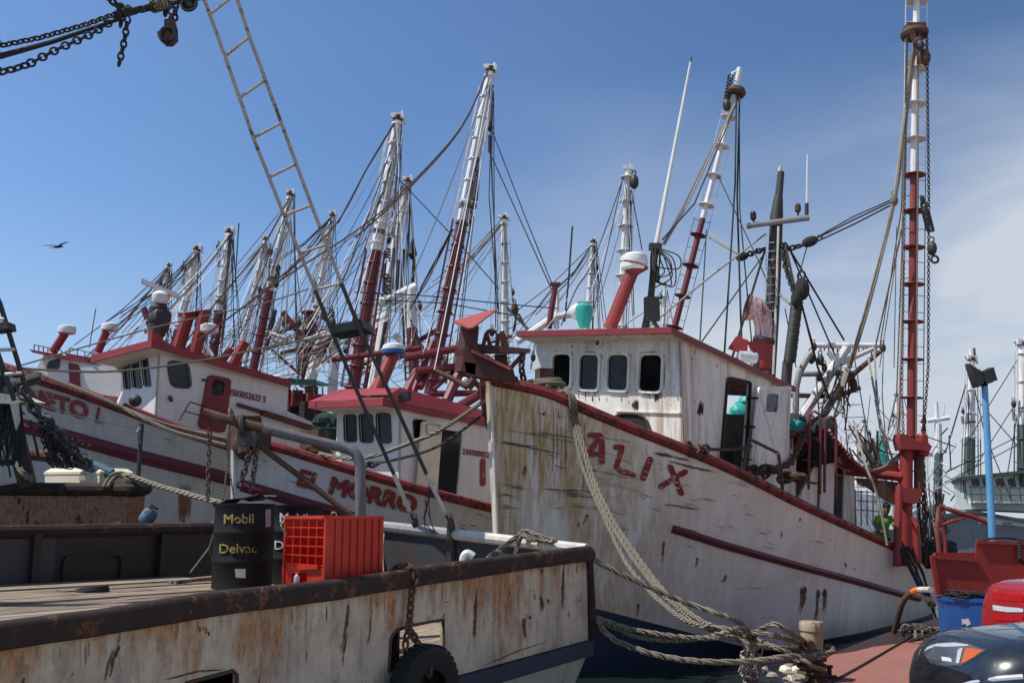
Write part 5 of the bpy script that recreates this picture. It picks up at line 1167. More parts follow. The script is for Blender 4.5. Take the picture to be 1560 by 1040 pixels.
    c = W(1300, 700, 66); r3 = thing('trawler', 'distant white and turquoise trawler seen through the gear behind the nearest wheelhouse', 'trawler', V(c.x, c.y, WZ), 'trawlers moored farther off'); d = 66
    m = MB('white_hull'); m.prism([W(*p, d) for p in ((1060, 720), (1380, 760), (1380, 840), (1060, 840))], V(3, 7, 0)); m.build('hull', r3)
    m = MB('white_clean', 'glass_dark', 'turquoise'); m.prism([W(*p, d) for p in ((1305, 676), (1348, 670), (1352, 740), (1305, 740))], V(1, 4, 0), 0); m.prism([W(*p, d - .05) for p in quadpx([(1308, 688), (1340, 680), (1340, 690), (1310, 694)])], V(0, .03, 0), 1); m.tube([W(1345, 720, d), W(1346, 672, d), W(1338, 668, d)], .3, 9, 2); m.build('wheelhouse', r3)
    m = MB('turquoise'); [m.ell(W(x_, y_, 44 + q_), a_, .4, b_, 12, 8, jit=.13, rnd=rnd) for x_, y_, a_, b_, q_ in ((1128, 626, .45, .42, 0), (1142, 632, .5, .4, .3), (1116, 634, .4, .25, .2), (1134, 612, .25, .3, .1))]; m.build('canvas_cover', r3)
    m = MB('white_pole', 'rope_dark', 'rope', 'turquoise')
    for k in range(90):
        x = rnd.uniform(1235, 1380); y = rnd.uniform(600, 720); l = rnd.uniform(15, 70); a = rnd.uniform(-.9, .9); m.tube([W(x, y, d - rnd.uniform(0, 3)), W(x + l * math.sin(a), y + l * math.cos(a), d - rnd.uniform(0, 3))], rnd.uniform(.012, .03), 4, rnd.choice((0, 1, 1, 2, 2)))
    m.build('rigging', r3)['kind'] = 'stuff'
    for t_, b_ in (((1316, 640), (1320, 740)), ((1365, 600), (1372, 720)), ((1405, 640), (1408, 760))): outrigger(r3, t_, b_, d, d, .2, .05, nr=5)
    for k, (t_, b_, dd, lab) in enumerate((((1345, 560), (1352, 720), 72, 'slim pale trawler mast beyond the stern rope ladder'), )):
        pass
right_boats()
# dense thicket of booms, ladders, wires between the left hand boats
def thicket():
    rnd = random.Random(77)
    TOPS = [(748, 108, 31.5), (607, 182, 30.5), (443, 297, 34.3), (622, 277, 40), (507, 329, 42), (350, 354, 37), (301, 381, 38), (405, 366, 44), (768, 334, 48), (957, 262, 30), (904, 370, 50), (258, 404, 46), (628, 442, 37), (512, 508, 39), (473, 480, 40)]
    for root, x0, x1, y0, y1, d, n in ((r4, 235, 330, 470, 545, 36, 20), (r5, 310, 420, 450, 578, 42, 36), (r6, 400, 540, 450, 592, 40, 74), (r6, 520, 720, 455, 592, 38, 62), (r7, 640, 850, 440, 590, 46, 34)):
        m = MB('rope_dark', 'rope_brown', 'rope', 'white_pole', 'rope_pale'); near_t = [t for t in TOPS if x0 - 30 < t[0] < x1 + 110]
        for k in range(n):
            kind = rnd.random(); mi = rnd.choice((0, 1, 2, 3, 4, 4)); r = rnd.choice((.010, .013, .018))
            if kind < .52:
                t = rnd.choice(near_t); f = rnd.uniform(0, .25); dx = rnd.uniform(40, 210); ye = rnd.uniform(500, 596); ys = t[1] + (ye - t[1]) * f
                a, b = W(t[0] - dx * f * .3 + rnd.uniform(-3, 3), ys, t[2] - .2), W(t[0] - dx, ye, max(27, t[2] - rnd.uniform(1, 5)))
                m.tube(sag(a, b, rnd.uniform(0, .5), 8), r, 4, mi, caps=False)
            elif kind < .72:
                t = rnd.choice(near_t); m.tube([W(t[0] + rnd.uniform(-4, 6), t[1] + rnd.uniform(4, 60), t[2] - .2), W(t[0] + rnd.uniform(-30, 28), rnd.uniform(480, 592), t[2] - rnd.uniform(.5, 3))], r, 4, mi, caps=False)
            else:
                x = rnd.uniform(x0, x1); y = rnd.uniform(y0 + 40, y1); l = rnd.uniform(40, 130); a = R(rnd.gauss(0, 16)); dd = d + rnd.uniform(-3, 3)
                m.tube(sag(W(x - l / 2, y + l / 2 * math.sin(a), dd), W(x + l / 2, y - l / 2 * math.sin(a), dd + rnd.uniform(-1, 1)), rnd.uniform(0, .3), 7), r, 4, mi, caps=False)
        m.build('rigging', root)['kind'] = 'stuff'
        m = MB('white_pole', 'red_pole', 'dark_steel', 'grey_steel')
        for k in range(n // 4):
            x = rnd.uniform(x0, x1); y = rnd.uniform(y0 + 60, y1 + 20); dd = d + rnd.uniform(-2, 3); l = rnd.uniform(30, 75); a = R(rnd.choice((rnd.gauss(12, 5), rnd.gauss(-45, 14), rnd.gauss(70, 10))))
            m.tube([W(x, y, dd), W(x + l * math.sin(a), y - l * math.cos(a), dd)], rnd.uniform(.05, .13), 7, rnd.choice((0, 0, 1, 1, 2, 3)))
            if rnd.random() < .5: block(m, W(x + rnd.uniform(-8, 8), y - rnd.uniform(10, 50), dd - .5), rnd.uniform(.15, .3), mi=2)
        m.build('deck_spars', root)['kind'] = 'stuff'
    # white gallows and stub masts that stand out in the thicket
    m = MB('white_pole', 'red_pole', 'dark_steel'); d = 37
    m.tube([W(575, 462, d), W(634, 436, d)], .16, 8, 0); m.tube([W(626, 442, d), W(628, 500, d), ], .2, 8, 0); m.tube([W(628, 500, d), W(632, 590, d)], .2, 8, 1); m.tube([W(590, 470, d), W(566, 600, d)], .2, 8, 0); m.tube([W(576, 470, d), W(624, 455, d)], .06, 6, 0)
    for k in range(8): m.torus(W(590 + rnd.uniform(-4, 4), 420 + k * 6, d), V(0, .3, 1), .13, .04, 10, 5, 2)
    m.tube([W(613, 470, d), W(618, 580, d)], .04, 5, 2); m.tube([W(624, 470, d), W(630, 580, d)], .04, 5, 2)
    for k in range(12): m.tube([W(613 + k * .5, 478 + k * 9, d), W(624 + k * .5, 476 + k * 9, d)], .03, 4, 2)
    m.build('white_gallows', r6)
    m = MB('white_pole'); d = 39; m.tube([W(470, 590, d), W(488, 520, d), W(512, 506, d)], .24, 8); m.tube([W(506, 600, d), W(512, 506, d)], .2, 8); m.tube([W(480, 548, d), W(510, 545, d)], .1, 6); m.tube([W(524, 590, d), W(560, 560, d)], .12, 8); m.build('white_gallows', r6)
    m = MB('red_pole'); d = 40; m.tube([W(460, 570, d), W(473, 478, d)], .24, 10); m.lathe([(.35, 0), (.4, .06), (.2, .12)], W(473, 478, d), Z, 12); m.build('stub_mast', r6)
    m = MB('red_pole'); d = 33; m.tube([W(836, 500, d), W(846, 434, d)], .10, 8); m.box(W(846, 433, d), .35, .2, .1); m.build('stub_mast', r7)
    m = MB('white_pole', 'rust_steel', 'rope'); d = 40; m.tube([W(788, 520, d), W(846, 482, d), W(870, 478, d)], .16, 8, 0); m.tube([W(820, 505, d), W(826, 560, d)], .12, 8, 0); m.tube([W(772, 468, d), W(815, 512, d), W(826, 530, d)], .06, 6, 2); m.tube([W(790, 478, d), W(812, 520, d)], .05, 6, 2); m.tube([W(848, 446, d), W(848, 500, d)], .12, 7, 0); block(m, W(784, 470, d), .3, mi=1); m.build('white_gallows', r7)
    m = MB('dark_steel', 'lamp_black')
    for x, y in ((584, 385), (597, 378), (612, 380), (628, 386), (604, 396)): m.tube([W(x, y + 60, 39), W(x + 3, y, 39)], .07, 6, 0)
    m.lathe([(.02, .9), (.2, .2), (.06, 0)], W(628, 395, 39), Z, 8, 1); m.build('deck_masts', r6)
    line_set(r7, [[(872, 345, 40), (866, 430, 40), (860, 490, 40)]], .05, 'dark_steel', 'whip_antenna'); line_set(r6, [[(364, 340, 40), (358, 430, 40)]], .03, 'dark_steel', 'whip_antenna'); line_set(r4, [[(146, 470, 38), (136, 530, 38)]], .02, 'dark_steel', 'whip_antenna')
thicket()

# ================================================================== the grey workboat in front
WC = V(.92, 12.5, 0); WU = V(-.58, -.815, 0); WW = V(-.815, .58, 0)
def wpt(t, w, z): return WC + WU * t + WW * w + Z * z
NRAIL = curve([(-500, 1010), (-200, 975), (0, 946), (130, 929), (200, 919), (300, 904), (400, 893), (500, 882), (600, 868), (700, 854), (800, 842), (890, 831)])
FRAIL = curve([(-300, 812), (0, 806), (330, 800), (580, 797)])
def railz(t, far=False):
    P = wpt(t, 3.6 if far else 0, 1.6); z = 1.6
    for _ in range(3): z = zat(P.x, P.y, (FRAIL if far else NRAIL)(pxof((P.x, P.y, z))[0]))
    return z
def workboat():
    rnd = random.Random(51); T1 = 9.6; base = wpt(4, 1.8, WZ)
    root = thing('workboat', 'rusty grey white workboat in the foreground with plank deck and dark rounded rail', 'workboat', base)
    TS = [T1 * i / 24 for i in range(25)]; RZ = [railz(t) - .09 for t in TS]; FZ = [railz(t, True) - .05 for t in TS]
    chz = lambda t: .60 - .045 * t
    A, B = WC, WC + WU * 9
    port = [(592, 1024), (595, 972), (602, 961), (622, 953), (676, 943), (676, 985), (673, 1024)]; port2 = [(262, 1062), (284, 1040), (355, 1021), (361, 1027), (361, 1066)]
    def side_pts(zs, lo, w): return [wpt(t, w, z) for t, z in zip(TS, zs)] + [wpt(t, w, lo(t)) for t in TS[::-1]]
    m = MB('workboat_side'); nout = -WW
    m.prism(side_pts(RZ, chz, 0), WW * .05, 0, holes=[[onwall(*p, A, B) for p in port], [onwall(*p, A, B) for p in port2]]); plating = m.build('side_plating', root)
    tree = bvh(MB().poly([wpt(0, -.001, 3), wpt(T1, -.001, 3), wpt(T1, -.001, -1), wpt(0, -.001, -1)]))
    m = MB('workboat_inside', 'workboat_brown')
    for (i0, i1, mi) in ((0, 12, 1), (12, 24, 0)):
        m.prism([wpt(t, 3.6, z) for t, z in zip(TS[i0:i1 + 1], FZ[i0:i1 + 1])] + [wpt(t, 3.6, chz(t)) for t in TS[i0:i1 + 1][::-1]], WW * .05, mi)
    m.build('far_bulwark', root)
    m = MB('workboat_inside'); zc, zf = RZ[0], FZ[0]; m.prism([wpt(0, 0.05, zc), wpt(0, 3.6, zf), wpt(0, 3.6, chz(0)), wpt(0, .05, chz(0))], -WU * .05); m.build('transom', root)
    m = MB('deck_planks'); m.prism([wpt(0, .06, .62), wpt(3.35, .06, .50), wpt(3.35, 3.58, .50), wpt(0, 3.58, .62)], Z * .05); m.build('stern_deck', root)
    m = MB('deck_planks', 'rust_rail'); pz = lambda w: 1.30 + .022 * w
    rows = 19; 
    for k in range(rows):
        w0 = .06 + 3.5 * k / rows; w1 = .06 + 3.5 * (k + 1) / rows - .012; t0 = 3.35; 
        while t0 < T1:
            t1 = min(T1, t0 + rnd.uniform(1.6, 3.4)); dz = rnd.uniform(-.012, .014); m.prism([wpt(t0 + .006, w0, pz(w0) - .05 + dz), wpt(t1, w0, pz(w0) - .05 + dz), wpt(t1, w1, pz(w1) - .05 + dz), wpt(t0 + .006, w1, pz(w1) - .05 + dz)], Z * .05); t0 = t1
    m.build('plank_deck', root)
    m = MB('workboat_brown'); m.prism([wpt(3.34, .06, .56), wpt(3.34, 3.58, .56), wpt(3.34, 3.58, 1.28), wpt(3.34, .06, 1.24)], WU * .03); m.build('deck_riser', root)
    # rounded dented rail
    m = MB('rust_rail'); pts = []; rr = []
    n = 90
    ph = [rnd.uniform(0, 6) for _ in range(6)]
    for i in range(n + 1):
        t = T1 * i / n; w1 = math.sin(t * 2.1 + ph[0]) * .5 + math.sin(t * 5.3 + ph[1]) * .3 + math.sin(t * 11 + ph[2]) * .2; w2 = math.sin(t * 3.1 + ph[3]) * .5 + math.sin(t * 7.7 + ph[4]) * .3 + rnd.uniform(-.1, .1); pts.append(wpt(t, -.012 + w1 * .006, railz(t) - .088 + w2 * .005)); rr.append(.09 * (1 + .04 * w1))
    P_ = [pts[0] - WU * .09 - Z * .03] + pts; R2 = [.07] + rr                       # flat sided half-round section
    sec = [(-.62, -1), (-.78, -.9), (-.86, -.5), (-.86, .35), (-.74, .75), (-.4, .97), (.2, 1.0), (.66, .85), (.82, .4), (.82, -.9)]; k_ = len(sec)
    vs = [p + WW * a * r_ + Z * b_ * r_ for p, r_ in zip(P_, R2) for a, b_ in sec]
    m.add(vs, [[i * k_ + j, i * k_ + (j + 1) % k_, (i + 1) * k_ + (j + 1) % k_, (i + 1) * k_ + j] for i in range(len(P_) - 1) for j in range(k_)] + [list(range(k_)), [(len(P_) - 1) * k_ + j for j in range(k_)]]); m.build('rail', root, smooth=45)
    m = MB('rust_rail'); m.tube([wpt(t, 3.6, z + .02) for t, z in zip(TS, FZ)], .07, 9); m.build('far_rail', root)
    m = MB('pale_pipe', 'grey_steel'); a = wpt(0, 0, railz(0) - .05); b = wpt(0, 3.6, FZ[0] + .03); c = a.lerp(b, .60); m.tube([a, c], .075, 10, 0); m.tube([c, b + WW * .05], .08, 10, 1); m.build('transom_rail', root)
    # corner post, rub strip, counter below
    m = MB('rust_rail'); m.tube([wpt(-.02, -.01, railz(0) - .08), wpt(-.09, -.03, chz(0))], .05, 8); m.build('corner_post', root)
    m = MB('dark_steel', 'blue_bottom'); m.prism([wpt(t, -.08, chz(t) - .01) for t in TS] + [wpt(t, -.08, chz(t) - .17) for t in TS[::-1]], WW * .14, 1); m.build('rub_strip', root)
    m = MB('pale_green_house', 'dark_steel')
    for a_, b_ in zip(TS, TS[1:]): m.poly([wpt(a_, .02, chz(a_) - .17), wpt(b_, .02, chz(b_) - .17), wpt(b_, .55, WZ - .4), wpt(a_ + .5 * (a_ == 0), .55, WZ - .4)], 0)
    m.poly([wpt(0, .02, chz(0) - .17), wpt(0, 3.6, chz(0) - .17), wpt(.5, 3.0, WZ - .4), wpt(.5, .55, WZ - .4)], 0); m.poly([wpt(0, .05, chz(0)), wpt(0, 3.6, chz(0)), wpt(T1, 3.6, chz(T1)), wpt(T1, .05, chz(T1))], 1)
    for a_, b_ in zip(TS, TS[1:]): m.poly([wpt(a_, 3.62, chz(a_)), wpt(b_, 3.62, chz(b_)), wpt(b_, 3.1, WZ - .4), wpt(a_, 3.1, WZ - .4)], 0)
    m.build('hull_bottom', root)
    for p in (port, port2):                                         # port frames
        pp = [onwall(*q, A, B, .003) for q in p]; MB('rust_steel').tube(pp, .016, 6).build('freeing_port_frame', root)
    # cracks, seams, rust runs from the rail
    m = MB('rust_steel', 'rust_orange', 'scrape_grey')
    for pts, w in (([(183, 955), (178, 985), (168, 1010), (160, 1045)], 9), ([(531, 915), (529, 950), (522, 985), (516, 1040)], 5), ([(727, 890), (724, 930), (721, 980), (717, 1012)], 4), ([(858, 850), (857, 900), (855, 965)], 3), ([(824, 908), (826, 925), (822, 935)], 7), ([(797, 938), (798, 950), (798, 978)], 6), ([(806, 936), (807, 942)], 3), ([(834, 912), (835, 918)], 3), ([(140, 1012), (200, 1000), (330, 985)], 0), ([(250, 1035), (300, 1022), (358, 1018)], 5), ([(565, 905), (563, 960), (555, 1010)], 1.6), ([(720, 1020), (790, 990), (850, 972)], 2)):
        if not w: continue
        for k in range(9):
            f0 = rnd.uniform(0, .5); f1 = f0 + rnd.uniform(.2, .5); o_ = rnd.uniform(-.45, .45) * w; P_ = resample([V(x, y, 0) for x, y in pts], 3); q = P_[int(f0 * len(P_)):max(int(f0 * len(P_)) + 3, int(f1 * len(P_)))]
            if len(q) > 1: stroke(m, tree, [(p.x + o_ + rnd.uniform(-.7, .7), p.y) for p in q], max(.7, w * rnd.uniform(.15, .5)), .006 + .0008 * k, step=2.5, jit=.6, rnd=rnd, taper=True, mi=0 if k % 3 else 1)
    for k in range(22):
        x = rnd.uniform(5, 885); y = NRAIL(x) + lerp(44, 25, x / 890) + (rnd.uniform(0, 6) if rnd.random() < .55 else rnd.uniform(5, 110)); l = rnd.uniform(4, 34) * lerp(1.5, .7, x / 890)
        stroke(m, tree, [(x, y), (x + rnd.uniform(-1.5, 1.5), y + l * .5), (x + rnd.uniform(-2.5, 1), y + l)], rnd.uniform(.5, 1.7), .006, step=3, taper=True, jit=.5, rnd=rnd, mi=rnd.choice((0, 1, 1, 1)))
    for k in range(8):
        x = rnd.uniform(5, 885); y = NRAIL(x) + rnd.uniform(35, 130); stroke(m, tree, [(x, y), (x + rnd.uniform(4, 22), y - rnd.uniform(0, 3))], rnd.uniform(.3, .8), .006, step=3, taper=True, jit=.5, rnd=rnd, mi=2)
    absorb(plating, m)
    # hatch outline and ribs inside the far bulwark
    FA_, FB_ = wpt(0, 3.6, 0), wpt(9, 3.6, 0)
    m = MB('workboat_brown'); q = quadpx([(98, 848), (184, 844), (180, 886), (95, 888)], .2); m.prism([onwall(*p, FA_, FB_, .01) for p in grow(q, 3)], -WW * .03, 0, holes=[[onwall(*p, FA_, FB_, .01) for p in q]]); m.build('bulwark_hatch', root)
    for x in (57, 250):
        m = MB('workboat_brown'); m.bar(onwall(x, 812, FA_, FB_, .05), onwall(x - 6, 886, FA_, FB_, .05), .06, .08); m.build('bulwark_rib', root)
    # davit of bent pipe with brace
    d = 12.3; m = MB('rust_steel', 'weathered_pipe'); path = [W(309, 628, d - .3), W(340, 637, d - .25), W(400, 652, d - .2)]; m.tube(path, [.062, .058, .06], 10, 0)
    p2 = smooth_path([W(400, 652, d - .2), W(460, 667, d - .1), W(520, 681, d), W(540, 689, d), W(548, 706, d), W(549, 730, d), W(549, 790, d), W(549, 880, d)], 5); m.tube(p2, .066, 12, 1); m.build('davit', root)
    m = MB('rust_steel'); m.tube([W(352, 638, d - .2), W(410, 690, d - .15), W(470, 735, d - .1), W(541, 790, d)], .036, 8); m.build('davit_brace', root)
    m = MB('dark_steel', 'rust_steel'); m.torus(W(372, 650, d - .2), V(1, 0, .2), .13, .03, 14, 6, 0); m.box(W(378, 668, d - .2), .22, .16, .18, mi=0); m.tube([W(362, 634, d - .2), W(396, 634, d - .2)], .02, 6, 1); block(m, W(381, 672, d - .2), .13, mi=1); m.build('davit_sheave', root)
    m = MB('dark_steel'); m.tube([W(687, 800, 13.7), W(687, 870, 13.7)], .06, 8); m.build('rail_post', root)
    m = MB('plastic_white'); m.tube(smooth_path([W(706, 870, 13), W(706, 850, 13), W(712, 843, 13), W(721, 848, 13)], 4), .055, 9); m.build('vent_pipe', root)
    # mast outside the picture on the left, that carries the shroud ladder and the chains
    mp = wpt(6.8, 2.2, 1.3); m = MB('grey_steel'); m.tube([mp, mp + Z * 12.5], [.12, .08], 12); m.build('mast', root); head = mp + Z * 12.2; low = mp + Z * 4.9
    Lr = [(632, 797, 14.05), (600, 722, 13.8), (545, 598, 13.4), (500, 492, 13.0), (480, 441, 12.85), (432, 326, 12.5), (386, 210, 12.1), (343, 86, 11.8), (310, -4, 11.5)]
    Rr = [(687, 800, 13.6), (650, 722, 13.5), (600, 612, 13.2), (548, 502, 12.9), (520, 431, 12.7), (474, 311, 12.4), (428, 186, 12.0), (380, 56, 11.7), (355, -20, 11.5)]
    m = MB('dark_steel', 'ladder_pipe')
    for q in (Lr, Rr):
        P_ = [W(*p) for p in q]; m.tube(P_[1:5], .027, 7, 0); m.tube(P_[4:] + [head], .024, 7, 1)
    for a, b, k in (((545, 604, 13.4), (597, 603, 13.2), 0), ((480, 441, 12.85), (521, 431, 12.7), 1), ((457, 385, 12.7), (498, 372, 12.55), 1), ((433, 328, 12.5), (475, 312, 12.4), 1), ((410, 270, 12.3), (452, 249, 12.2), 1), ((386, 210, 12.1), (428, 187, 12), 1), ((362, 151, 11.95), (404, 122, 11.85), 1), ((340, 88, 11.8), (381, 55, 11.7), 1), ((317, 24, 11.6), (358, -8, 11.5), 1)):
        m.tube([W(*a), W(*b)], .02, 7, k)
    m.build('shroud_ladder', root)
    m = MB('lamp_black'); m.prism([W(499, 496, 13), W(550, 486, 12.9), W(554, 499, 12.9), W(503, 509, 13)], V(.1, .3, -.02)); m.build('ladder_board', root)
    m = MB('dark_steel', 'pale_pipe')
    for q in (Lr, Rr):
        a = W(*q[0]); b = W(*q[1]); m.tube([b, a.lerp(b, .25)], .03, 7, 1); block(m, a + Z * .02, .10, mi=0); m.tube([a.lerp(b, .2), a], .02, 6, 0)
    m.build('rigging_screw', root)
    m = MB('rope_dark')
    for k in range(4): m.tube(smooth_path([W(655 + k * 2, 735, 13.6), W(652 + rnd.uniform(-4, 4), 765, 13.5), W(650 + rnd.uniform(-5, 10), 790 + k * 4, 13.5), W(662 + k * 2, 812, 13.4)], 5), .010, 4)
    m.build('loose_wires', root)
    m = MB('rope_dark', 'dark_steel', 'rope')                        # chains and blocks from mast to ladder head
    m.chain([low + Z * .35, W(0, 70, 9.5), W(60, 58, 9.8), W(130, 38, 10.2), W(182, 19, 10.6), W(240, 8, 11)], .065, .011, 0)
    m.chain([low, W(0, 111, 9.5), W(40, 100, 9.7), W(90, 74, 10), W(140, 52, 10.3), W(184, 24, 10.6)], .085, .0125, 0)
    m.tube([low + Z * .2, W(0, 86, 9.5), W(80, 64, 10), W(180, 30, 10.6)], [.03, .032, .026, .022], 7, 0)
    m.chain([W(195, 26, 10.6), W(190, 60, 10.6), W(180, 104, 10.6)], .075, .013, 0); m.chain([W(186, 22, 10.6), W(183, 46, 10.6)], .075, .013, 0)
    m.chain([W(158, -8, 10.5), W(188, 16, 10.6)], .08, .018, 0); m.chain([W(184, 22, 10.6), W(226, 12, 10.9), W(262, 6, 11.1)], .09, .02, 0)
    for k in range(5): m.ell(W(188 + rnd.uniform(-8, 8), 18 + rnd.uniform(-6, 6), 10.6), .05, .05, .06, 8, 6, 0, jit=.2, rnd=rnd)
    for k in range(8): m.torus(W(232 + k * 3.4, 9 - k * .9, 11), V(1, 0, .25), .075, .02, 12, 5, 2)
    m.chain([W(252, 6, 11.05), W(252, 30, 11.05)], .075, .016, 0); m.chain([W(268, 4, 11.05), W(266, 34, 11.05)], .075, .016, 0); m.tube([W(255, 6, 11.1), W(312, -4, 11.5)], .03, 6, 0)
    m.build('boom_chain', root)
    m = MB('rust_steel', 'lamp_black'); c = W(255, 44, 11); m.prism([W(*p, 10.97) for p in ((250, 29), (264, 29), (267, 40), (268, 58), (260, 66), (250, 66), (241, 58), (239, 49), (250, 42))], V(0, .09, 0), 0); m.torus(W(256, 52, 10.95), V(0, 1, 0), .085, .03, 16, 6, 1); m.torus(W(262, 17, 11), V(0, 1, 0), .045, .014, 12, 5, 1); m.tube([W(262, 22, 11), W(257, 32, 11)], .02, 6, 1); m.build('hanging_block', root)
    m = MB('lamp_black'); m.ell(W(288, 6, 11.2), .10, .08, .10, 14, 9); m.torus(W(288, 6, 11.12), V(0, 1, 0), .09, .02, 16, 6); m.build('boom_block', root)
    # rope made fast over the transom rail
    m = MB('rope'); 
    for l in ([(742, 868, 12.9), (748, 848, 12.95), (765, 833, 13), (790, 815, 13), (800, 808, 13), (826, 817, 12.8), (850, 824, 12.7)], [(745, 862, 12.9), (760, 840, 13), (782, 822, 13), (797, 810, 13.05)], [(797, 808, 12.9), (790, 825, 12.9), (785, 848, 12.85), (784, 880, 12.7)], [(742, 852, 12.9), (752, 842, 12.9), (764, 842, 12.9), (756, 855, 12.8), (744, 860, 12.8)], [(795, 812, 12.9), (808, 822, 12.8), (824, 822, 12.8), (845, 826, 12.6)]):
        for s_ in twisted(smooth_path([W(*p) for p in l], 6), .028): m.tube(s_, .017, 5)
    o = m.build('rope_hitch', None, W(790, 830, 13)); tag(o, 'thick rope hitched over the pale transom rail of the workboat', 'rope')
    m = MB('rope_pale'); m.tube(smooth_path([W(585, 812, 14.2), W(583, 840, 14), W(585, 885, 13.8)], 5), .012, 5); m.build('lanyard', root)
    return root, tree
WB, WBTREE = workboat()

# ------------------------------------------------------------------ things on and about the workboat
def drum(label, px, d, loc_z, h=.86, r=.295, tilt=0):
    c = V(W(px, 850, d).x, d, loc_z); root = thing('oil_drum', label, 'drum', c, 'black oil drums on the workboat deck')
    m = MB('drum_black'); prof = [(r * .98, 0), (r * 1.02, .012), (r, .03)]
    for k in (1, 2):
        z = h * k / 3; prof += [(r, z - .035), (r * 1.035, z - .012), (r * 1.035, z + .012), (r, z + .035)]
    prof += [(r, h - .03), (r * 1.025, h - .015), (r * 1.02, h), (r * .97, h), (r * .965, h - .02), (.001, h - .022)]
    m.lathe(prof, c, V(tilt, 0, 1), 40); b = m.build('drum_shell', root, smooth=35); t = bvh(m); return root, t, c, h, r
def drums():
    rnd = random.Random(8)
    root, t, c, h, r = drum('oil drum with gold lettering and a torn rusty sheet on its top', 370, 10.3, 1.325)
    pl = lambda x, y: hit(t, x, y, .005)
    m = MB('gold_letter', 'white_letter')
    letters(m, pl, 'Mobil', (342, 797), (386, 796), 14, .55, 0); m.build('drum_lettering', root); m = MB('gold_letter'); letters(m, pl, 'Delvac', (335, 842), (391, 841), 14, .25, 0); m.build('drum_lettering', root)
    m = MB('label_white', 'label_pink'); m.poly([pl(*p) for p in ((358, 866), (374, 866), (374, 880), (359, 879))], 0); m.poly([pl(*p) for p in ((404, 776), (412, 775), (412, 801), (404, 803))], 1); m.build('drum_sticker', root)
    m = MB('rust_steel', 'grey_steel'); pts = []; top = c + Z * (h + .02)
    n = 22
    ring = [top + V(math.cos(2 * math.pi * k / n) * r * rnd.uniform(.85, 1.12), math.sin(2 * math.pi * k / n) * r * rnd.uniform(.8, 1.1), rnd.uniform(-.01, .05) + .05 * math.cos(2 * math.pi * k / n)) for k in range(n)]
    for k in range(n): m.add([top + V(.02, 0, .06), ring[k], ring[(k + 1) % n]], [[0, 1, 2]], 0 if k > 8 else 1)
    m.v += []; tag(m.build('torn_sheet', None, top, smooth=10), 'torn rusty metal sheet lying on the left oil drum', 'metal sheet')
    root, t, c, h, r = drum('oil drum with white lettering half hidden by the orange crate', 447, 11.2, 1.325, tilt=.012)
    pl = lambda x, y: hit(t, x, y, .005); m = MB('white_letter'); letters(m, pl, 'Mobil', (427, 795), (468, 796), 14, .5); m.build('drum_lettering', root); m = MB('white_letter'); letters(m, pl, 'Delvac', (419, 836), (474, 837), 13, .2); m.build('drum_lettering', root)
drums()
def crate():
    z0, z1 = 1.325, 2.045; a = V(*W(497, 800, 9.2).xy, 0); L_ = V(*W(436, 800, 9.75).xy, 0); R_ = V(*W(581, 800, 9.72).xy, 0); K = L_ + R_ - a
    root = thing('fish_crate', 'tall orange plastic fish crate with open grid sides beside the black drums', 'crate', V(*((a + K) / 2).xy, z0))
    cen = (a + K) / 2; ins = lambda p, z, f=.0: V(*(p + (cen - p) * f).xy, z)
    def face(m, P, Q, solid):
        n = (Q - P).normalized(); o = V(n.y, -n.x, 0); o = o if o.dot((P + Q) / 2 - cen) > 0 else -o; S = lambda u, z: P.lerp(Q, u) + Z * z
        th = .018
        if solid:
            m.prism([S(.01, z0), S(.99, z0), S(.99, z1), S(.01, z1)], -o * .008)
            for k in range(8): u = .03 + .94 * k / 7; m.bar(S(u, z0) + o * .004, S(u, z1) + o * .004, .016, .02, up=o)
        else:
            zz = z0 + .40 * (z1 - z0)
            for k in range(6): u = .015 + .97 * k / 5; m.bar(S(u, zz), S(u, z1), .011, .016, up=o)
            for k in range(6): z = lerp(zz, z1 - .01, k / 5); m.bar(S(0, z) + o * .003, S(1, z) + o * .003, .011, .012, up=o)
            m.prism([S(0, z0), S(1, z0), S(1, zz), S(0, zz)], -o * .008, 0, holes=[[S(.42, z0 + .06), S(.8, z0 + .06), S(.8, z0 + .20), S(.42, z0 + .22)]])
            m.bar(S(.1, zz - .01) + o * .02, S(.62, zz - .03) + o * .02, .04, .03, up=o)
        m.bar(S(0, z1), S(1, z1), .05, .03, up=Z)
    m = MB('crate_orange'); face(m, a, L_, False); face(m, a, R_, True); face(m, L_, K, True); face(m, R_, K, True)
    m.prism([V(*p.xy, z0) for p in (a, L_, K, R_)], Z * .02)
    for p in (a, L_, K, R_): m.bar(V(*p.xy, z0), V(*p.xy, z1 + .01), .03, .03)
    m.build('crate_body', root)
    m = MB('rope_pale'); m.tube(smooth_path([V(*L_.xy, z1), V(*L_.xy, z1 - .08) + V(-.04, -.04, 0), V(*L_.xy, z1 - .16) + V(.01, -.02, 0)], 5), .01, 5); c = a.lerp(R_, .5) + (K - R_) * .5; m.torus(V(*c.xy, z1 + .02), V(.3, 1, .2), .03, .008, 10, 5); m.build('crate_tie', root)
crate()
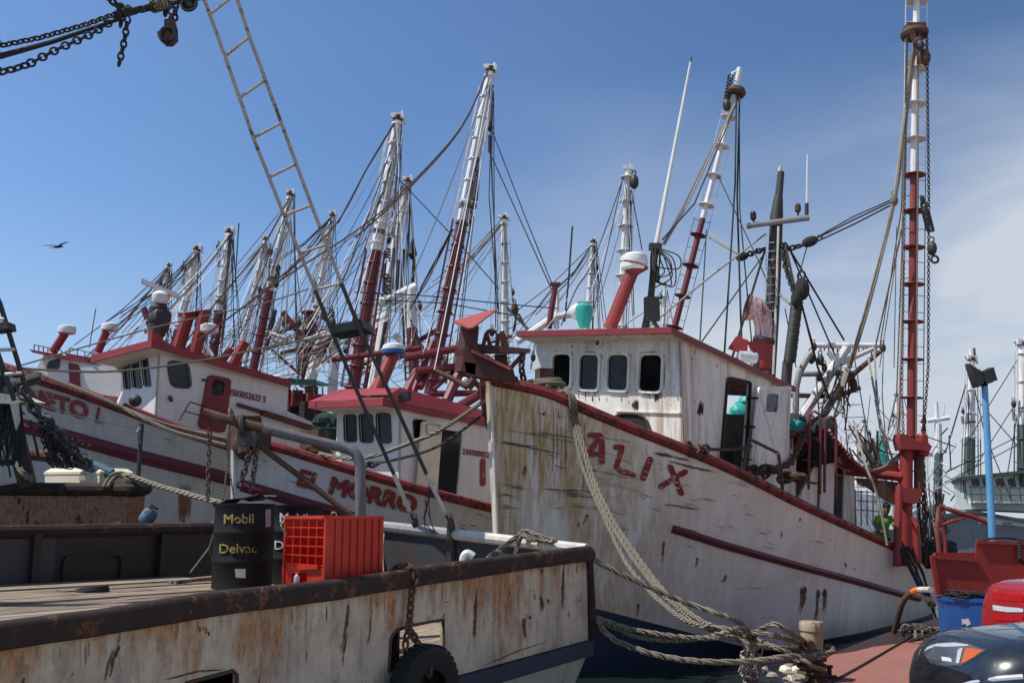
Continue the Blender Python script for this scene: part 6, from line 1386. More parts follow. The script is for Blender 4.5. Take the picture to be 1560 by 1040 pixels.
def small_deck_things():
    rnd = random.Random(5)
    p = on_line(WC, WU, 455, 1.6); t = (p - WC).dot(WU); z = railz(t); b = V(p.x, p.y, z - .012) + WW * .02
    m = MB('bottle_plastic', 'orange'); s = .9
    m.lathe([(.026 * s, 0), (.028 * s, .006), (.028 * s, .06 * s), (.022 * s, .075 * s), (.010 * s, .088 * s), (.010 * s, .094 * s)], b, Z, 18, 0); m.lathe([(.012 * s, .093 * s), (.012 * s, .104 * s)], b, Z, 14, 1)
    tag(m.build('plastic_bottle', None, b), 'small clear bottle with an orange cap standing on the workboat rail', 'bottle')
    c = W(142, 893, 9.6); c.z = 1.345; m = MB('rubber'); m.lathe([(.14, 0), (.15, .02), (.14, .055), (.10, .06), (.04, .05)], c, V(-.1, .05, 1), 22); tag(m.build('rubber_cover', None, c), 'round black rubber cover lying on the plank deck', 'cover')
    a = W(262, 879, 10.6); bb = W(332, 872, 11.6); a.z = bb.z = 1.375; m = MB('deck_planks'); m.bar(a, bb, .10, .06); tag(m.build('loose_plank', None, a), 'short loose plank lying on the deck left of the drums', 'plank')
    # tyre fender and its chain
    c = onwall(647, 1052, WC, WC + WU, .16); m = MB('rubber'); nrm = -WW
    m.lathe([(.20, -.10), (.25, -.12), (.36, -.125), (.405, -.09), (.42, -.03), (.42, .03), (.405, .09), (.36, .125), (.25, .12), (.20, .10), (.22, .06), (.30, .05), (.33, 0), (.30, -.05), (.22, -.06), (.20, -.10)], c, nrm, 40)
    for k in range(36):
        an = 2 * math.pi * k / 36; u = WU * math.cos(an) + Z * math.sin(an); m.obox(c + u * .421, u * .006, nrm * .08, nrm.cross(u) * .022)
    tag(m.build('tyre_fender', None, c), 'black tyre hung as a fender below the workboat freeing port', 'tyre')
    m = MB('rust_steel'); P0 = on_line(WC, WU, 622, 1.6); t = (P0 - WC).dot(WU); z = railz(t)
    path = [wpt(t + .10, .12, z - .02), wpt(t + .12, .03, z + .02), wpt(t + .04, -.06, z + .02), wpt(t, -.12, z - .06), onwall(627, 900, WC, WC + WU, .09), onwall(623, 955, WC, WC + WU, .09), onwall(634, 975, WC, WC + WU, .10), onwall(652, 1003, WC, WC + WU, .22), onwall(654, 1030, WC, WC + WU, .3)]
    m.chain(path, .075, .015); m.chain([onwall(624, 950, WC, WC + WU, .1), onwall(618, 975, WC, WC + WU, .1), onwall(617, 1000, WC, WC + WU, .1)], .075, .014)
    tag(m.build('fender_chain', None, path[4]), 'rusty chain over the workboat rail holding the tyre', 'chain')
    # chains and cords hanging from the davit
    d = 12.05
    m = MB('rust_steel'); m.chain([W(320, 640, d), W(318, 700, d), W(316, 765, d - .1)], .06, .011); tag(m.build('hanging_chain', None, W(320, 640, d)), 'thin chain hanging from the rusty tip of the davit', 'chain', )
    m = MB('dark_steel'); m.chain([W(383, 676, d), W(374, 712, d), W(362, 748, d)], .075, .016); tag(m.build('hanging_chain', None, W(383, 676, d)), 'dark chain slanting down left from the davit sheave', 'chain')
    m = MB('dark_steel'); m.chain([W(391, 676, d), W(388, 710, d), W(381, 752, d)], .07, .014); tag(m.build('hanging_chain', None, W(391, 676, d)), 'dark chain hanging steeply right of the slanting one under the davit sheave', 'chain')
    m = MB('rope'); m.tube([W(356, 628, d), W(350, 650, d), W(349, 690, d), W(338, 770, d), W(330, 800, d), W(318, 835, d), W(290, 872, d - .3)], .012, 5); m.tube([W(351, 632, d), W(346, 690, d), W(357, 765, d)], .01, 5); m.tube([W(318, 835, d), W(324, 855, d)], .01, 5); m.torus(W(353, 632, d), V(1, 0, .3), .08, .014, 14, 5); m.tube([W(322, 795, d), W(340, 798, d)], .016, 5)
    tag(m.build('hanging_rope', None, W(353, 632, d)), 'thin pale cord tied round the davit and trailing to the deck', 'rope')
small_deck_things()

# ================================================================== the rusty boat at the left edge
def rusty_boat():
    rnd = random.Random(61); d = 15; c = W(60, 770, d)
    root = thing('workboat', 'rust streaked boat stern cut by the left edge with a dark brown rail', 'workboat', V(c.x, c.y + 1.5, WZ), )
    L0 = [W(-700, 742, 13.5), W(-200, 744, 14.5), W(120, 745, d), W(196, 746, d), W(214, 745, d + .15), W(222, 744, d + .5), W(222, 742, d + 2.0), W(215, 741, d + 3.6)]
    lo = [V(p.x - (.10 if i > 2 else 0), p.y, -.9) for i, p in enumerate(L0)]
    m = MB('rusty_hull')
    for (a, b, q, w) in zip(L0, L0[1:], lo, lo[1:]): m.poly([a, b, w, q])
    bk = [V(L0[0].x, d + 3.6, L0[0].z), L0[-1]]; m.poly([L0[-1], V(L0[0].x, d + 3.6, L0[0].z), V(L0[0].x, d + 3.6, -.9), lo[-1]]); m.build('hull', root)
    m = MB('workboat_brown'); m.poly([p - Z * .35 for p in L0] + [V(L0[0].x, d + 3.6, L0[0].z - .35)]); m.build('deck', root)
    m = MB('rust_rail'); m.tube(smooth_path(L0, 4), .10, 10); m.build('rail', root)
    tank = W(226, 786, 13.9); m = MB('tank_blue', 'rust_steel'); m.lathe([(.05, -.12), (.09, -.10), (.105, -.05), (.105, .05), (.08, .10), (.04, .12)], tank, V(.5, 0, .8), 16, 0); m.torus(tank + V(.06, 0, .13), V(.4, 0, .9), .07, .015, 14, 5, 1)
    tag(m.build('gas_bottle', None, tank), 'small rusty blue gas bottle behind the corner of the rust streaked stern', 'gas bottle')
    # net frame, posts, pipe
    m = MB('dark_steel'); m.tube([W(8, 610, 14.6), W(22, 660, 14.7), W(42, 740, 14.9)], [.12, .14, .13], 9); m.tube([W(-20, 600, 14.6), W(60, 575, 15)], .09, 8); m.tube([W(-30, 700, 14.6), W(40, 700, 14.8)], .08, 8); m.tube([W(46, 640, 15), W(60, 700, 15)], .02, 5); m.build('net_frame', root)
    m = MB('dark_steel'); m.tube([W(216, 645, 15.3), W(209, 745, 15.3)], .035, 7); m.build('stake', root)
    m = MB('rust_steel', 'tank_blue'); P_ = [W(36, 690, 15.4), W(88, 697, 15.4), W(118, 703, 15.4), W(140, 710, 15.4), W(170, 722, 15.4)]; m.tube(P_[:2], .09, 10, 0); m.tube(P_[1:3], .095, 10, 1); m.tube(P_[2:4], .095, 10, 0); m.tube([W(124, 703, 15.35), W(136, 708, 15.35)], .10, 10, 1); m.tube(P_[3:], [.10, .09], 10, 1); m.lathe([(.06, -.1), (.12, -.05), (.12, .05), (.06, .1)], W(200, 735, 15.4), V(1, 0, 0), 14, 0); m.build('tow_pipe', root)
    m = MB('rope'); 
    for k, l in enumerate(([(158, 742, 14.9), (166, 728, 15), (178, 721, 15.1), (198, 724, 15), (250, 742, 14), (330, 764, 12.6), (350, 768, 12.4)], [(164, 742, 14.9), (172, 730, 15), (184, 724, 15.1), (215, 733, 14.8), (290, 752, 13.4)], [(22, 690, 14.8), (26, 705, 14.7), (36, 722, 14.6), (52, 730, 14.6)])): m.tube(smooth_path([W(*p) for p in l], 6), .035 if k < 2 else .045, 6)
    tag(m.build('mooring_rope', None, W(200, 728, 15)), 'pale rope from the rust streaked stern toward the black drums', 'rope')
    m = MB('rope_green'); m.tube(sag(W(30, 606, 14.5), W(214, 652, 15.3), .05), .010, 5); m.tube(smooth_path([W(213, 652, 15.2), W(210, 658, 15.1), W(213, 675, 15.2)], 4), .02, 5); tag(m.build('yellow_line', None, W(214, 652, 15.3)), 'thin pale line tied to the stake on the rust streaked stern', 'line')
    # cream ice box
    bx = thing('ice_box', 'cream plastic ice box on the rust streaked stern under the tangled nets', 'cooler', W(106, 742, 15.5))
    m = MB('cream'); A_ = [W(70, 742, 16.05), W(150, 742, 15.30)]; dy = V(.32, .40, 0)
    def slab(z0, z1, g0, g1, mm):
        a, b = A_; n = (b - a).normalized(); q0 = [a - n * g0 - dy * g0, b + n * g0 - dy * g0, b + n * g0 + dy * (1 + g0), a - n * g0 + dy * (1 + g0)]; q1 = [a - n * g1 - dy * g1, b + n * g1 - dy * g1, b + n * g1 + dy * (1 + g1), a - n * g1 + dy * (1 + g1)]
        mm.add([p + Z * z0 for p in q0] + [p + Z * z1 for p in q1], [[0, 1, 2, 3], [4, 5, 6, 7], [0, 1, 5, 4], [1, 2, 6, 5], [2, 3, 7, 6], [3, 0, 4, 7]])
    slab(-.3, .20, .0, .03, m); m.build('tub', bx); m = MB('cream'); slab(.203, .24, .05, .05, m); slab(.241, .30, .045, -.05, m); m.build('lid', bx)
    m = MB('cream'); m.bar(A_[0] + Z * .14 - dy * .1 + V(.1, 0, 0), A_[0] + Z * .14 - dy * .1 + V(.25, 0, 0), .05, .07); m.build('handle', bx); m = MB('cream'); m.bar(A_[1] + Z * .14 - dy * .1 - V(.25, 0, 0), A_[1] + Z * .14 - dy * .1 - V(.1, 0, 0), .05, .07); m.build('handle', bx)
    # heap of black net, chain festoon, pale awning scrap
    m = MB('net_black', 'net_green')
    for k in range(8): m.ell(W(rnd.uniform(-60, 10), rnd.uniform(578, 625), 14.6 + rnd.uniform(-.4, .4)), rnd.uniform(.10, .2), .15, rnd.uniform(.10, .25), 9, 7, rnd.choice((0, 0, 1)), jit=.22, rnd=rnd)
    for k in range(60):
        x = rnd.uniform(-40, 26); y = rnd.uniform(575, 640); m.tube(smooth_path([W(x, y, 14.2), W(x + rnd.uniform(-10, 12), y + rnd.uniform(15, 40), 14.15), W(x + rnd.uniform(-14, 20), y + rnd.uniform(45, 95), 14.2)], 4), .014, 4, rnd.choice((0, 1)))
    tag(m.build('net_bundle', None, W(10, 610, 14.5), smooth=20), 'black net bundle hanging in the frame at the left edge', 'net')
    m = MB('dark_steel', 'net_black')
    m.chain(smooth_path([W(28, 600, 14.1), W(48, 612, 14.1), W(62, 640, 14.1), W(90, 660, 14.1), W(115, 690, 14.3), W(140, 716, 14.6)], 5), .14, .026, 0); m.chain(smooth_path([W(36, 590, 14), W(55, 632, 14), W(78, 640, 14), W(80, 655, 14.1)], 5), .13, .024, 0)
    for k in range(26):
        a = W(rnd.uniform(62, 78), rnd.uniform(630, 668), 14.3); b = W(rnd.uniform(85, 140), rnd.uniform(676, 716), 14.6); m.chain(sag(a, b, rnd.uniform(.05, .2), 6), .08, .009, rnd.choice((0, 1)))
    tag(m.build('chain_net', None, W(80, 650, 14.2)), 'dark chain and net festoon falling from the left edge frame to the blue pipe', 'chain')
    m = MB('pale_pipe'); m.prism([W(-60, 590, 13.9), W(20, 603, 14), W(40, 611, 14.1), W(20, 615, 14), W(-60, 612, 13.9)], V(.05, .5, .03)); tag(m.build('canvas_scrap', None, W(0, 602, 14)), 'pale pointed canvas scrap across the black net at the left edge', 'canvas')
    m = MB('pale_pipe'); m.prism([W(15, 615, 14.0), W(28, 614, 14.0), W(30, 640, 14.05), W(24, 655, 14.0)], V(0, .03, 0)); m.build('rag', root)
    m = MB('dark_steel', 'pale_pipe'); m.tube([W(-30, 400, 13.5), W(0, 462, 13.6), W(42, 600, 13.9)], .035, 6); m.tube([W(-60, 420, 13.5), W(-20, 490, 13.5), W(22, 610, 13.8)], .035, 6)
    for a, b in (((-12, 487), (6, 486)), ((-4, 533), (22, 532)), ((-30, 445), (-6, 442)), ((8, 570), (33, 568))): m.tube([W(*a, 13.6), W(*b, 13.6)], .025, 6, 1)
    m.prism([W(-16, 493, 13.5), W(10, 489, 13.5), W(12, 500, 13.5), W(-12, 504, 13.5)], V(0, .25, 0)); m.build('shroud_ladder', root)
rusty_boat()

# ================================================================== things on the quay
def bollard():
    b = onz(1238, 1036, 0); root = thing('bollard', 'stout pale topped mooring bollard with ropes round it on the red quay', 'bollard', b)
    m = MB('bollard_paint', 'rust_steel'); r = .148
    m.lathe([(r * 1.25, 0), (r * 1.25, .04), (r * 1.02, .06), (r, .30), (r * .98, .36)], b, Z, 26, 1); m.lathe([(r * .97, .35), (r * .97, .60), (r * 1.06, .62), (r * 1.08, .70), (r * .98, .735), (r * .6, .74)], b, V(.03, 0, 1), 26, 0); m.build('bollard_body', root)
    m = MB('rust_steel')
    for z in (.10, .18, .27): m.torus(b + Z * z, Z, r * 1.12, .03, 26, 7)
    m.build('collar', root)
    m = MB('rust_steel'); c = b + V(-.06, -r * 1.0, .47); m.tube([c, c + V(-.01, -.10, -.01)], .06, 12); m.tube([b + V(-.26, -.02, .44), b + V(.26, -.04, .42)], .04, 8); m.build('cross_pin', root)
    m = MB('rope')
    for z, rr, tl in ((.33, .20, .1), (.37, .21, -.15), (.30, .22, .2), (.42, .19, -.3)):
        pts = [b + V(math.cos(a) * rr, math.sin(a) * rr, z + tl * .2 * math.cos(a)) for a in [2 * math.pi * k / 24 for k in range(26)]]
        for s_ in twisted(pts, .024): m.tube(s_, .015, 5)
    tag(m.build('rope_turns', None, b + Z * .35), 'turns of pale rope wound round the bollard', 'rope'); return b
BOL = bollard()
def ropes():
    rnd = random.Random(71)
    post = onz(1143, 1040, 0); root = thing('mooring_post', 'weathered wooden mooring post wrapped in knotted rope at the quay edge', 'post', post)
    m = MB('deck_planks'); P_ = []; m.tube([post, post + V(.01, 0, .3), post + V(.02, 0, .64)], [.095, .085, .075], 10); m.build('timber', root)
    m = MB('rope_pale')
    for k in range(9):
        z = .10 + k * .06 + rnd.uniform(-.01, .01); m.torus(post + V(.01, 0, z), V(rnd.uniform(-.3, .3), rnd.uniform(-.3, .3), 1), .095 + rnd.uniform(0, .02), .02, 18, 6)
    for k in range(10): m.tube(smooth_path([post + V(rnd.uniform(-.1, .1), -.1, .6), post + V(rnd.uniform(-.14, .14), -.14, .4), post + V(rnd.uniform(-.2, .12), -.12, rnd.uniform(.02, .2))], 5), .012, 5)
    m.build('knotted_cord', root)
    top = post + V(.0, -.05, .60)
    def rope(label, pts, r, mat='rope', cat='rope'):
        m = MB(mat); p = smooth_path(pts, 8)
        for s_ in twisted(p, r): m.tube(s_, r * .64, 5)
        tag(m.build('mooring_rope', None, pts[0], smooth=60), label, cat)
    E = lambda x, y, d: W(x, y, d)
    b1 = BOL + Z * .36
    def over_rail(px, k):                       # from the bitt, over the rail, hanging clear of the planking
        i = min(range(len(NEAR.near)), key=lambda j: abs(pxof(NEAR.near[j])[0] - px)); q = NEAR.near[i] if pxof(NEAR.near[i])[0] <= px else NEAR.near[i - 1]; q2 = NEAR.near[NEAR.near.index(q) + 1]
        f = (px - pxof(q)[0]) / (pxof(q2)[0] - pxof(q)[0]); q = q.lerp(q2, f); n = NEAR.n
        return [W(834, 586, 19.7), q - n * .32 + Z * .12, q - n * .05 + Z * .17, q + n * .14 + Z * .10, q + n * .19 - Z * .12]
    rope('thick mooring rope from the rust stained bow down to the post, left strand of three', over_rail(857, 0) + [E(873, 645, 18.8), E(886, 704, 18.1), E(901, 745, 17.4), E(924, 795, 16.5), E(955, 858, 15.2), E(990, 900, 14.3), E(1021, 928, 13.7), E(1047, 945, 13.3), E(1085, 956, 12.9), top + V(-.03, 0, -.04)], .033)
    rope('thick mooring rope from the rust stained bow, middle strand of three', over_rail(861, 1) + [E(876, 642, 18.8), E(890, 692, 18.2), E(904, 738, 17.5), E(926, 788, 16.4), E(960, 843, 15.2), E(993, 886, 14.3), E(1033, 925, 13.6), E(1075, 955, 13.0), E(1120, 972, 12.7), E(1165, 985, 12.6), b1 + V(-.18, -.1, .05)], .031)
    rope('thick mooring rope from the rust stained bow, right strand ending at the bollard', over_rail(865, 2) + [E(880, 642, 18.8), E(896, 700, 18.1), E(912, 746, 17.3), E(938, 798, 16.2), E(975, 852, 15.0), E(1005, 892, 14.2), E(1034, 920, 13.6), E(1080, 951, 12.9), E(1140, 962, 12.7), E(1190, 970, 12.6), b1 + V(-.16, -.12, .1)], .031)
    cor = wpt(-.05, -.03, railz(0) - .16)
    rope('straight rope from the workboat corner to the wooden post', [cor, E(960, 880, 12.5), E(1040, 915, 12.5), E(1120, 944, 12.4), top + V(0, -.02, .01), E(1180, 950, 12.5), E(1212, 968, 12.6), b1 + V(-.12, -.13, .14)], .032)
    lowc = wpt(-.07, -.06, .86)
    rope('rope drooping slightly from the lower workboat corner to the post', [lowc, E(925, 946, 12.6), E(960, 957, 12.6), E(1010, 966, 12.5), E(1060, 971, 12.4), E(1105, 971, 12.4), top + V(-.02, -.06, -.06)], .030)
    rope('shorter rope crossing above the drooping ones to the top of the post', [lowc + V(0, 0, -.03), E(935, 955, 12.7), E(975, 970, 12.6), E(1030, 975, 12.5), E(1085, 968, 12.4), E(1125, 956, 12.3), top + V(.02, -.08, .03)], .028)
    rope('lowest rope looping from the workboat corner close over the water to the bollard', [lowc + V(.02, 0, -.02), E(930, 970, 12.5), E(975, 990, 12.4), E(1030, 1003, 12.3), E(1090, 1008, 12.2), E(1150, 1006, 12.2), E(1200, 1000, 12.2), b1 + V(-.02, -.22, -.03), b1 + V(.22, -.16, .02), b1 + V(.26, .0, .06)], .034)
    rope('rope from the post slanting down behind the bollard base', [top + V(.04, -.04, -.04), E(1180, 985, 12.4), E(1215, 1000, 12.4), E(1240, 1015, 12.4), BOL + V(.1, -.2, .15)], .026)
    m = MB('concrete', 'cream'); 
    for k in range(12): m.ell(onz(rnd.uniform(1165, 1225), rnd.uniform(1012, 1035), .05), rnd.uniform(.04, .14), rnd.uniform(.04, .12), rnd.uniform(.03, .07), 7, 5, rnd.choice((0, 1)), jit=.25, rnd=rnd)
    tag(m.build('rubble', None, onz(1195, 1025, 0), smooth=10), 'broken pale concrete rubble between the post and the bollard', 'rubble')['kind'] = 'stuff'
    m = MB('rust_steel'); p = onz(1264, 1032, 0); m.lathe([(.10, 0), (.10, .03), (.03, .04), (.03, .12), (.05, .13), (.05, .16)], p, Z, 12); tag(m.build('anchor_bolt', None, p), 'small rusty bolt plate on the quay right of the bollard', 'bolt')
    m = MB('rope_dark'); m.tube(smooth_path([onz(1268, 1037, .02), onz(1310, 1014, .02), onz(1360, 985, .02), onz(1385, 970, .02), onz(1402, 950, .03)], 6), .014, 6); tag(m.build('thin_hose', None, onz(1310, 1014, 0)), 'thin dark hose lying across the red quay floor', 'hose')
    m = MB('rope_dark', 'rope', 'dark_steel')
    for k in range(22):
        c = onz(rnd.uniform(1388, 1420), rnd.uniform(962, 978), 0); m.tube(smooth_path([c + V(rnd.uniform(-.4, .4), rnd.uniform(-.3, .3), .03), c + V(rnd.uniform(-.3, .3), rnd.uniform(-.2, .2), .16), c + V(rnd.uniform(-.1, .5), rnd.uniform(-.2, .3), .05), c + V(rnd.uniform(-.4, .4), rnd.uniform(-.3, .3), .02)], 6), .022, 5, rnd.choice((0, 1, 2)))
    tag(m.build('cable_heap', None, onz(1405, 972, 0)), 'tangled heap of dark cables at the foot of the red steel skip', 'cables')
    m = MB('rust_steel', 'orange', 'pale_pipe'); pts = smooth_path([onz(1362, 962, .05), W(1375, 918, 18.2), W(1388, 903, 18.0), W(1400, 898, 17.8), W(1418, 898, 17.4)], 6); k = len(pts); m.tube(pts[:k // 2 + 2], .05, 8, 0); m.tube(pts[k // 2 + 1:-6], .055, 8, 1); m.tube(pts[-7:], .05, 8, 2)
    tag(m.build('bent_hose', None, pts[0]), 'bent hose with an orange length rising beside the red skip', 'hose')
ropes()
def skip():
    root = thing('steel_skip', 'dark red steel skip with a stepped top edge at the right', 'skip', onz(1500, 975, 0)); d = 16.6
    fr = [(1419, 846), (1487, 851), (1487, 823), (1760, 834)]; top = [W(*p, d) for p in fr]; x1 = top[-1].x
    m = MB('red_skip', 'rust_steel'); P_ = [V(W(1441, 968, d).x, d, .02)] + top + [V(x1, d, .02)]
    m.prism(P_, V(0, .03, 0)); bx_ = W(1424, 850, d + 2.2).x; bl = [V(bx_, d + 2.2, top[0].z - .02), V(bx_ + .15, d + 2.2, .02)]; m.prism([P_[0], top[0], bl[0], bl[1]], V(.03, 0, 0)); m.prism([bl[1], bl[0], V(x1, d + 2.2, top[0].z), V(x1, d + 2.2, .02)], V(0, .03, 0)); m.prism([P_[0], P_[-1], V(x1, d + 2.2, .02), bl[1]], Z * .03); m.build('shell', root)
    m = MB('red_skip'); m.bar(top[0] - Z * .02 - V(0, .02, 0), top[1] - Z * .02 - V(0, .02, 0), .06, .05); m.bar(top[2] - Z * .02 - V(0, .02, 0), top[3] - Z * .02 - V(0, .02, 0), .06, .05); m.bar(P_[0] + V(0, -.02, 0), top[0] + V(0, -.02, 0), .07, .05, up=V(0, 1, 0)); m.build('rim', root)
    m = MB('rope_dark'); m.tube(smooth_path([W(1497, 822, d + .1), W(1520, 819, d), W(1545, 820, d + .1), W(1580, 828, d)], 5), .02, 6); m.tube([W(1553, 822, d - .05), W(1554, 850, d - .06), W(1562, 858, d - .06)], .03, 6); m.build('edge_cable', root)
    bx = thing('ice_chest', 'blue lidded ice chest with a white emblem and cables on top before the red skip', 'chest', onz(1475, 985, 0)); d = 15.6
    m = MB('blue_box'); a, b = W(1440, 912, d), W(1513, 920, d - .25); z1 = a.z; dv = V(.15, .65, 0); q = [a, b, b + dv, a + dv]
    m.prism([V(p.x, p.y, .02) for p in q], Z * (z1 - .06)); m.build('chest_body', bx); m = MB('blue_box'); cc = sum(q, V(0, 0, 0)) / 4; m.prism([V(*(p + (p - cc) * .06).xy, z1 - .037) for p in q], Z * .05); m.build('chest_lid', bx)
    m = MB('white_letter'); n_ = Vector((b.y - a.y, -(b.x - a.x), 0)).normalized(); n_ = n_ if n_.y < 0 else -n_
    m.prism([onwall(*p, a, b, .004) for p in ((1465, 942), (1470, 943), (1475, 941), (1479, 950), (1473, 953), (1470, 949), (1466, 951))], n_ * .006); m.build('emblem', bx)
    m = MB('rope_dark', 'dark_steel'); rnd = random.Random(3)
    for k in range(16):
        c = (a + b) / 2 + dv * .4 + V(rnd.uniform(-.2, .2), rnd.uniform(-.1, .1), .05); m.torus(c + Z * rnd.uniform(0, .06), V(rnd.uniform(-.2, .2), rnd.uniform(-.2, .2), 1), rnd.uniform(.10, .20), .014, 20, 5, stretch=1.4, along=(1, .2, 0))
    tag(m.build('cable_coil', None, (a + b) / 2 + Z * .05), 'coil of dark cable lying on the blue chest', 'cable')
    fr_ = thing('pipe_frame', 'red pipe trestle standing behind the red skip', 'trestle', onz(1450, 945, 0)); m = MB('red_pole_worn'); d = 20.5
    F1 = [W(1427, 802, d), W(1431, 771, d), W(1480, 786, d), W(1514, 800, d)]; m.tube([V(F1[0].x + .05, d, 0)] + F1[:2], .05, 8); m.tube(F1[1:], .05, 8); m.tube([V(F1[3].x, d, 0), F1[3]], .05, 8); m.tube([W(1424, 802, d), W(1474, 786, d)], .04, 8); m.tube([W(1430, 775, d + .3), W(1440, 820, d + .3), V(W(1442, 820, d).x, d + .3, 0)], .04, 8); m.build('frame_tubes', fr_)
skip()
def floodlight():
    d = 18.8; top = W(1500, 588, d); base = V(W(1515, 900, d).x, d, 0); root = thing('lamp_post', 'light blue lamp post with two black floodlights at its head', 'lamp post', base)
    m = MB('blue_pole'); m.tube([base, W(1512, 820, d), top], [.075, .07, .058], 12); m.build('pole', root)
    for pts in (((1478, 553), (1486, 560), (1498, 566), (1499, 584), (1490, 590), (1484, 574)), ((1496, 568), (1514, 559), (1520, 579), (1502, 584))):
        m = MB('lamp_black', 'glass_grey'); m.prism([W(*p, d - .12) for p in pts], V(.03, .3, .03), 0); m.box(W(1499, 584, d), .1, .1, .1); m.build('floodlight', root)
    m = MB('lamp_black'); m.tube([W(1490, 586, d), W(1512, 580, d)], .03, 8); m.build('bracket', root)
floodlight()
def car(label, nose, yaw, body, hz=1.0, hood=((0, .62), (.03, .80), (.09, .90), (.22, .985), (.45, 1.035), (.9, 1.075), (1.25, 1.10)), L=4.5, hw=.90, lamp=None, tail=False, nm='parked_car'):
    root = thing(nm, label, 'car', nose); q = Matrix.Rotation(yaw, 3, 'Z'); T = lambda x, y, z: nose + q @ V(x, y, z * hz)
    prof = list(hood) + [(2.6, 1.12), (3.8, 1.10), (4.3, 1.02), (4.45, .85), (4.5, .6)]; m = MB(body, 'lamp_black'); secs = []
    for x, z in prof:
        e = min(x, L - x); w = hw * (1 - .34 * max(0, 1 - e / .55) ** 2.2); s_ = []
        for k in range(25):
            a = math.pi * k / 24; cx = math.cos(a); sz = math.sin(a)
            yy = math.copysign(abs(cx) ** .42, cx) * w * (1 - .05 * sz); zz = .32 + (z - .32) * abs(sz) ** .42; s_.append(T(x, yy, zz))
        secs.append(s_)
    n = 25; vs = [p for s_ in secs for p in s_]; m.add(vs, [[i * n + j, (i + 1) * n + j, (i + 1) * n + j + 1, i * n + j + 1] for i in range(len(secs) - 1) for j in range(n - 1)], 0); m.poly(secs[0], 0); m.poly(secs[-1], 0)
    m.add([s_[0] for s_ in secs] + [s_[-1] for s_ in secs], [[i, i + 1, len(secs) + i + 1, len(secs) + i] for i in range(len(secs) - 1)], 1); tree = bvh(m); m.build('body', root, smooth=50)
    m = MB('glass_dark', body); c = [(2.1, 1.10, .86), (2.8, 1.60, .66), (3.7, 1.62, .66), (4.3, 1.02, .84)]; lf = [T(x, w, z) for x, z, w in c]; rt = [T(x, -w, z) for x, z, w in c]
    m.poly(lf, 0); m.poly(rt, 0); m.poly([lf[0], lf[1], rt[1], rt[0]], 0); m.poly([lf[2], lf[3], rt[3], rt[2]], 0); m.prism([lf[1] + Z * .003, lf[2] + Z * .003, rt[2] + Z * .003, rt[1] + Z * .003], Z * .04, 1); m.build('cabin', root)
    for x in (.85, 3.6):
        for sg in (-1, 1):
            m = MB('rubber'); c_ = T(x, sg * (hw - .08), .33 / hz); ax = q @ V(0, sg, 0); m.lathe([(.2, -.1), (.30, -.11), (.33, -.07), (.33, .07), (.30, .11), (.2, .1)], c_, ax, 28); w_ = m.build('wheel', root); m = MB('chrome_strip'); m.lathe([(.2, .07), (.19, .10), (.06, .08)], c_, ax, 20); m.build('rim', w_)
    return root, tree, T
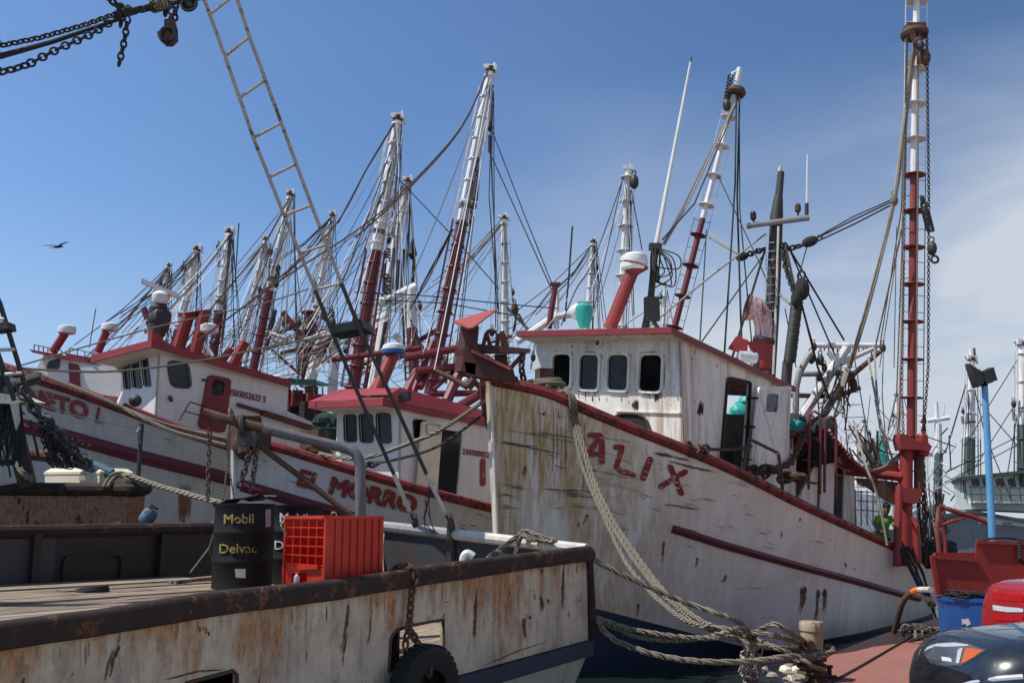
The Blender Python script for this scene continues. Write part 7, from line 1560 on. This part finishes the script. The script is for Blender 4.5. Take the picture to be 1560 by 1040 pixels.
def cars():
    nose = V(W(1396, 1000, 8.7).x + .36, 9.05, 0)
    root, tree, T = car('black glossy car nose with an amber cornered headlight at the bottom right', nose, R(9), 'car_black')
    def patch(m, pts, off, mi, tr=None):        # a shape laid on the curved body, in a fine grid so that it follows it
        ys = [p[1] for p in pts]; y0, y1 = min(ys), max(ys); n = max(4, int((y1 - y0) / 1.5)); rows = []
        for i in range(n + 1):
            y = lerp(y0 + .05, y1 - .05, i / n); xs = []
            for (xa, ya), (xb, yb) in zip(pts, pts[1:] + pts[:1]):
                if (ya - y) * (yb - y) < 0 or ya == y: xs.append(xa + (xb - xa) * ((y - ya) / (yb - ya) if yb != ya else 0))
            if len(xs) < 2: rows.append(None); continue
            rows.append([hit(tr or tree, lerp(min(xs), max(xs), k / 16), y, off) for k in range(17)])
        for r0, r1 in zip(rows, rows[1:]):
            if r0 is None or r1 is None: continue
            for k in range(16):
                q = (r0[k], r0[k + 1], r1[k + 1], r1[k])
                if None not in q: m.poly(q, mi)
    m = MB('lens_grey', 'lens_and_glint', 'chrome_strip'); patch(m, [(1407, 992), (1413, 983), (1430, 978), (1455, 977), (1478, 981), (1503, 990), (1485, 1002), (1466, 1013), (1440, 1014), (1418, 1010)], .004, 0); patch(m, [(1435, 1000), (1450, 1002), (1451, 1008), (1437, 1007)], .008, 1); patch(m, [(1460, 989), (1467, 987), (1462, 1010), (1457, 1010)], .007, 2); patch(m, [(1409, 992), (1414, 985), (1430, 980), (1455, 979), (1476, 982), (1476, 984), (1455, 981), (1431, 983), (1416, 988)], .007, 2); m.build('headlight', root)  # the small pale patch low in the lens is a painted highlight
    m = MB('amber'); patch(m, [(1472, 987), (1488, 988), (1498, 991), (1484, 1001), (1465, 1011)], .008, 0); m.build('indicator', root)
    m = MB('lamp_black')
    for pts in ([(1398, 1005), (1402, 990), (1412, 978), (1430, 970), (1465, 964), (1510, 959), (1560, 957)], [(1500, 992), (1515, 1010), (1520, 1040)]):
        q = [hit(tree, *p, -.002) for p in pts]; q = [p for p in q if p is not None]
        if len(q) > 2: m.tube(smooth_path(q, 4), .005, 5)
    m.build('panel_gap', root)
    m = MB('chrome_strip'); 
    pts = [hit(tree, x, y, .0) for x, y in ((1440, 1052), (1480, 1040), (1520, 1033), (1559, 1030))]; pts = [p for p in pts if p is not None]
    if len(pts) > 1: m.tube(pts, .022, 8); m.build('side_strip', root)
    nose2 = V(W(1508, 920, 11.6).x + .50, 12.3, 0)
    root, tree, T = car('glossy red car end with a painted highlight band, cut by the right edge', nose2, R(4), 'car_red', hz=1.26, hood=((0, .62), (.02, .78), (.06, .92), (.12, 1.0), (.3, 1.035), (.9, 1.06), (1.25, 1.08)))
    m = MB('lens_red', 'lens_and_glint', 'glass_dark'); patch(m, [(1512, 902), (1560, 904), (1560, 916), (1512, 914)], .006, 0, tree); patch(m, [(1513, 921), (1540, 925), (1560, 926), (1560, 932), (1536, 932), (1514, 929)], .010, 1, tree); patch(m, [(1513, 933), (1560, 937), (1560, 946), (1514, 944)], .008, 0, tree); m.build('tail_lamp', root)  # the white band between the red lenses is a painted reflection
cars()
# ------------------------------------------------------------------ person on the after deck, bird
def person():
    d = 27.3; foot = W(1347, 860, d); s = 0; z0 = zat(foot.x, foot.y, 827) - .72; foot.z = z0; o = foot
    me = bpy.data.meshes.new('person'); J = dict(pel=(0, 0, .93), sp=(0, -.04, 1.12), ch=(.03, -.10, 1.34), ne=(.06, -.17, 1.46), h0=(.08, -.22, 1.55), h1=(.09, -.24, 1.66), h2=(.09, -.23, 1.74),
        ls=(-.14, -.10, 1.38), le=(-.24, -.22, 1.14), lw=(-.16, -.42, 1.02), lh=(-.12, -.50, 1.0), rs=(.20, -.12, 1.38), re=(.30, -.24, 1.13), rw=(.20, -.44, 1.03), rh=(.16, -.52, 1.0), lk=(-.10, -.04, .50), la=(-.10, .02, .09), lt=(-.10, -.16, .04), rk=(.10, -.06, .50), ra=(.10, .02, .09), rt=(.10, -.16, .04), lq=(-.10, 0, .86), rq=(.10, 0, .86))
    rad = dict(pel=.14, sp=.13, ch=.14, ne=.055, h0=.075, h1=.10, h2=.06, ls=.065, le=.05, lw=.035, lh=.04, rs=.065, re=.05, rw=.035, rh=.04, lk=.06, la=.045, lt=.04, rk=.06, ra=.045, rt=.04, lq=.085, rq=.085)
    E = [('pel', 'sp'), ('sp', 'ch'), ('ch', 'ne'), ('ne', 'h0'), ('h0', 'h1'), ('h1', 'h2'), ('ch', 'ls'), ('ls', 'le'), ('le', 'lw'), ('lw', 'lh'), ('ch', 'rs'), ('rs', 're'), ('re', 'rw'), ('rw', 'rh'), ('pel', 'lq'), ('lq', 'lk'), ('lk', 'la'), ('la', 'lt'), ('pel', 'rq'), ('rq', 'rk'), ('rk', 'ra'), ('ra', 'rt')]
    K = list(J)
    for hnd, sg in (('lh', -1), ('rh', 1)):                          # fingers
        for f in range(5):
            k1 = f'{hnd}{f}a'; k2 = f'{hnd}{f}b'; x, y, z = J[hnd]; dx = (f - 1.5) * .02 if f < 4 else -sg * .045
            J[k1] = (x + dx, y - (.05 if f < 4 else .02), z - .01); J[k2] = (x + dx * 1.1, y - (.085 if f < 4 else .05) - (.01 if f in (1, 2) else 0), z - .04); rad[k1] = .010; rad[k2] = .008; E += [(hnd, k1), (k1, k2)]
    K = list(J); ix = {k: i for i, k in enumerate(K)}
    me.from_pydata([J[k] for k in K], [(ix[a], ix[b]) for a, b in E], [])
    b = bpy.data.objects.new('person', me); COL.objects.link(b); b.location = o; BASE[b.name] = o.copy()
    sk = b.modifiers.new('skin', 'SKIN'); su = b.modifiers.new('sub', 'SUBSURF'); su.levels = su.render_levels = 1
    for i, k in enumerate(K): me.skin_vertices[0].data[i].radius = (rad[k], rad[k]); me.skin_vertices[0].data[i].use_root = k == 'pel'
    me.materials.append(MATS['skin']); tag(b, 'person in a green shirt bent over on the after deck by the red boom post', 'person')
    P_ = lambda k, dx=0, dy=0, dz=0: o + V(*J[k]) + V(dx, dy, dz)
    m = MB('shirt_green'); m.tube([P_('pel', dz=-.06), P_('sp'), P_('ch'), P_('ne', dz=-.05)], [.175, .17, .185, .10], 14); m.tube([P_('ch'), P_('ls'), P_('ls').lerp(P_('le'), .7)], [.12, .085, .075], 10); m.tube([P_('ch'), P_('rs'), P_('rs').lerp(P_('re'), .7)], [.12, .085, .075], 10); m.build('shirt', b, smooth=60)
    m = MB('cloth_dark'); m.tube([P_('pel', dz=.03), P_('pel', dz=-.08)], [.18, .17], 14); m.tube([P_('lq'), P_('lk'), P_('la', dz=.03)], [.11, .085, .07], 10); m.tube([P_('rq'), P_('rk'), P_('ra', dz=.03)], [.11, .085, .07], 10); m.build('trousers', b, smooth=60)
    m = MB('cloth_dark'); m.ell(P_('h1', dy=.03, dz=.035), .105, .115, .105, 14, 10); m.build('hair', b, smooth=60)
person()
def bird():
    d = 60; c = W(88, 376, d); root = thing('bird', 'dark seabird gliding alone in the open sky at left', 'bird', c); m = MB('feather')
    m.tube([c + V(.34, .05, .03), c + V(.22, .03, .03), c + V(.05, 0, 0), c + V(-.15, 0, -.02), c + V(-.36, 0, -.04)], [.02, .055, .085, .06, .015], 9); m.prism([c + V(-.25, -.03, -.03), c + V(-.5, -.06, -.08), c + V(-.46, .06, -.06)], Z * .015); m.build('body', root)
    for sg, tip in ((-1, -.02), (1, .24)):           # long bent wings, one lifted as it banks
        L_ = [(0, .12, .03), (.30, .16, .09 + .1 * (sg > 0)), (.62, .04, .05 + tip * .7), (.86, -.14, tip)]; T_ = [(.0, -.12, .02), (.28, -.06, .07 + .1 * (sg > 0)), (.55, -.10, .04 + tip * .7), (.86, -.14, tip)]
        P_ = [c + V(a * sg * .92 + .02, b - .25 * a, z) for a, b, z in L_] ; Q_ = [c + V(a * sg * .92 + .02, b - .25 * a, z) for a, b, z in T_]
        m = MB('feather')
        for k in range(3):
            q = [P_[k], P_[k + 1], Q_[k + 1], Q_[k]] if k < 2 else [P_[k], P_[k + 1], Q_[k]]
            m.prism(q, Z * .02)
        m.build('wing', root)
bird()
